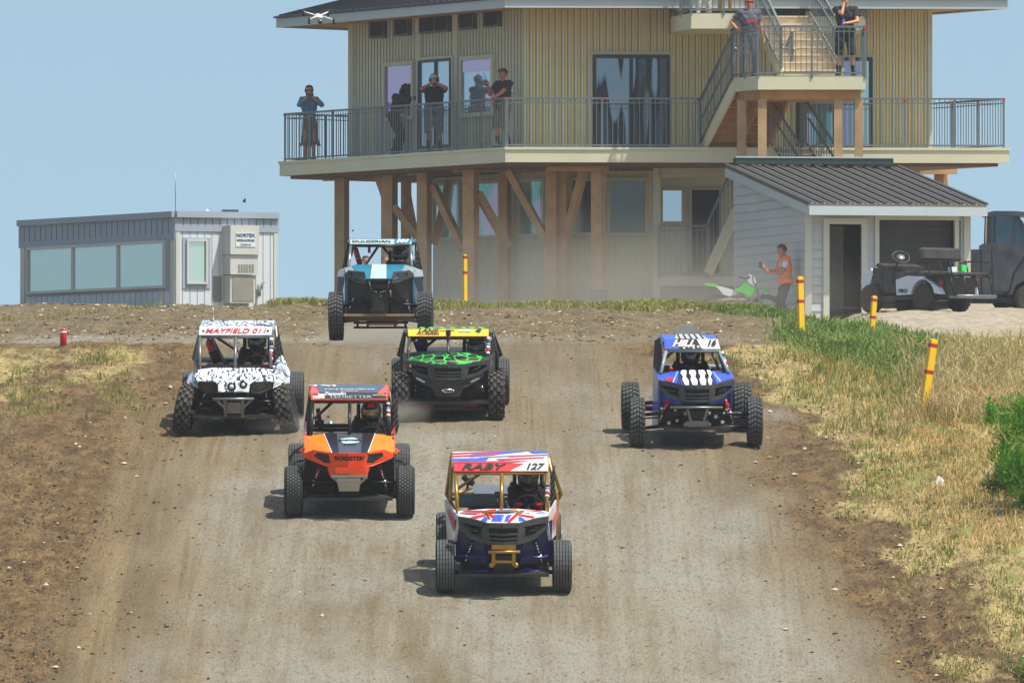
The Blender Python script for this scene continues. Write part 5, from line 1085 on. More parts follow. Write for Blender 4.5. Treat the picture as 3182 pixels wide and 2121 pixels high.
    for s in (-1, 1): m = MB(); g_ = lambda v: v if s < 0 else 1740 - v; m.tube([K(g_(555), 930, -.1), K(g_(540), 985, -.1)], .02); m.box(K(g_(533), 992, -.12), (.055, .05, .05), bev=.01); m.build('tow_hook', M['red'], r)
    m = MB(); m.panel([K(678, 192, 1.5), K(920, 192, 1.5), K(922, 102, 1.6), K(675, 102, 1.6)], .015, d=(0, 1, 0)); m.build('rear_flap', M['fgrey'], r)
    m = MB(); m.box(K(530, 590, .6), (.13, .08, .10), bev=.01); m.build('gauge_box', M['blk'], r); m = MB(); m.lathe([(.03, -.004), (.03, .004)], 14, 'Y', K(598, 592, .5)); m.build('round_sticker', M['txtred'], r)
    m = MB(); m.panel([K(505, 230, 1.2), K(440, 265, 1.4), K(425, 560, 1.4), K(480, 640, .4)], .008, d=(1, 0, 0)); m.panel([K(1125, 210, 1.2), K(1180, 330, 1.4), K(1215, 560, 1.4), K(1230, 640, .4)], .008, d=(-1, 0, 0)); m.each('side_screen', M['strap'], r)
    stickers(car, K(1212, 580, .3), K(1165, 400, .5), 6)
    driver(car, 835, 452, 1.08, 'driver with black mirrored helmet in the blue star buggy', M['c_black'], M['blk'], M['txtred'], M['fcarbon'], M['c_black'])
car_blue()
# ------------------------------------------------------------------ buildings
mk('w_met', 'olive_corrugated_metal', (198, 194, 164), rough=.5, var=.06, scale=1.5)
mk('w_bat', 'grey_green_board', (214, 215, 198), rough=.75, var=.06, scale=1.5)
mk('w_yel', 'yellow_batten', (226, 200, 122), rough=.75, var=.06, scale=1.5)
mk('trim', 'cream_grey_trim', (200, 196, 172), rough=.7, var=.05, scale=1.2)
mk('cream', 'cream_fascia', (214, 208, 176), rough=.7, var=.05, scale=1.2)
mk('gfas', 'pale_grey_fascia', (178, 188, 190), rough=.6, var=.04, scale=1.2)
mk('roofm', 'dark_metal_roof', (50, 48, 54), rough=.35, var=.15, metal=.3)
mk('fir', 'fir_timber', (190, 152, 110), rough=.8, var=.22, scale=2.2, bmp=.3)
mk('fir2', 'weathered_timber', (176, 144, 104), rough=.85, var=.2, scale=2.2, bmp=.3)
mk('ply', 'new_lumber', (178, 128, 70), rough=.8, var=.2, scale=2)
mk('tread', 'tread_keep', (92, 92, 88)) if 'tread' not in M else None
mk('stairp', 'plywood_tread', (216, 198, 168), rough=.8, var=.15, scale=3)
mk('rail', 'galvanised_railing', (112, 120, 122), rough=.45, metal=.4, var=.1)
mk('rust', 'red_primer', (170, 62, 44), rough=.7)
mk('dframe', 'black_window_frame', (26, 30, 38), rough=.4)
mk('bronze', 'dark_grey_window_frame', (72, 76, 80), rough=.5)
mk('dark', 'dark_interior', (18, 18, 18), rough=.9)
mk('tr_b', 'trailer_blue_grey_band', (154, 164, 176), rough=.7, var=.05, scale=1)
mk('tr_w', 'trailer_pale_siding', (206, 212, 214), rough=.7, var=.05, scale=1)
mk('ac', 'ac_cabinet_white', (196, 196, 188), rough=.6, var=.05, scale=2)
mk('acg', 'ac_grille', (140, 136, 124), rough=.8)
mk('sh_w', 'white_lap_siding', (186, 190, 190), rough=.75, var=.05, scale=1)
mk('sh_t', 'off_white_trim', (196, 196, 182), rough=.7, var=.04, scale=1)
mk('sh_r', 'brown_grey_metal_roof', (120, 112, 104), rough=.6, var=.1, metal=.1)
mk('sh_rib', 'roof_rib', (70, 72, 72), rough=.6)
mk('pgreen', 'dark_green_flashing', (36, 62, 60), rough=.5)
mk('grn', 'green_sheathing', (70, 130, 64), rough=.8)
mk('shutter', 'grey_garage_curtain', (60, 60, 58), rough=.7, var=.15, scale=2)
mk('concrete', 'concrete', (150, 148, 140), rough=.9, var=.1, bmp=.3)
def glass(name, tint, metal=.85, rough=.04, bands=None):
    m, nt, bs = newmat(name); bs.inputs['Metallic'].default_value = metal; bs.inputs['Roughness'].default_value = rough
    if bands:
        co = objco(nt, bands[2]); w = noise(nt, co, 1.0, 1, .3); c = mix(nt, ramp(nt, w, [(.46, 0), (.5, 1)]), srgb(*tint), srgb(*bands[0])); c = mix(nt, ramp(nt, w, [(.58, 0), (.61, 1)]), c, srgb(*bands[1]))
        nt.links.new(c, bs.inputs['Base Color'])
    else: bs.inputs['Base Color'].default_value = (*srgb(*tint), 1)
    return m
M['g_pur'] = glass('purple_film_glass', (196, 168, 196), .75, .08)
M['g_lil'] = glass('pale_film_glass', (190, 206, 216), .75, .08)
M['g_door'] = glass('dark_door_glass', (60, 66, 70), .6, .05, bands=((30, 32, 33), (120, 134, 144), (2.6, 0, .35)))
M['g_teal'] = glass('teal_door_glass', (110, 164, 168), .7, .06, bands=((150, 150, 176), (170, 200, 196), (2.5, 0, .2)))
M['g_low'] = glass('striped_film_glass', (196, 172, 196), .55, .1, bands=((112, 176, 156), (206, 218, 222), (1.6, .4, .6)))
M['g_dk'] = glass('dim_glass', (84, 88, 84), .5, .1)
M['g_tr'] = glass('green_trailer_glass', (196, 212, 200), .7, .12)

class Wall:
    def __init__(s, p, q):
        s.p = Vector((p[0], p[1], 0)); s.q = Vector((q[0], q[1], 0)); s.d = (s.q - s.p); s.L = s.d.length; s.u = s.d / s.L; s.n = Vector((s.u.y, -s.u.x, 0))
        if s.n.y > 0: s.n = -s.n
    def t(s, px):
        a = (px - 1591) / F; return (a * s.p.y - s.p.x) / (s.d.x - a * s.d.y)
    def at(s, px, py, off=0):
        b = s.p + s.d * s.t(px); r = P(px, py, b.y); return Vector((b.x, b.y, r.z)) + s.n * off
    def rect(s, x0, y0, x1, y1, off=0):      # y0 top row, y1 bottom row (measured at the middle)
        c = s.p + s.d * s.t((x0 + x1) / 2); zt = P((x0 + x1) / 2, y0, c.y).z; zb = P((x0 + x1) / 2, y1, c.y).z
        a = s.p + s.d * s.t(x0); b = s.p + s.d * s.t(x1); o = s.n * off
        return [Vector((a.x, a.y, zb)) + o, Vector((b.x, b.y, zb)) + o, Vector((b.x, b.y, zt)) + o, Vector((a.x, a.y, zt)) + o]
    def slab(s, mb, Q, th, mi=0): mb.panel(Q, th, mi, d=-s.n)
    def frame(s, mb, Q, w, o0, o1, mi=0):    # picture frame around Q, standing from o0 to o1 off the wall
        u, z = s.u if (Q[1] - Q[0]).dot(s.u) > 0 else -s.u, Vector((0, 0, 1)); a, b, c, d = [q + s.n * o1 for q in Q]; th = o1 - o0
        for pl in ([a - z * w - u * w, b - z * w + u * w, b + u * w, a - u * w], [d - u * w, c + u * w, c + z * w + u * w, d + z * w - u * w], [a - u * w, a, d, d - u * w], [b, b + u * w, c + u * w, c]): mb.panel(pl, th, mi, d=-s.n)
def prism(mb, poly, z0, z1, mi=0):
    n = len(poly); mb.add([(x, y, z0) for x, y in poly] + [(x, y, z1) for x, y in poly], [tuple(range(n - 1, -1, -1)), tuple(range(n, 2 * n))] + [(i, (i + 1) % n, n + (i + 1) % n, n + i) for i in range(n)], mi)
RC = [0]
def railing(a, b, h, parent, posts=1.15, mat=None, inset=0, bal=.115, low=.06, name='railing', red=True, skip=()):
    RC[0] += 1; a = Vector(a); b = Vector(b); a.z += .0023 * (RC[0] % 4); b.z += .0023 * (RC[0] % 4); L = (b - a).length; d = (b - a) / L; m = MB(); z = Vector((0, 0, 1)); n = max(1, round(L / posts))
    m.beam(a + z * h, b + z * h, .05, .04); m.beam(a + z * low, b + z * low, .035, .035); m.beam(a + z * (h - .10), b + z * (h - .10), .02, .02)
    for i in range(n + 1):
        if (i == 0 and 0 in skip) or (i == n and 1 in skip): continue
        p = a + d * L * i / n; m.beam(p - z * .05, p + z * h, .045, .045)
    k = int(L / bal)
    for i in range(1, k): p = a + d * L * i / k; m.beam(p + z * low, p + z * h, .018, .018)
    o = m.build(name, M['rail'], parent)
    if red:
        m = MB()
        for i in range(2 if 0 in skip else 0, n + (0 if 1 in skip else 1), 2): p = a + d * L * i / n; m.beam(p + z * (h - .05), p + z * (h + .022), .062, .062)
        m.build('primer_patch', M['rust'], o)
    return o
tower = empty('control_tower', (0, 0, 0), label='two storey olive and yellow observation tower on timber posts', cat='building')
A_, B_, C_ = (-3.647, 257.4), (.276, 250.0), (9.25, 250.6); BK = [(6.4, 255.8), (2.4, 259), (-1.2, 259.6)]
D0, D1, D2 = (-5.27, 257.9), (-.147, 248.3), (10.88, 248.9); DB = [(6.6, 256.9), (3.6, 261), (-1.6, 261.6)]
ZD = 8.51
wl, wf = Wall(A_, B_), Wall(B_, C_)
mk('w_gr', 'corrugation_valley_shade', (150, 152, 134), rough=.6, var=.06); m = MB(); prism(m, [A_, B_, C_] + BK, ZD, 12.0, 0)  # grey-green valleys, painted darker for the shade between the ribs
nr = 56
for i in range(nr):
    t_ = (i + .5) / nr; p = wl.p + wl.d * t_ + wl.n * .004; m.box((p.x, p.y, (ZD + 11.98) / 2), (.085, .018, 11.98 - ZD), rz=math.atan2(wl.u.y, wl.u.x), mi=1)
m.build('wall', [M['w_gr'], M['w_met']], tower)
m = MB(); nr = 64
for i in range(nr):
    t_ = (i + .5) / nr; p = wf.p + wf.d * t_; ym = 1 if True else 0
    m.beam((p.x, p.y - .012, ZD), (p.x, p.y - .012, 11.98), .052, .035, 1); m.beam((p.x - .06, p.y - .004, ZD), (p.x - .06, p.y - .004, 11.98), .05, .02, 0)
m.build('board_cladding', [M['w_bat'], M['w_yel']], tower)
m = MB()
for w, x in ((wl, 1095), (wl, 1306), (wl, 1420), (wf, 2006), (wf, 2890)): Q = w.rect(x - 7, 20, x + 7, 455); w.slab(m, [Vector((q.x, q.y, ZD if i < 2 else 11.9)) + w.n * .055 for i, q in enumerate(Q)], .05)
m.each('corner_board', M['trim'], tower)
# roof
def ring(a, off):       # outline pushed outward
    c = Vector((3, 254.5, 0)); return [((Vector((x, y, 0)) - c) * off + c)[:2] for x, y in a]
ro = [(-5.35, 258.0), (-.16, 248.25), (10.85, 248.9)] + DB; z0, z1 = 11.56, 11.76; ap = (3.2, 254.4, 13.7)
m = MB(); n = len(ro)
ri = ring(ro, .985)
m.add([(x, y, z0) for x, y in ro] + [(x, y, z1) for x, y in ro] + [(x, y, z0) for x, y in ri] + [(x, y, z1) for x, y in ri], [(i, (i + 1) % n, n + (i + 1) % n, n + i) for i in range(n)] + [(2 * n + i, 3 * n + i, 3 * n + (i + 1) % n, 2 * n + (i + 1) % n) for i in range(n)] + [(i, 2 * n + i, 2 * n + (i + 1) % n, (i + 1) % n) for i in range(n)])
m.build('fascia', M['gfas'], tower)
m = MB(); m.add([(x, y, z0 + .05) for x, y in ri], [tuple(range(n))]); m.build('soffit', M['ply'], tower)
m = MB(); rt_ = ring(ro, 1.008); m.add([(x, y, z1 + .01) for x, y in rt_] + [(x, y, z1 + .05) for x, y in rt_] + [ap], [(i, (i + 1) % n, n + (i + 1) % n, n + i) for i in range(n)] + [(n + i, n + (i + 1) % n, 2 * n) for i in range(n)])
for i in range(n):
    a, b = Vector((*rt_[i], z1 + .05)), Vector((*rt_[(i + 1) % n], z1 + .05)); L = (b - a).length; k = int(L / .3)
    for j in range(1, k): t_ = j / k; e = a.lerp(b, t_); f_ = e.lerp(Vector(ap), .96 - abs(t_ - .5) * 1.2 if abs(t_ - .5) < .45 else .3); m.beam(e + Vector((0, 0, .015)), f_ + Vector((0, 0, .015)), .03, .04)
m.build('roof', M['roofm'], tower)
# deck
do = [D0, D1, D2] + DB; m = MB(); prism(m, do, 8.19, ZD); m.build('deck', M['cream'], tower)
m = MB(); prism(m, ring(do, .97), 8.12, 8.188); m.build('deck_joists', mk('jst', 'brown_joists', (112, 84, 58), rough=.8, var=.2), tower)
m = MB(); dr = ring(do, 1.004); prism(m, dr, ZD - .045, ZD + .012); m.build('deck_edge', M['cream'], tower)
rr_ = ring(do, .985); V3 = lambda p, z=ZD: (p[0], p[1], z)
rail_pairs = [(rr_[0], rr_[1]), (rr_[2], rr_[3]), (rr_[5], rr_[0])]
for i_, (a, b) in enumerate(rail_pairs): railing(V3(a), V3(b), 1.08, tower, skip=((), (0,), (1,))[i_])
xs_ = lambda px, Y: (px - 1591) / F * Y
fa, fb = Vector(V3(rr_[1])), Vector(V3(rr_[2])); sp_ = lambda px: fa.lerp(fb, ((px - 1591) / F * fa.y - fa.x) / ((fb.x - fa.x) - (px - 1591) / F * (fb.y - fa.y)))
railing(sp_(1572), sp_(2170), 1.08, tower, 1.12); railing(sp_(2505), fb, 1.08, tower, 1.12)
# windows of the upper floor
def window(w, x0, y0, x1, y1, fr, pane, fw=.05, o=.09, mull=(), parent=None, name='window', hz=()):
    Q = w.rect(x0, y0, x1, y1); m = MB(); w.frame(m, Q, fw, 0, o)
    for u in mull: a = Q[0].lerp(Q[1], u); b = Q[3].lerp(Q[2], u); m.beam(a + w.n * (o - .03), b + w.n * (o - .03), fw, .05)
    for v in hz: a = Q[0].lerp(Q[3], v); b = Q[1].lerp(Q[2], v); m.beam(a + w.n * (o - .03), b + w.n * (o - .03), fw, .05)
    f = m.build(name, fr, parent or tower); m = MB(); w.slab(m, [q + w.n * (o - .045) for q in Q], .04); m.build('pane', pane, f); return f
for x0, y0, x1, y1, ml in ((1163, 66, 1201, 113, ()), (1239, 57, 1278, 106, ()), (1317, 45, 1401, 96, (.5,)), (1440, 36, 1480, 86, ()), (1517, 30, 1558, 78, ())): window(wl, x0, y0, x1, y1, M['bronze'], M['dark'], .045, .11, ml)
window(wl, 1206, 205, 1288, 362, M['trim'], M['g_pur'], .09, .10); window(wl, 1444, 186, 1536, 350, M['trim'], M['g_lil'], .09, .10)
f_ = window(wl, 1314, 193, 1408, 452, M['dframe'], M['g_lil'], .06, .11, (.52,), name='sliding_door'); m = MB(); wl.frame(m, wl.rect(1310, 186, 1412, 455), .07, 0, .09); m.build('door_trim', M['trim'], tower)
m = MB(); Q = wl.rect(1412, 178, 1540, 500, .06); wl.slab(m, wl.rect(1446, 188, 1534, 222, .075), .005); m.build('window_film', M['g_pur'], tower)
window(wf, 1852, 182, 2070, 452, M['dframe'], M['g_door'], .08, .10, (.5,), name='sliding_door'); m = MB(); wf.frame(m, wf.rect(1843, 174, 2080, 456), .09, 0, .07); m.build('door_trim', M['trim'], tower)
window(wf, 2484, 190, 2700, 456, M['dframe'], M['g_teal'], .08, .10, (.5,), name='sliding_door'); m = MB(); wf.frame(m, wf.rect(2476, 182, 2708, 460), .08, 0, .07); m.build('door_trim', M['trim'], tower)
# lower storey
Bp, Ap, Cp = (.983, 251.5), (-1.786, 256.7), (3.22, 251.6); vl, vf = Wall(Ap, Bp), Wall(Bp, Cp)
gz = 4.3; m = MB(); prism(m, [Ap, Bp, Cp, (3.22, 257), (0, 259)], gz, 8.11, 0)
for i in range(46): p = vl.p + vl.d * ((i + .5) / 46) + vl.n * .008; m.beam((p.x, p.y, gz), (p.x, p.y, 8.1), .045, .045)
for i in range(16): p = vf.p + vf.d * ((i + .5) / 16) + vf.n * .006; m.beam((p.x, p.y, gz), (p.x, p.y, 8.1), .03, .04, 1)
m.build('wall', [M['w_bat'], M['w_yel']], tower)
for x0, x1, yt in ((1355, 1432, 575), (1478, 1560, 570), (1622, 1694, 564)): window(vl, x0, yt, x1, yt + 162, M['trim'], M['g_low'], .07, .08)
window(vf, 1778, 562, 2003, 722, M['trim'], M['g_dk'], .08, .09, (.5,))
m = MB(); prism(m, [(3.22, 252.8), (8.5, 252.8), (8.5, 256), (3.22, 257)], gz, 8.1); m.build('wall', M['w_bat'], tower)
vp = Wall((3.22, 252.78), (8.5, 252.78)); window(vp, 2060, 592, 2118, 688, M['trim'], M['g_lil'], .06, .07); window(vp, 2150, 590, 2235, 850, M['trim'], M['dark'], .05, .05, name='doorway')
m = MB(); q = Wall((3.22, 250.2), (5.6, 250.2)); q.slab(m, q.rect(2050, 505, 2262, 550), .1); q.slab(m, q.rect(2030, 505, 2052, 945), .14); q.slab(m, q.rect(2050, 858, 2290, 888), .3); m.build('porch_frame', M['trim'], tower)
m = MB(); m.box(((xs_(2050, 251) + xs_(2290, 251)) / 2, 251.5, 5.1), (1.7, 2.4, 1.2)); m.build('porch_base', M['concrete'], tower)
zr = P(2060, 858, 250.2).z; railing((xs_(2048, 250.2), 250.15, zr + .02), (xs_(2200, 250.2), 250.15, zr + .02), 1.08, tower, .8, red=False)
# porch stair going up to the right
def stringer(x0, y0, x1, y1, Y0, Y1, w, h, mat, name='stair_stringer', parent=None):
    m = MB(); m.beam(P(x0, y0, Y0), P(x1, y1, Y1), w, h); return m.build(name, mat, parent or tower)
stringer(2200, 850, 2290, 650, 250.0, 249.6, .06, .22, M['cream'])
a_, b_ = P(2195, 845, 250), P(2285, 640, 249.6); m = MB(); z_ = Vector((0, 0, 1))
m.beam(a_ + z_ * 1.0, b_ + z_ * 1.0, .05, .04)
for i in range(9): p = a_.lerp(b_, i / 8); m.beam(p + z_ * .1, p + z_ * 1.0, .018, .018)
m.build('stair_railing', M['rail'], tower)
# timber posts, beams and braces
def post(px, Y, ytop, w=.27, mat='fir'): x = xs_(px, Y); zt = P(px, ytop, Y).z; m = MB(); m.beam((x, Y, gz - .2), (x, Y, zt), w, w, up=(0.5, 1, 0)); return m.build('timber_post', M[mat], tower)
for px, Y, yt, w in ((1062, 257.2, 548, .25), (1210, 255.2, 538, .28), (1318, 253.6, 528, .25), (1463, 251.2, 518, .27), (1860, 249.4, 512, .25), (1568, 253.0, 520, .22), (1720, 250.6, 505, .27), (1752, 250.6, 505, .24), (1262, 258.2, 560, .18)): post(px, Y, yt, w)
def beam2(name, x0, y0, Y0, x1, y1, Y1, w, h, mat='fir'): m = MB(); m.beam(P(x0, y0, Y0), P(x1, y1, Y1), w, h); return m.build(name, M[mat], tower)
beam2('timber_beam', 1006, 549, 257.6, 1225, 541, 257.2, .2, .2); beam2('timber_beam', 1145, 535, 256.0, 1400, 527, 256.0, .2, .2); beam2('timber_beam', 1264, 531, 254.0, 1600, 522, 254.0, .2, .2)
beam2('timber_beam', 1408, 521, 251.8, 1760, 516, 251.6, .2, .22); beam2('timber_beam', 1700, 517, 249.2, 1892, 517, 249.2, .2, .20)
beam2('timber_beam', 2830, 527, 252.4, 2974, 527, 252.4, .25, .2); beam2('timber_beam', 2300, 520, 250.4, 2560, 520, 250.4, .2, .18)
post(2925, 252.6, 535, .24)
for x0, y0, Y0, x1, y1, Y1 in ((1172, 545, 255.2, 1205, 640, 255.2), (1222, 640, 255.1, 1300, 742, 255), (1258, 560, 256.6, 1292, 740, 256.6), (1345, 575, 253.6, 1440, 775, 253), (1485, 600, 251.2, 1580, 765, 251.6), (1580, 530, 251, 1705, 760, 250.6), (1815, 525, 250.2, 1752, 765, 250.6), (1395, 560, 254, 1350, 760, 254), (1640, 560, 253, 1600, 740, 253)): beam2('timber_brace', x0, y0, Y0, x1, y1, Y1, .16, .16)
m = MB(); m.box((xs_(1860, 249.4), 249.4, P(1860, 925, 249.4).z), (.42, .42, .35)); m.build('post_base', M['slate'], tower)
# landing with its own posts
ZL = 9.983; m = MB(); L0, L1, L2 = (xs_(2275, 247.4), 247.4), (xs_(2356, 246.0), 246.0), (xs_(2690, 246), 246.0); L3 = (xs_(2690, 246) + .0, 248.1); L4 = (xs_(2275, 247.4), 248.1)
prism(m, [L0, L1, L2, L3, L4], ZL - .30, ZL); m.build('landing', M['cream'], tower)
m = MB(); prism(m, [(L0[0] + .1, L0[1]), (L1[0] + .05, L1[1] + .12), (L2[0] - .1, L2[1] + .12), (L3[0] - .1, L3[1] - .1), (L4[0] + .1, L4[1] - .1)], ZL - .50, ZL - .302); m.build('landing_joists', M['ply'], tower)
def lpost(px, Y, w): x = xs_(px, Y); m = MB(); m.box((x, Y, (ZL - .5 + gz) / 2), (w, w, ZL - .5 - gz)); return m.build('timber_post', M['fir2'], tower)
for px, Y, w in ((2305, 247.0, .20), (2369, 246.2, .19), (2605, 246.2, .18), (2669, 246.2, .18)): lpost(px, Y, w)
railing((*L0, ZL), (*L1, ZL), 1.06, tower, .6); railing((*L1, ZL), (*L2, ZL), 1.06, tower, 1.15, skip=(0,)); railing((*L2, ZL), (*L3, ZL), 1.06, tower, 1.0, skip=(0,))
# lower flight (deck to landing), seen from below
def flight(name, a0, a1, b0, b1, n, mt, mrise, th=.04, soffit=True):
    """a0,a1 bottom edge ends; b0,b1 top edge ends"""
    a0, a1, b0, b1 = map(Vector, (a0, a1, b0, b1)); m = MB(); dz = (b0.z - a0.z) / n
    for i in range(n):
        p0, p1 = a0.lerp(b0, i / n), a1.lerp(b1, i / n); q0, q1 = a0.lerp(b0, (i + 1) / n), a1.lerp(b1, (i + 1) / n)
        z = p0.z + dz; ns = (-.035 if b0.y > a0.y else .035); m.panel([(p0.x, p0.y + ns, z), (p1.x, p1.y + ns, z), (q1.x, q1.y, z), (q0.x, q0.y, z)], th, 0, d=(0, 0, -1)); m.panel([(p0.x, p0.y, p0.z), (p1.x, p1.y, p1.z), (p1.x, p1.y, z - th - .012), (p0.x, p0.y, z - th - .012)], .025, 1, d=(0, 1, 0) if b0.y > a0.y else (0, -1, 0))
    return m.build(name, [mt, mrise], tower)
fl0, fl1 = Vector((xs_(2190, 248.9), 248.9, ZD)), Vector((xs_(2372, 248.9), 248.9, ZD)); fu0, fu1 = Vector((xs_(2292, 247.3), 247.3, ZL - .02)), Vector((xs_(2455, 247.3), 247.3, ZL - .02))
flight('stair_flight', fl0, fl1, fu0, fu1, 8, M['ply'], M['ply'])
for a, b, mt in ((fl0 - Vector((.06, .05, .02)), fu0 - Vector((.06, .05, .16)), 'cream'), (fl1 + Vector((.03, -.02, -.06)), fu1 + Vector((.03, -.02, -.2)), 'ply'), ((fl0 + fl1) / 2 - z_ * .1, (fu0 + fu1) / 2 - z_ * .2, 'ply')): m = MB(); m.beam(a, b, .06, .26); m.build('stair_stringer', M[mt], tower)
def stair_rail(a, b, h=1.0, bal=.11):
    a = Vector(a); b = Vector(b); m = MB(); m.beam(a + z_ * h, b + z_ * h, .05, .045); m.beam(a + z_ * .08, b + z_ * .08, .035, .035); m.beam(a + z_ * (h * .62) + Vector((.04, -.06, 0)), b + z_ * (h * .62) + Vector((.04, -.06, 0)), .035, .035)
    n = max(2, int((b - a).length / bal))
    for i in range(n + 1): p = a.lerp(b, i / n); m.beam(p + z_ * .05, p + z_ * h, .04 if i in (0, n) else .018, .04 if i in (0, n) else .018)
    return m.build('stair_railing', M['rail'], tower)
stair_rail(fl0 + Vector((-.10, -.1, .05)), fu0 + Vector((-.08, -.1, .05))); stair_rail(fl1 + Vector((.06, .1, .05)), fu1 + Vector((.06, .1, .05)))
# upper flight (landing to upper deck)
ZU = 11.40; ua0, ua1 = (xs_(2435, 247.0), 247.0, ZL), (xs_(2612, 247.0), 247.0, ZL); ub0, ub1 = (xs_(2345, 248.9), 248.9, ZU), (xs_(2500, 248.9), 248.9, ZU)
flight('stair_flight', ua0, ua1, ub0, ub1, 8, M['stairp'], M['stairp'])
for a, b, o in ((ua0, ub0, -.04), (ua1, ub1, .04)):
    m = MB(); m.beam(Vector(a) + Vector((o, 0, .05)), Vector(b) + Vector((o, 0, .05)), .05, .28); m.build('stair_stringer', M['cream'], tower); stair_rail(Vector(a) + Vector((o, -.05, .12)), Vector(b) + Vector((o, -.05, .12)), .95)
# upper deck
U = [(xs_(2148, 247.3), 247.3), (xs_(2350, 247.3), 247.3), (xs_(2350, 248.9), 248.9), (xs_(2690, 248.9), 248.9), (xs_(2690, 250.4), 250.4), (xs_(2085, 250.4), 250.4), (xs_(2085, 249.2), 249.2)]
m = MB(); prism(m, U, ZU - .34, ZU); m.build('upper_deck', M['cream'], tower)
railing((*U[0], ZU), (*U[1], ZU), 1.06, tower, .9); railing((*U[0], ZU), (*U[6], ZU), 1.06, tower, 1.0, skip=(0,)); railing((xs_(2505, 248.9), 248.9, ZU), (*U[3], ZU), 1.06, tower, 1)
m = MB(); m.box((xs_(2400, 250.5), 250.9, 12.4), (3.4, .6, 2.2)); m.build('upper_cabin', M['bronze'], tower)
# flight down to the ground, mostly behind the shed roof
ga, gb = P(2505, 455, 247.9), P(2600, 600, 247.2); gc, gd = P(2395, 455, 247.9), P(2490, 600, 247.2)
flight('stair_flight', gd, gb, gc, ga, 8, M['stairp'], M['stairp'])
for a, b in ((ga, gb), (gc, gd)): stair_rail(a, b, 1.0)

# ------------------------------------------------------------------ shed
shed = empty('shed', (7, 240, 4.3), label='white lap sided shed with brown metal roof in front of the tower', cat='shed'); shed_loc = Vector((7, 240, 4.3))
S1, S2, S0 = Vector((6.21, 239, 0)), Vector((9.64, 239.9, 0)), Vector((4.79, 245, 0)); S3 = S2 + S0 - S1
sb = 4.2; rel = lambda v: v
def sbuild(m, name, mats): o = m.build(name, mats, shed); o.location = -shed_loc; return o
wS, wF = Wall((S0.x, S0.y), (S1.x, S1.y)), Wall((S1.x, S1.y), (S2.x, S2.y))
ztf, ztb = P(2510, 652, 239).z, P(2280, 545, 245).z
def lap(w, h, th=.018, mi=0):     # lapped boards up the wall, cut by the roof line at both ends
    m = MB(); p, q = w.p, w.q; z = sb
    while z < max(h):
        def zc(t): return h[0] + (h[1] - h[0]) * t
        ts = [0, 1]; zt = z + .185
        t0, t1 = 0, 1
        if zc(0) < z and zc(1) < z: break
        if zc(0) < z: t0 = (z - h[0]) / (h[1] - h[0])
        if zc(1) < z: t1 = (z - h[0]) / (h[1] - h[0])
        a, b = p + w.d * t0, p + w.d * t1; za, zb = min(zt, max(z, zc(t0))), min(zt, max(z, zc(t1)))
        o1, o2 = w.n * (th + .006), w.n * .004
        m.add([Vector((a.x, a.y, z)) + o1, Vector((b.x, b.y, z)) + o1, Vector((b.x, b.y, zb)) + o2, Vector((a.x, a.y, za)) + o2, Vector((a.x, a.y, z)), Vector((b.x, b.y, z))], [(0, 1, 2, 3), (4, 5, 1, 0)], mi); z += .185
    return m
m = lap(wS, (ztb, ztf)); m.panel([Vector((S0.x, S0.y, sb)), Vector((S1.x, S1.y, sb)), Vector((S1.x, S1.y, ztf)), Vector((S0.x, S0.y, ztb))], .06, d=-wS.n); sbuild(m, 'side_wall', [M['sh_w']])
m = MB(); Q = [S0, S1, S2, S3]; hts = [ztb, ztf, ztf, ztb]; ins = lambda v: v
# front wall pieces around the two openings
def fz(px, py): return wF.at(px, py).z
dz1, gz1, gz0 = fz(2625, 697), fz(2850, 684), fz(2850, 905)
for x0, x1, za, zb in ((2512, 2575, sb, ztf), (2575, 2675, dz1, ztf), (2675, 2730, sb, ztf), (2730, 2985, gz1, ztf), (2985, 3008, sb, ztf)):
    a = wF.p + wF.d * wF.t(x0); b = wF.p + wF.d * wF.t(x1); z = za
    while z < zb - .001: zt = min(z + .185, zb); m.add([Vector((a.x, a.y, z)) + wF.n * .024, Vector((b.x, b.y, z)) + wF.n * .024, Vector((b.x, b.y, zt)) + wF.n * .004, Vector((a.x, a.y, zt)) + wF.n * .004], [(0, 1, 2, 3)]); z = zt
sbuild(m, 'front_wall', [M['sh_w']])
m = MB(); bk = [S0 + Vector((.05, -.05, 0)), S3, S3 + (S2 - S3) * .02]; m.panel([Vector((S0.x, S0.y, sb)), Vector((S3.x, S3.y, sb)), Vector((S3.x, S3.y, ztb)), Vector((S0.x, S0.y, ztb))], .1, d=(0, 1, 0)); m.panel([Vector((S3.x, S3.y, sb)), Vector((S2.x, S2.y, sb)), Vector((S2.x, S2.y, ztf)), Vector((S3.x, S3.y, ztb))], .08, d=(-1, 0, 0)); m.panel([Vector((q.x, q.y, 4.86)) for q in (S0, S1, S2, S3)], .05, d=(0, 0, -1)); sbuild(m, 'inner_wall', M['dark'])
m = MB()
for (x0, y0, x1, y1, w_) in ((2575, 697, 2675, 965, .13), (2730, 684, 2965, 905, .09)): wF.frame(m, wF.rect(x0, y0, x1, y1 + 60), w_, .02, .07)
c = wF.at(2512, 700); m.beam((c.x, c.y - .03, sb), (c.x, c.y - .03, ztf), .14, .12); c = wF.at(3006, 700); m.beam((c.x, c.y - .03, sb), (c.x, c.y - .03, ztf), .14, .12); sbuild(m, 'trim', M['sh_t'])
m = MB(); Q = wF.rect(2730, 684, 2965, 960, -.25); wF.slab(m, Q, .03)
for i in range(12): v = i / 12; m.beam(Q[0].lerp(Q[3], v) + wF.n * .01, Q[1].lerp(Q[2], v) + wF.n * .01, .03, .03)
sbuild(m, 'garage_door', M['shutter'])
m = MB(); wF.slab(m, wF.rect(2575, 697, 2675, 980, -1.3), .03); sbuild(m, 'door', M['acg'])
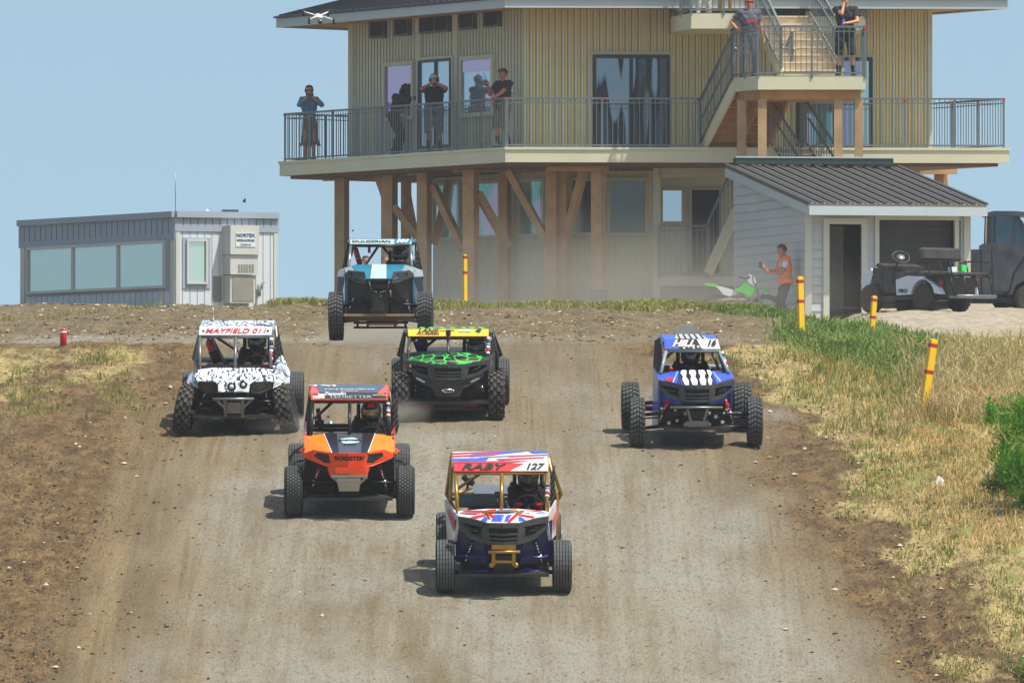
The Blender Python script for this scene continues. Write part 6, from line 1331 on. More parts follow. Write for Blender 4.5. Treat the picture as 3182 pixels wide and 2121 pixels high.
m = MB(); wF.slab(m, wF.rect(2964, 684, 2974, 960, .012), .03, 0); wF.slab(m, wF.rect(2974, 684, 2984, 960, .012), .03, 1); sbuild(m, 'door_jamb', [M['fir'], M['grn']])
EL, ER, RL, RR = P(2515, 632, 238.3), P(3066, 628, 239.4), P(2255, 514, 245.6), P(2812, 512, 246.8); RR.z = RL.z; RR = Vector((RL.x + (ER.x - EL.x), RL.y + (ER.y - EL.y), RL.z)); ER.z = EL.z
m = MB(); nR = (ER - EL).cross(RL - EL).normalized(); m.panel([EL, ER, RR, RL], -.05, 0, d=nR)
for i in range(15): t_ = i / 14; a, b = EL.lerp(ER, t_) + nR * .02, RL.lerp(RR, t_) + nR * .02; m.beam(a, b, .07, .045, 1)
for i in range(14): t_ = (i + .5) / 14; a, b = EL.lerp(ER, t_) + nR * .008, RL.lerp(RR, t_) + nR * .008; m.beam(a, b, .02, .02, 1)
sbuild(m, 'roof', [M['sh_r'], M['sh_rib']])
m = MB(); dn = Vector((0, 0, -.19))
for a, b, o in ((EL, ER, (0, -.02, -.05)), (RL, EL, (-.02, 0, -.05)), (ER, RR, (.02, 0, -.05))): o = Vector(o); m.panel([a + o, b + o, b + o + dn, a + o + dn], .04, d=(0, 1, 0) if abs(o.y) > 0 else (-1 if o.x > 0 else 1, 0, 0))
sbuild(m, 'fascia', M['gfas'])
m = MB(); m.panel([q - Vector((0, 0, .11)) for q in (EL, ER, RR, RL)], .02, d=(0, 0, -1)); sbuild(m, 'soffit', M['sh_t'])
m = MB(); a, b = P(2282, 500, 245.7), P(2772, 501, 246.3); b.z = a.z; m.beam(a, b, .3, .13, 0); m.beam(a + z_ * .08, b + z_ * .08, .34, .03, 1); sbuild(m, 'ridge_parapet', [M['pgreen'], M['gfas']])

# ------------------------------------------------------------------ trailer office
tr = empty('office_trailer', label='grey portable office trailer with a long window strip, left of the tower', cat='trailer')
T1, T0, T2 = (-7.25, 245.0), (-10.9, 252.1), (-5.07, 246.1); T3 = (T0[0] + T2[0] - T1[0], T0[1] + T2[1] - T1[1]); ZT = 7.02; tl_, tr2 = Wall(T0, T1), Wall(T1, T2)
m = MB(); prism(m, [T0, T1, T2, T3], 4.2, ZT - .02, 0)
for w, n in ((tl_, 28), (tr2, 14)):
    for i in range(1, n): p = w.p + w.d * (i / n) + w.n * .004; m.beam((p.x, p.y, 4.2), (p.x, p.y, ZT - .1), .012, .012, 1)
m.build('wall', [M['tr_w'], M['tr_b']], tr)
m = MB(); 
for w, L in ((tl_, ((160, 0),)), (tr2, ())): pass
def band(w, x0, y0, x1, y1, off): a = w.rect(x0, y0, x1, y1, off); m.panel(a, .02, 0, d=-w.n)
za = [P(300, y, tl_.at(300, 700).y).z for y in (758,)][0]; zb_ = P(700, 720, tr2.at(700, 700).y).z
for w, z_lo in ((tl_, za), (tr2, zb_)):
    a, b = w.p - w.u * .02, w.q + w.u * .02; n_ = w.n * .03; m.panel([Vector((a.x, a.y, z_lo)) + n_, Vector((b.x, b.y, z_lo)) + n_, Vector((b.x, b.y, ZT - .12)) + n_, Vector((a.x, a.y, ZT - .12)) + n_], .02, 0, d=-w.n)
for w, n in ((tl_, 28), (tr2, 14)):
    zl = za if w is tl_ else zb_
    for i in range(1, n): p = w.p + w.d * (i / n) + w.n * .032; m.beam((p.x, p.y, zl + .13), (p.x, p.y, ZT - .14), .014, .01, 1)
m.build('fascia_band', [M['tr_b'], M['bronze']], tr)
m = MB(); 
for a, b in ((T0, T1), (T1, T2)): a, b = Vector((*a, ZT - .06)), Vector((*b, ZT - .06)); w = Wall(a[:2], b[:2]); m.beam(a + w.n * .05, b + w.n * .05, .08, .13)
prism(m, [T0, T1, T2, T3], ZT - .019, ZT + .01); m.build('roof', M['tr_b'], tr)
m = MB()
for w, x in ((tl_, 72), (tl_, 537), (tr2, 552), (tr2, 856)): Q = w.rect(x - 6, 700, x + 6, 960); w.slab(m, [Vector((q.x, q.y, 4.2 if i < 2 else zb_)) + w.n * .02 for i, q in enumerate(Q)], .02)
m.each('corner_trim', M['ac'], tr)
m = MB(); tl_.slab(m, tl_.rect(84, 738, 528, 912, .022), .02, 0); tr2.slab(m, tr2.rect(566, 738, 652, 896, .022), .02, 0); m.build('window_surround', M['tr_b'], tr)
f = window(tl_, 93, 766, 514, 896, M['ac'], M['g_tr'], .06, .08, (.333, .667), parent=tr); f2 = window(tr2, 583, 750, 636, 876, M['ac'], M['g_tr'], .045, .07, (), parent=tr)
ac = MB(); Q = tr2.rect(692, 702, 778, 940); 
def acb(x0, y0, x1, y1, o0, o1, mi=0, mb=None): q = tr2.rect(x0, y0, x1, y1, o1); (mb or ac).panel(q, o1 - o0, mi, d=-tr2.n)
acb(690, 702, 779, 792, .0, .42); acb(692, 793, 779, 854, .0, .38); acb(694, 856, 772, 942, .0, .34); aco = ac.build('air_conditioner', M['ac'], tr)
m = MB(); acb(700, 860, 766, 936, .345, .352, 0, m); acb(662, 858, 688, 936, .0, .02, 0, m); m.build('grille', M['acg'], aco)
m = MB(); [acb(717 + i * 8.5, 822, 722 + i * 8.5, 846, .385, .392, 0, m) for i in range(6)]; m.build('louvre', M['acg'], aco)
m = MB(); acb(706, 724, 766, 768, .425, .432, 0, m); sg = m.build('sign', M['white'], aco)
QS = tr2.rect(706, 724, 766, 768, .434); mk('signtx', 'sign_green_grey', (50, 96, 104), rough=.6)
surf_text(sg, QS, 'NORTEX', .5, .80, .10, M['signtx'], 0, .003, 1.1, .004); surf_text(sg, QS, 'MODULAR SPACE', .5, .45, .062, M['signtx'], 0, .002, .85, .004); surf_text(sg, QS, '715-491-41', .5, .14, .06, M['signtx'], 0, .001, .9, .004)
m = MB(); c = tr2.at(800, 920, .08); m.tube([c, c + z_ * .25], .04); m.tube([c + z_ * .1, c + Vector((.1, 0, .32))], .03); m.build('utility_meter', M['acg'], tr)
m = MB(); c = Vector((T1[0], T1[1], ZT)); m.tube([c, c + z_ * .85], .008, 5); m.ball(c + z_ * .42, .02, 6, 4); m.build('antenna', M['steel'], tr)
m = MB(); c = Vector((-6.1, 246.2, ZT + .04)); m.box(c, (.36, .3, .06)); m.build('roof_vent', M['bronze'], tr); m = MB(); m.ball((-6.6, 246.0, ZT + .03), (.05, .05, .05)); m.build('vent_cap', M['ac'], tr)
# ------------------------------------------------------------------ golf cart
mk('cartw', 'cart_white', (196, 206, 222), rough=.35, var=.05, coat=.4, dust=.1)
mk('vinyl', 'black_vinyl', (36, 36, 38), rough=.5, var=.15, dust=.15)
mk('dtyre', 'dusty_tyre', (62, 58, 52), rough=.95, var=.25, scale=6)
mk('utv', 'matt_dark_blue_grey', (44, 52, 66), rough=.4, var=.08, dust=.2)
mk('utvg', 'dark_cab_glass', (62, 84, 96), rough=.08, metal=.6)
mk('taillamp', 'red_tail_lamp', (120, 20, 24), rough=.3)
mk('kaw', 'lime_green_plastic', (70, 206, 54), rough=.4, var=.05)
mk('post_y', 'yellow_post', (246, 196, 8), rough=.45, var=.06)
mk('post_r', 'red_band', (186, 28, 14), rough=.5)
mk('drone', 'drone_grey_white', (212, 214, 216), rough=.4)
def simple_wheel(parent, c, r, w, tm, rm, name='wheel', spokes=5, axis='Y'):
    o = bpy.data.objects.new(name, None); COL.objects.link(o); o.parent = parent; o.location = c; o.empty_display_size = .1
    m = MB(); h = w / 2; m.lathe([(r * .55, -h * .85), (r * .7, -h), (r * .9, -h * .95), (r, -h * .6), (r * 1.01, 0), (r, h * .6), (r * .9, h * .95), (r * .7, h), (r * .55, h * .85)], 32, axis)
    for i in range(22):
        a = i * 6.2832 / 22
        for q in (-1, 1):
            p = Vector((math.cos(a) * r, q * h * .42, math.sin(a) * r)) if axis == 'Y' else Vector((q * h * .42, math.cos(a) * r, math.sin(a) * r))
            m.box(p, (.05, h * .7, .025) if axis == 'Y' else (h * .7, .05, .025), ry=-a + math.pi / 2 if axis == 'Y' else 0, rx=0 if axis == 'Y' else a - math.pi / 2)
    m.build('tyre', tm, o); m = MB()
    for s in (-1, 1): m.lathe([(r * .56, s * h * .8), (r * .5, s * h * .7), (r * .35, s * h * .4), (r * .15, s * h * .62), (.01, s * h * .62)], 20, axis)
    for i in range(spokes):
        a = i * 6.2832 / spokes; p = Vector((math.cos(a), 0, math.sin(a))) * r * .35 if axis == 'Y' else Vector((0, math.cos(a), math.sin(a))) * r * .35
        m.beam(p * .3, p * 1.4, .03, w * .8, up=(0, 1, 0) if axis == 'Y' else (1, 0, 0))
    m.build('rim', rm, o); return o
cY = 236.0; cc = P(2680 + 955 * .2133, 740 + 1060 * .2133, cY)
cart = empty('golf_cart', (cc.x + .31, cc.y + .31, cc.z), (0, 0, R(130.5)), 'white lifted golf cart with black seats facing away in front of the garage opening', 'golf cart')
for x in (0, 1.65):
    for s in (-1, 1): simple_wheel(cart, (x, s * .48, .28), .28, .2, M['dtyre'], M['blk'])
for s in (-1, 1):
    m = MB(); arch = [(.36 * math.cos(a), .30 + .36 * math.sin(a)) for a in np.linspace(R(8), R(170), 9)]
    pl = [(.80, .34), (.82, .66), (.45, .74), (.15, .72), (-.12, .66), (-.46, .50), (-.55, .34)] + arch[::-1]
    m.panel([(x, s * .56, z) for x, z in pl], .16, d=(0, -s, 0)); b_ = m.build('rear_body', M['cartw'], cart)
    if s > 0: t_ = text('lettering', 'PRO', .11, (.60, .575, .42), M['txtblk'], b_, (R(90), 0, R(180)), .2, .003, 1.3)
    m = MB(); m.box((-.50, s * .50, .58), (.06, .12, .16), bev=.02); m.build('tail_light', M['taillamp'], cart)
m = MB(); m.panel([(1.72, -.5, .50), (1.98, -.5, .62), (1.90, -.5, .76), (1.66, -.5, .92), (1.60, -.5, .80)], 1.0, d=(0, 1, 0)); m.build('front_cowl', M['cartw'], cart); m = MB(); m.panel([(1.25, -.49, .34), (1.45, -.49, .60), (1.66, -.49, .64), (1.60, -.49, .92), (1.30, -.49, .92)], .98, d=(0, 1, 0)); m.build('leg_shield', M['blk'], cart)
m = MB(); m.panel([(1.18, -.52, .82), (1.50, -.52, .96), (1.42, -.52, 1.02), (1.15, -.52, .95)], 1.04, d=(0, 1, 0)); m.box((1.22, 0, .62), (.10, .98, .45)); m.build('dashboard', M['vinyl'], cart)
m = MB(); m.box((.70, 0, .28), (1.9, 1.06, .09), bev=.02); m.build('floor', M['blk'], cart)
m = MB(); m.box((.35, 0, .78), (.5, 1.08, .14), bev=.04); m.box((.08, 0, 1.18), (.14, 1.16, .28), rx=0, bev=.05, ry=R(8)); m.build('seat', M['vinyl'], cart)
m = MB(); m.box((-.40, 0, .76), (.85, 1.14, .07), bev=.02); m.build('rear_deck', M['blk'], cart)
m = MB()
for s in (-.55, -.18, .18, .55): m.tube([(-.1, s, 1.06), (-.2, s, .78), (-.85, s, .70), (-.95, s, .30)], .018)
for s in (-.56, .56): m.tube([(.1, s, 1.0), (-.3, s, 1.04), (-.85, s, 1.0), (-.9, s, .72)], .016)
m.build('rear_frame', M['blk_m'], cart)
m = MB(); m.box((-.92, 0, .28), (.30, 1.06, .05), bev=.01); m.tube([(-1.05, -.55, .30), (-1.05, .55, .30)], .03); m.build('foot_step', M['steel'], cart)
m = MB(); m.box((-.3, 0, .50), (.5, .84, .4)); m.build('motor_cover', M['blk'], cart)
m = MB(); c = Vector((1.0, .25, 1.14)); n = Vector((-.6, .3, .75)).normalized(); u = n.orthogonal().normalized(); w = n.cross(u); ring_ = [c + (u * math.cos(a) + w * math.sin(a)) * .18 for a in np.linspace(0, 6.283, 22, endpoint=False)]
m.tube(ring_, .017, 6, closed=True); m.tube([c, c + Vector((.25, 0, -.3))], .02); [m.tube([c, ring_[i]], .012) for i in (0, 7, 15)]; sw = m.build('steering_wheel', M['blk'], cart); m = MB(); m.lathe([(.09, -.01), (.085, .012), (.01, .02)], 16, 'Z', c, 0, n.to_track_quat('Z', 'Y').to_matrix()); m.build('hub', M['silver'], sw)
for y, k, zz in ((-.1, 'txtwht', .86), (-.38, 'lime', .90)):
    m = MB(); m.box((-.2, y, zz), (.12, .14, .12)); o = m.build('drinks_box', M[k]); o.parent = None
    bpy.context.view_layer.update(); o.matrix_world = cart.matrix_world.copy(); tag(o, 'small white box on the rear deck of the golf cart' if k == 'txtwht' else 'small yellow green box on the rear deck of the golf cart', 'box')

# ------------------------------------------------------------------ dark utility vehicle
uo = (2300, 460, .3827); UY = 241.0
def UK(cx, cy, y=0): return P(uo[0] + cx * uo[2], uo[1] + cy * uo[2], UY) + Vector((0, y, 0))
ubase = UK(2260, 1340); util = empty('utility_vehicle', ubase, label='dark blue grey utility vehicle with enclosed cab, cut by the right edge', cat='utility vehicle')
def ub(m, name, mats, lab=None): o = m.build(name, mats, util, lab); o.location = -ubase; return o
m = MB(); m.panel([UK(x, y) for x, y in ((1965, 1190), (1962, 780), (2010, 770), (2230, 780), (2330, 810), (2600, 830), (2760, 880), (2790, 1060), (2700, 1190), (2480, 1190), (2470, 1120), (2400, 1080), (2320, 1070), (2240, 1110), (2210, 1190))], 1.45, d=(0, 1, 0)); ub(m, 'body', M['utv']); m = MB(); m.box(UK(2345, 1180, .75), (.95, .5, .6)); m.box(UK(2080, 1230, .7), (1.5, 1.0, .12)); ub(m, 'chassis', M['blk_m'])
m = MB(); m.panel([UK(x, y, .08) for x, y in ((2005, 785), (2012, 548), (2040, 530), (2245, 530), (2300, 600), (2390, 815))], 1.3, d=(0, 1, 0)); ub(m, 'cab_glass', M['utvg'])
m = MB()
for pl in (((2000, 790), (2035, 790), (2040, 540), (2008, 545)), ((2060, 800), (2075, 800), (2075, 545), (2062, 545)), ((2228, 545), (2262, 545), (2395, 820), (2365, 820)), ((2062, 790), (2235, 790), (2240, 812), (2062, 812)), ((2222, 560), (2238, 560), (2238, 800), (2222, 800))): m.panel([UK(x, y, .03) for x, y in pl], .08, d=(0, 1, 0)); m.panel([UK(x, y, 1.34) for x, y in pl], .08, d=(0, 1, 0))
ub(m, 'cab_frame', M['blk'])
m = MB(); m.panel([UK(x, y, -.02) for x, y in ((1998, 550), (2010, 522), (2060, 510), (2250, 512), (2400, 530), (2395, 552), (2260, 548))], 1.5, d=(0, 1, 0)); m.box(UK(1985, 548, .1), (.09, .1, .06)); ub(m, 'roof', M['utv'])
m = MB(); m.panel([UK(x, y, -.025) for x, y in ((2045, 820), (2330, 830), (2300, 900), (2220, 1010), (2180, 1165), (2060, 1150))], .03, d=(0, 1, 0)); do_ = ub(m, 'door', M['utv']); m = MB(); m.box(UK(2195, 855, -.04) - ubase, (.10, .03, .06)); m.build('handle', M['blk'], do_).location = ubase
m = MB(); m.tube([UK(x, y, -.03) for x, y in ((2330, 830), (2300, 900), (2225, 1010), (2185, 1165), (2140, 1190))], .018); ub(m, 'door_seal', M['blk_m'])
m = MB(); m.panel([UK(x, y, .02) for x, y in ((1560, 825), (1960, 822), (1960, 1180), (1640, 1180))], .08, d=(0, 1, 0)); m.panel([UK(x, y, 1.3) for x, y in ((1560, 825), (1960, 822), (1960, 1180), (1640, 1180))], .08, d=(0, 1, 0)); m.panel([UK(1560, 825, .02), UK(1640, 1180, .02), UK(1640, 1180, 1.38), UK(1560, 825, 1.38)], .06, d=(1, 0, 0)); ub(m, 'cargo_bed', M['utv'])
for cx, y in ((2350, .12), (2350, 1.35), (1760, .12), (1760, 1.35), (2190, 1.1)):
    if cx == 2190: continue
    o = simple_wheel(util, UK(cx, 1225, y) - ubase, .31, .26, M['dtyre'], M['fir2'])
o = simple_wheel(util, UK(2185, 1228, 1.0) - ubase, .30, .26, M['dtyre'], M['blk'])

# ------------------------------------------------------------------ dirt bike
bo_ = (2130, 720, 430 / 2353); BY = 240.2
def BK_(cx, cy, y=0): return P(bo_[0] + cx * bo_[2], bo_[1] + cy * bo_[2], BY) + Vector((0, y, 0))
bb = BK_(900, 1580); bike = empty('dirt_bike', bb, label='green and white motocross bike parked against the shed wall', cat='motorcycle')
def bu(m, name, mats): o = m.build(name, mats, bike); o.location = -bb; return o
def bpan(name, mat, pl, y, th): m = MB(); m.panel([BK_(a, b, y) for a, b in pl], th, d=(0, 1, 0)); return bu(m, name, mat)
for cx in (500, 1370):
    c = BK_(cx, 1345) - bb; m = MB(); m.tube([c + Vector((math.cos(a) * .31, 0, math.sin(a) * .31)) for a in np.linspace(0, 6.283, 28, endpoint=False)], .042, 8, closed=True)
    for i in range(18): a = i * .349; m.box(c + Vector((math.cos(a) * .35, 0, math.sin(a) * .35)), (.03, .07, .03), ry=-a)
    wo_ = m.build('wheel', M['dtyre'], bike); m = MB(); m.tube([c + Vector((math.cos(a) * .26, 0, math.sin(a) * .26)) for a in np.linspace(0, 6.283, 24, endpoint=False)], .014, 6, closed=True); [m.tube([c, c + Vector((math.cos(a) * .26, 0, math.sin(a) * .26))], .003, 4) for a in np.linspace(0, 6, 14)]; m.lathe([(.04, -.05), (.04, .05)], 12, 'Y', c); m.build('rim', M['steel'], wo_)
bpan('rear_fender', M['kaw'], [(308, 885), (400, 872), (545, 895), (560, 935), (500, 935), (330, 912)], -.07, .14)
bpan('side_panel', M['txtwht'], [(515, 925), (590, 925), (720, 960), (830, 1000), (895, 1040), (850, 1075), (750, 1097), (645, 1065), (590, 1000)], -.10, .20)
bpan('seat', M['blk'], [(540, 895), (620, 905), (830, 965), (960, 880), (970, 900), (840, 1000), (700, 960), (580, 930)], -.08, .16)
bpan('shroud', M['kaw'], [(820, 985), (920, 935), (1020, 855), (1070, 880), (1090, 930), (1220, 960), (1170, 1010), (1120, 1095), (1075, 1095), (1010, 1055), (880, 1020)], -.15, .30)
bpan('number_plate', M['txtwht'], [(1072, 720), (1110, 728), (1180, 830), (1238, 940), (1190, 948), (1100, 880), (1052, 840), (1055, 790), (1105, 800)], -.10, .20)
bpan('front_fender', M['kaw'], [(1232, 935), (1340, 938), (1400, 980), (1462, 1035), (1400, 1038), (1330, 1010), (1280, 985)], -.07, .14)
m = MB(); [m.tube([BK_(1150, 760, q), BK_(1240, 1080, q), BK_(1340, 1345, q)], [.024, .026, .022]) for q in (-.1, .1)]; bu(m, 'fork', M['steel'])
m = MB(); m.tube([BK_(1010, 800, -.36), BK_(1060, 790, -.2), BK_(1120, 740, -.02), BK_(1120, 740, .1), BK_(1100, 760, .3)], .014); m.tube([BK_(900, 770, -.36), BK_(1020, 800, -.36)], .02); bu(m, 'handlebar', M['blk_m'])
m = MB(); m.box(BK_(900, 1200), (.30, .2, .30), bev=.04); m.box(BK_(930, 1120), (.16, .16, .2)); m.tube([BK_(700, 1230, -.1), BK_(900, 1260, -.12)], .05); bu(m, 'engine', M['steel'])
m = MB(); m.tube([BK_(1080, 1130), BK_(1040, 1300), BK_(760, 1330), BK_(520, 1340)], .03); m.tube([BK_(560, 1180, -.06), BK_(760, 1150, -.08), BK_(1020, 1150, -.1), BK_(1060, 1260, -.1), BK_(900, 1280, -.1)], [.05, .035, .03, .035, .03]); bu(m, 'frame', M['fir2'])

# ------------------------------------------------------------------ marker posts
def marker(x0, y0, x1, y1, w, label, Y=None, bands=(.10, .55), low=None):
    b = hit(x0, y0) if Y is None else P(x0, y0, Y); tp = P(x1, y1, b.y); d = tp - b; h = d.length; rx = math.atan2(d.x, d.z)
    o = empty('marker_post', b, (0, rx, 0), label, 'post', 'yellow marker posts beside the track'); rz = R(22)
    m = MB(); m.box((0, 0, h / 2 - .1), (w, w, h + .2), rz=rz); m.add([(0, 0, h + .015)] + [(w / 2 * 1.0 * (math.cos(rz) * a - math.sin(rz) * b_), w / 2 * (math.sin(rz) * a + math.cos(rz) * b_), h) for a, b_ in ((-1, -1), (1, -1), (1, 1), (-1, 1))], [(0, 1, 2), (0, 2, 3), (0, 3, 4), (0, 4, 1)]); m.build('shaft', M['post_y'], o)
    for k in bands: m = MB(); m.box((0, 0, h * (1 - k)), (w + .006, w + .006, .05), rz=rz); m.build('band', M['post_r'], o)
    return o
marker(2866, 1292, 2901, 1056, .095, 'nearest yellow post leaning right in the orange dead grass', bands=(.07, .42))
marker(2490, 1048, 2486, 861, .092, 'tallest upright yellow post on the small mound before the shed', bands=(.07, .40))
marker(2708, 1040, 2717, 921, .085, 'small yellow post in the weeds under the golf cart', bands=(.09, .54))
marker(1446, 985, 1445, 793, .06, 'thin yellow post between timber legs of the tower', Y=204, bands=(.03, .28))
b = hit(197, 1080); o = empty('red_bollard', b, (0, 0, R(15)), 'short red bollard with white band at the left of the track', 'bollard'); m = MB(); m.lathe([(.05, -.1), (.05, .255), (.045, .27), (.01, .27)], 6, 'Z'); m.build('shaft', M['txtred'], o); m = MB(); m.lathe([(.053, .21), (.053, .235)], 6, 'Z'); m.lathe([(.053, .0), (.053, .014)], 6, 'Z'); m.build('band', M['txtwht'], o)

# ------------------------------------------------------------------ drone
dc = P(840 + 420 * .357, 145 * .357, 150); dr_ = empty('drone', dc, (R(12), 0, R(18)), 'small grey quadcopter drone hovering in front of the left eave', 'drone')
m = MB(); m.box((0, 0, 0), (.085, .15, .06), bev=.02); m.build('body', M['drone'], dr_)
m = MB(); m.box((0, -.09, -.055), (.06, .05, .055), bev=.012); m.build('camera', M['blk'], dr_)
for x, y, z in ((-.17, -.14, -.04), (.17, -.14, -.04), (-.17, .13, .02), (.17, .13, .02)):
    m = MB(); m.tube([(x * .2, y * .3, .01), (x, y, z + .02)], .010, 6); a_ = m.build('arm', M['drone'], dr_); m = MB(); m.tube([(x, y, z - .04), (x, y, z + .045)], .014, 8); m.build('motor', M['blk'], a_)
    m = MB(); r_ = random.uniform(0, 3); m.beam((x - .1 * math.cos(r_), y - .1 * math.sin(r_), z + .05), (x + .1 * math.cos(r_), y + .1 * math.sin(r_), z + .05), .012, .002); m.build('propeller', M['fgrey'], a_)

# ------------------------------------------------------------------ people
GD = 'people watching from the tower decks'
def at(px, Y, z): return Vector((xs_(px, Y), Y, z))
ph = lambda p, root, sz=(.075, .012, .15), rot=0: None
def hold(D, name, c, size, mat, label, cat, rz=0, rx=0):
    m = MB(); m.box((0, 0, 0), size, bev=min(size) * .2); o = m.build(name, mat); bpy.context.view_layer.update(); o.matrix_world = D['root'].matrix_world @ Matrix.Translation(c) @ Matrix.Rotation(rx, 4, 'X'); tag(o, label, cat); return o
ZF = ZD + .012
# woman photographing at the left corner
D = person('woman in denim jacket and long brown dress photographing from the left deck corner', at(960, 257.3, ZF), R(8), {'hand-1': (-.06, -.20, 1.47), 'hand+1': (.07, -.20, 1.47), 'elbow-1': (-.8, -.1, -.7), 'elbow+1': (.8, -.1, -.7), 'curl-1': 1.0, 'curl+1': 1.0, 'hdir-1': (.2, -.1, 1), 'hdir+1': (-.2, -.1, 1), 'palm-1': (.6, -.8, 0), 'palm+1': (-.6, -.8, 0), 'width': .88, 'fat': .84, 'foot-1': (-.09, .02, .09), 'foot+1': (.10, -.04, .09)},
           M['skin'], [('jacket', M['c_denim'], {'torso': (0, 1), 'uarm': (0, 1), 'farm': (0, .3)}, .02, .003), ('shoe', M['c_shoe'], {'foot': (0, 1)}, .006)], GD, (M['hair'], 'long'), scale=.97)
m = MB(); prof = [(.135, 1.30), (.128, 1.18), (.118, 1.08), (.15, .95), (.165, .8), (.175, .6), (.20, .42), (.235, .36)]; vs = []; fs = []; n = 28
for r_, z in prof:
    for k in range(n): a = 6.2832 * k / n; q = r_ * (1 + .05 * math.sin(5 * a + z * 3)); vs.append((q * 1.08 * math.cos(a) + .02 * (1.3 - z), q * .86 * math.sin(a), z + (.03 * math.sin(3 * a) if z < .4 else 0)))
for i in range(len(prof) - 1):
    for k in range(n): l = (k + 1) % n; fs.append((i * n + k, i * n + l, (i + 1) * n + l, (i + 1) * n + k))
m.add(vs, fs, 0, True); m.build('dress', M['c_dress'], D['root']); sunglasses(D); hold(D, 'phone', (0, -.245, 1.53), (.14, .012, .07), M['blk'], 'black phone held up by the woman in the denim jacket', 'phone')
# man with headset
D = person('man in black tee and headset drinking by the glass door', at(1349, 252.5, ZF), R(-4), {'hand-1': (-.05, -.17, 1.55), 'hand+1': (.07, -.17, 1.56), 'elbow-1': (-.9, -.1, -.6), 'elbow+1': (.9, -.1, -.6), 'curl-1': 1.3, 'curl+1': 1.3, 'hdir-1': (.5, -.1, .8), 'hdir+1': (-.5, -.1, .8), 'palm-1': (.5, -.8, 0), 'palm+1': (-.5, -.8, 0), 'width': 1.12, 'fat': 1.2, 'foot-1': (-.13, 0, .09), 'foot+1': (.14, -.02, .09)},
           M['skin2'], [('shirt', M['c_black'], SHIRT, .020, .003), ('shorts', M['c_dshort'], {'pelvis': (0, 1), 'thigh': (0, 1), 'shin': (0, .12)}, .028, .004), ('sock', M['c_black'], {'shin': (.5, 1)}, .006), ('shoe', M['c_shoe'], {'foot': (0, 1)}, .009)], GD, None, scale=1.0)
cap(D, M['c_silver'], False); m = MB()
for s in (-1, 1): c = D['hd'] + D['rt'] * s * .092; m.lathe([(.04, -.02), (.045, 0), (.04, .02)], 14, 'X', c)
m.tube([D['hd'] + D['rt'] * .105 * math.cos(a) + D['up'] * (.155 * math.sin(a)) for a in np.linspace(.1, 3.04, 12)], .010, 6); m.build('headset', M['blk'], D['root']); hold(D, 'drink_can', (.01, -.20, 1.60), (.06, .06, .10), M['steel'], 'can held to the mouth of the man with the headset', 'can')
# man with cap and radio
D = person('man in dark cap and khaki shorts holding a radio on the deck', at(1563, 249.35, ZF), R(-48), {'hand-1': (-.12, -.33, 1.36), 'hand+1': (.10, -.42, 1.08), 'elbow-1': (-.5, .4, -.9), 'elbow+1': (.6, .3, -.6), 'curl-1': 1.2, 'curl+1': .8, 'hdir-1': (.1, -.6, .8), 'palm-1': (.8, -.2, 0), 'width': 1.1, 'fat': 1.18, 'foot-1': (-.13, .0, .09), 'foot+1': (.14, .05, .09)},
           M['skin2'], [('shirt', M['c_black'], SHIRT, .020, .003), ('shorts', M['c_khaki'], {'pelvis': (0, 1), 'thigh': (0, 1), 'shin': (0, .10)}, .028, .004), ('sock', M['c_black'], {'shin': (.5, 1)}, .006), ('shoe', M['c_shoe'], {'foot': (0, 1)}, .009)], GD, (M['hair'], 'short'))
cap(D, M['c_cap']); m = MB(); m.box((0, 0, 0), (.06, .035, .13), bev=.008); m.tube([(0.02, 0, .06), (-.02, -.06, .24)], .006, 6); o = m.build('two_way_radio', M['blk']); bpy.context.view_layer.update(); o.matrix_world = D['root'].matrix_world @ Matrix.Translation((-.11, -.40, 1.43)); tag(o, 'black two way radio held by the man in the cap', 'radio')
m = MB(); m.box((0, 0, 0), (.005, .05, .05)); m.bl = None; c = D['che']; m2_ = MB(); m2_.lathe([(.022, 0), (.022, .002)], 10, 'X', Vector((.275, .02, 1.27))); m2_.build('sleeve_badge', M['txtwht'], D['root'])
# dark figure leaning by the left window
D = person('dark clothed person leaning forward with one arm out before the left window', at(1228, 254.9, ZF), R(62), {'pelvis': (0, .05, .90), 'chest': (0, -.10, 1.20), 'neck': (0, -.20, 1.36), 'head': (0, -.27, 1.50), 'face': (0, -1, -.15), 'hand-1': (-.06, -.62, 1.32), 'hand+1': (.16, -.35, 1.0), 'elbow-1': (-.3, 0, -1), 'elbow+1': (.3, .4, -.6), 'fat': .85, 'width': .85},
           M['c_dgrey'], [('coat', M['c_shadow'], {'torso': (0, 1), 'pelvis': (0, 1), 'uarm': (0, 1), 'farm': (0, .9)}, .025, .004), ('trousers', M['c_shadow'], {'thigh': (0, 1), 'shin': (0, 1)}, .015), ('shoe', M['c_shoe'], {'foot': (0, 1)}, .009)], GD, (M['hair'], 'long'))
# landing: man with orange visor
zl = ZL + .0
D = person('man in orange headband and grey clothes on the stair landing', at(2328, 247.2, zl), R(10), {'hand-1': (-.30, -.10, 1.08), 'hand+1': (.33, .02, .82), 'elbow-1': (-.6, .6, -.3), 'elbow+1': (.6, .6, 0), 'fat': .92, 'foot-1': (-.14, .02, .09), 'foot+1': (.10, -.06, .09)},
           M['skin'], [('shirt', M['c_grey'], SHIRT, .022, .003), ('trousers', M['c_dgrey'], {'pelvis': (0, 1), 'thigh': (0, 1), 'shin': (0, .98)}, .018, .003), ('shoe', M['c_navy'], {'foot': (0, 1)}, .010)], GD, (M['hair3'], 'short'))
sunglasses(D); m = MB(); h = D['hd'] + D['up'] * .055; m.tube([h + D['rt'] * .088 * math.cos(a) + D['face'] * .098 * math.sin(a) for a in np.linspace(0, 6.283, 20, endpoint=False)], .013, 6, closed=True); m.build('headband', M['ora'], D['root'])
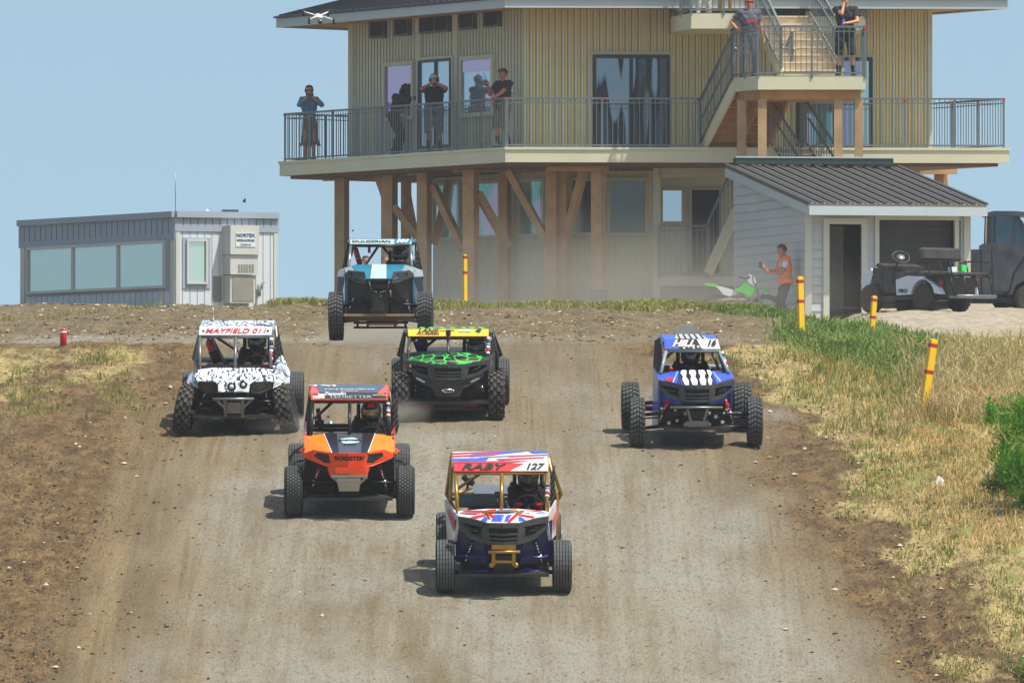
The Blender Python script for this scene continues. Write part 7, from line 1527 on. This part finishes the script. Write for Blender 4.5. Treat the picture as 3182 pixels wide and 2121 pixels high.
m = MB(); m.box((.02, -.158, 1.24), (.22, .004, .05)); m.build('shirt_print', M['txtred'], D['root'])
D = person('man in black leaning on the landing rail, one hand at his mouth', at(2628, 246.45, zl), R(-6), {'chest': (0, -.03, 1.28), 'hand-1': (-.02, -.15, 1.56), 'hand+1': (.06, -.32, 1.12), 'elbow-1': (-.3, -.3, -1), 'elbow+1': (.8, .1, -.5), 'curl-1': 1.4, 'curl+1': 1.2, 'hdir-1': (.1, -.1, 1), 'palm-1': (.6, .6, 0), 'hdir+1': (-.8, -.4, 0), 'palm+1': (0, -.3, -1), 'fat': 1.05, 'width': 1.08, 'foot-1': (-.15, 0, .09), 'foot+1': (.17, .0, .09)},
           M['skin'], [('shirt', M['c_black'], SHIRT, .022, .003), ('shorts', M['c_black'], {'pelvis': (0, 1), 'thigh': (0, 1), 'shin': (0, .10)}, .030, .004), ('sock', M['c_black'], {'shin': (.62, 1)}, .006), ('shoe', M['c_shoe'], {'foot': (0, 1)}, .010)], GD, (M['hair3'], 'short'), scale=1.02)
sunglasses(D); hold(D, 'drink_can', (-.02, -.34, 1.15), (.06, .06, .11), M['blue'], 'blue can in the hand of the man in black on the landing', 'can'); m = MB(); m.lathe([(.036, -.01), (.036, .01)], 12, 'Z', Vector((-.045, -.13, 1.50))); m.build('wristband', M['lime'], D['root'])
# two people on the top deck, only their legs inside the picture
D = person('white trousered person on the top deck, cut off above the knees', at(2186, 247.65, ZU), R(5), {'hand-1': (-.28, 0, .9), 'hand+1': (.28, 0, .9)}, M['skin'], [('shirt', M['c_navy'], SHIRT, .02), ('trousers', M['c_white'], {'pelvis': (0, 1), 'thigh': (0, 1), 'shin': (.0, 1)}, .018, .003), ('shoe', M['c_wshoe'], {'foot': (0, 1)}, .010)], GD, (M['hair2'], 'short'))
D = person('person in patterned shorts with bare legs on the top deck, cut by the frame', at(2254, 247.75, ZU), R(-5), {'hand-1': (-.28, 0, .9), 'hand+1': (.28, 0, .9)}, M['skin2'], [('shirt', M['c_white'], SHIRT, .02), ('shorts', M['c_pat'], {'pelvis': (0, 1), 'thigh': (0, 1), 'shin': (0, .3)}, .024, .003), ('shoe', M['c_shoe'], {'foot': (0, 1)}, .010)], GD, (M['hair'], 'short'))
# marshal in orange vest beside the shed
X_, Y_ = xs_(2440, 239.6), 239.6; D = person('marshal in orange reflective vest reading a phone beside the white shed wall', (X_, Y_, float(g(X_, Y_))), R(-78), {'chest': (0, -.02, 1.27), 'head': (0, -.07, 1.60), 'neck': (0, -.02, 1.46), 'face': (0, -1, -.35), 'hand-1': (-.12, -.40, 1.22), 'hand+1': (.10, -.36, 1.13), 'elbow-1': (-.3, .4, -.9), 'elbow+1': (.4, .4, -.9), 'curl-1': .9, 'curl+1': 1.0, 'hdir-1': (.1, -.7, .7), 'hdir+1': (-.1, -.8, .5), 'palm-1': (.8, 0, .5), 'palm+1': (-.8, 0, .5), 'fat': 1.02},
           M['skin2'], [('shirt', M['c_white'], SHIRT, .015), ('vest', M['c_orange'], {'torso': (0, 1), 'pelvis': (0, 1)}, .034, .003), ('trousers', M['c_navy'], {'thigh': (0, 1), 'shin': (0, 1)}, .018, .003), ('shoe', M['c_shoe'], {'foot': (0, 1)}, .010)], None, (M['hair'], 'short'))
co, tg_ = D['co'], D['tag']; tor = np.isin(tg_, [D['names'].index(k) for k in ('torso', 'pelvis')])
shell_v(D, 'reflective_band', M['c_silver'], tor & (co[:, 2] > 1.02) & (co[:, 2] < 1.07), .038, D['root']); shell_v(D, 'reflective_band', M['c_silver'], tor & (np.abs(co[:, 0]) > .10) & (np.abs(co[:, 0]) < .14) & (co[:, 2] > 1.07), .038, D['root'])
hold(D, 'phone', (-.05, -.52, 1.30), (.012, .07, .14), M['blk'], 'phone in the hands of the marshal in the orange vest', 'phone')
# two bystanders seen through the cage of the airborne buggy
for px, Y, sc, sh_, lab, hh in ((1136, 243.5, .88, 'c_white', 'dark haired bystander behind the teal buggy, seen through its cage', 'hair'), (1197, 244.5, .90, 'c_lilac', 'bystander in lilac tee behind the driver of the teal buggy', 'hair2')):
    X_ = xs_(px, Y); person(lab, (X_, Y, float(g(X_, Y))), R(12), {'hand-1': (-.25, -.1, .95), 'hand+1': (.25, -.1, .95), 'fat': 1.1}, M['skin'], [('shirt', M[sh_], SHIRT, .02, .003), ('trousers', M['c_navy'], {'pelvis': (0, 1), 'thigh': (0, 1), 'shin': (0, 1)}, .018), ('shoe', M['c_shoe'], {'foot': (0, 1)}, .01)], None, (M[hh], 'short'), scale=sc)

# ------------------------------------------------------------------ bushes, weeds, litter
def bush(loc, r, h, mats, label, n=2600, leaf=.06):
    root = empty('bush', loc, label=label, cat='bush'); rg = np.random.default_rng(int(abs(loc.x * 97)) + 3); V_ = []; F_ = []
    cl = [(rg.normal(0, r * .55), rg.normal(0, r * .5), rg.uniform(.08, .88) * h, rg.uniform(.14, .30) * r) for _ in range(60)]
    for i in range(n):
        c = cl[rg.integers(len(cl))]; d = rg.normal(0, 1, 3); d /= np.linalg.norm(d); p = np.array(c[:3]) + d * np.array([1, 1, 1.9]) * c[3] * rg.uniform(.2, 1.1)
        if p[2] < .03: p[2] = rg.uniform(.03, .2)
        u = rg.normal(0, 1, 3); u[2] = abs(u[2]) * 2.2; u /= np.linalg.norm(u); w = np.cross(u, rg.normal(0, 1, 3)); w /= np.linalg.norm(w) + 1e-6; L = leaf * rg.uniform(.6, 1.4); q = L * .10; b = len(V_)
        V_ += [tuple(p - w * q * .4), tuple(p + u * L * .5 - w * q), tuple(p + u * L), tuple(p + u * L * .5 + w * q)]; F_ += [(b, b + 1, b + 2, b + 3)]
    rawmesh('foliage', V_, F_, mats, root); m = MB()
    for c in cl[:14]: m.tube([(0, 0, -.1), (c[0] * .5, c[1] * .5, c[2] * .5), (c[0], c[1], c[2])], [.014, .010, .005], 5)
    m.build('stem', M['fir2'], root); return root
bl = hit(3262, 1590); bush(bl, .66, 1.5, M['gbright'], 'bright green feathery bush at the right edge of the verge', 17000, .085)
bl = hit(3130, 1545); bush(bl, .28, .60, M['gb'], 'dark green low bush at the foot of the bright bush', 2200, .07)
bl = hit(3185, 2125); bush(bl, .18, .30, M['gb'], 'small green bush in the bottom right corner', 900, .05)
def weed(x, y, h, label):
    b = hit(x, y); o = empty('leafy_weed', b, label=label, cat='weed'); m = MB(); m.tube([(0, 0, -.03), (.02, 0, h * .5), (-.01, 0, h)], [.008, .006, .003], 5); m.build('stem', M['gb'], o); m = MB()
    for i in range(16): z = h * (.2 + .8 * i / 16); a = i * 2.4; L = .14 * (1.1 - z / h * .6); u = Vector((math.cos(a), math.sin(a), .7)).normalized(); w = u.cross(Vector((0, 0, 1))).normalized(); p = Vector((0, 0, z)); m.add([p, p + u * L * .5 + w * .022, p + u * L, p + u * L * .5 - w * .022], [(0, 1, 2, 3)])
    m.build('foliage', M['gb'], o)
weed(2850, 1130, .42, 'tall leafy weed just left of the nearest yellow post'); weed(2680, 1050, .40, 'leafy weed beside the small yellow post'); weed(2875, 1120, .28, 'short leafy weed touching the nearest yellow post')
b = hit(2922, 1512); o = MB(); o.panel([(-.05, 0, 0), (.07, .02, 0), (.04, .03, .09), (-.02, 0, .14)], .004); o.panel([(-.05, 0, 0), (-.02, 0, .14), (-.06, -.05, .06)], .004); q = o.build('paper_scrap', M['txtwht']); q.location = b; tag(q, 'crumpled white paper scrap in the dry verge', 'litter')
def clump(x, y, s, lab):
    b = hit(x, y); m = MB()
    for i in range(9): m.box((random.uniform(-s, s), random.uniform(-s, s), random.uniform(0, s)), (s * .9, s * .8, s * .7), rz=random.uniform(0, 3), rx=random.uniform(-.5, .5), bev=s * .2)
    q = m.build('mud_clump', M['clod_d']); q.location = b; tag(q, lab, 'mud clump')
clump(2660, 1235, .055, 'larger black mud clump in the dry grass near the nearest post'); clump(2740, 1222, .032, 'smaller black mud clump right of the larger one')
for i, (x, y, lab) in enumerate(((759, 625, 'dark flying dirt clod above the trailer roof'), (1096, 717, 'tiny flying dirt clod left of the teal buggy roof'))):
    m = MB(); m.box((0, 0, 0), (.05, .04, .035), rz=.5, rx=.4, bev=.01); m.box((.01, 0, .025), (.03, .03, .03), rz=.2, bev=.008); q = m.build('flying_clod', M['clod_d']); q.location = P(x, y, 176); q.scale = (1 - .45 * i,) * 3; tag(q, lab, 'dirt clod')

# ------------------------------------------------------------------ dusty air
hz, nt, bs = newmat('dusty_air'); nt.nodes.remove(bs); pv = N_(nt, 'ShaderNodeVolumePrincipled'); pv.inputs['Color'].default_value = (.96, .97, .98, 1); pv.inputs['Density'].default_value = .00022; pv.inputs['Anisotropy'].default_value = 0.1
nt.links.new(pv.outputs[0], nt.nodes['Material Output'].inputs['Volume'])
m = MB(); m.box((0, 130, 10), (9990 * 2 - 1000, 300, 42)); 
HX = 60
m = MB(); prism(m, [(-HX, -20), (HX, -20), (HX, 300), (-HX, 300)], -12, 22)
h_ = m.build('haze', hz); tag(h_, kind='stuff')

def dust(name, c, r, dens, label):      # a drifting cloud of dust, denser near its middle
    m_, nt, bs = newmat('dust'); nt.nodes.remove(bs); pv = N_(nt, 'ShaderNodeVolumePrincipled'); pv.inputs['Color'].default_value = (*srgb(226, 214, 194), 1)
    L = N_(nt, 'ShaderNodeVectorMath', operation='LENGTH'); nt.links.new(objco(nt), L.inputs[0]); f = ramp(nt, L.outputs['Value'], [(.15, 1), (.98, 0)], 'EASE')
    n_ = ramp(nt, noise(nt, objco(nt), 2.2, 2, .5), [(.3, .35), (.7, 1)]); k = N_(nt, 'ShaderNodeMath', operation='MULTIPLY'); nt.links.new(f, k.inputs[0]); nt.links.new(n_, k.inputs[1])
    k2 = N_(nt, 'ShaderNodeMath', operation='MULTIPLY'); nt.links.new(k.outputs[0], k2.inputs[0]); k2.inputs[1].default_value = dens; nt.links.new(k2.outputs[0], pv.inputs['Density']); nt.links.new(pv.outputs[0], nt.nodes['Material Output'].inputs['Volume'])
    m = MB(); m.ball((0, 0, 0), 1, 24, 14); o = m.build(name, m_); o.location = c; o.scale = r; tag(o, label, 'dust', kind='stuff')
dust('dust_cloud', (1.6, 222, 4.5), (6.6, 13, 2.2), .06, 'brown dust hanging below the tower')
dust('dust_cloud', (-2.1, 185, 3.25), (1.5, 3, .45), 1.3, 'dust kicked up under the airborne buggy')
dust('dust_cloud', P(880, 1325, 156.5), (.75, 1.6, .22), 1.5, 'dust behind the white sketched buggy')
dust('dust_cloud', P(1240, 1285, 157.6), (.6, 1.6, .28), 1.5, 'dust behind the black and green buggy')
dust('dust_cloud', P(2400, 1300, 157.5), (.5, 1.6, .25), .8, 'dust behind the blue buggy')
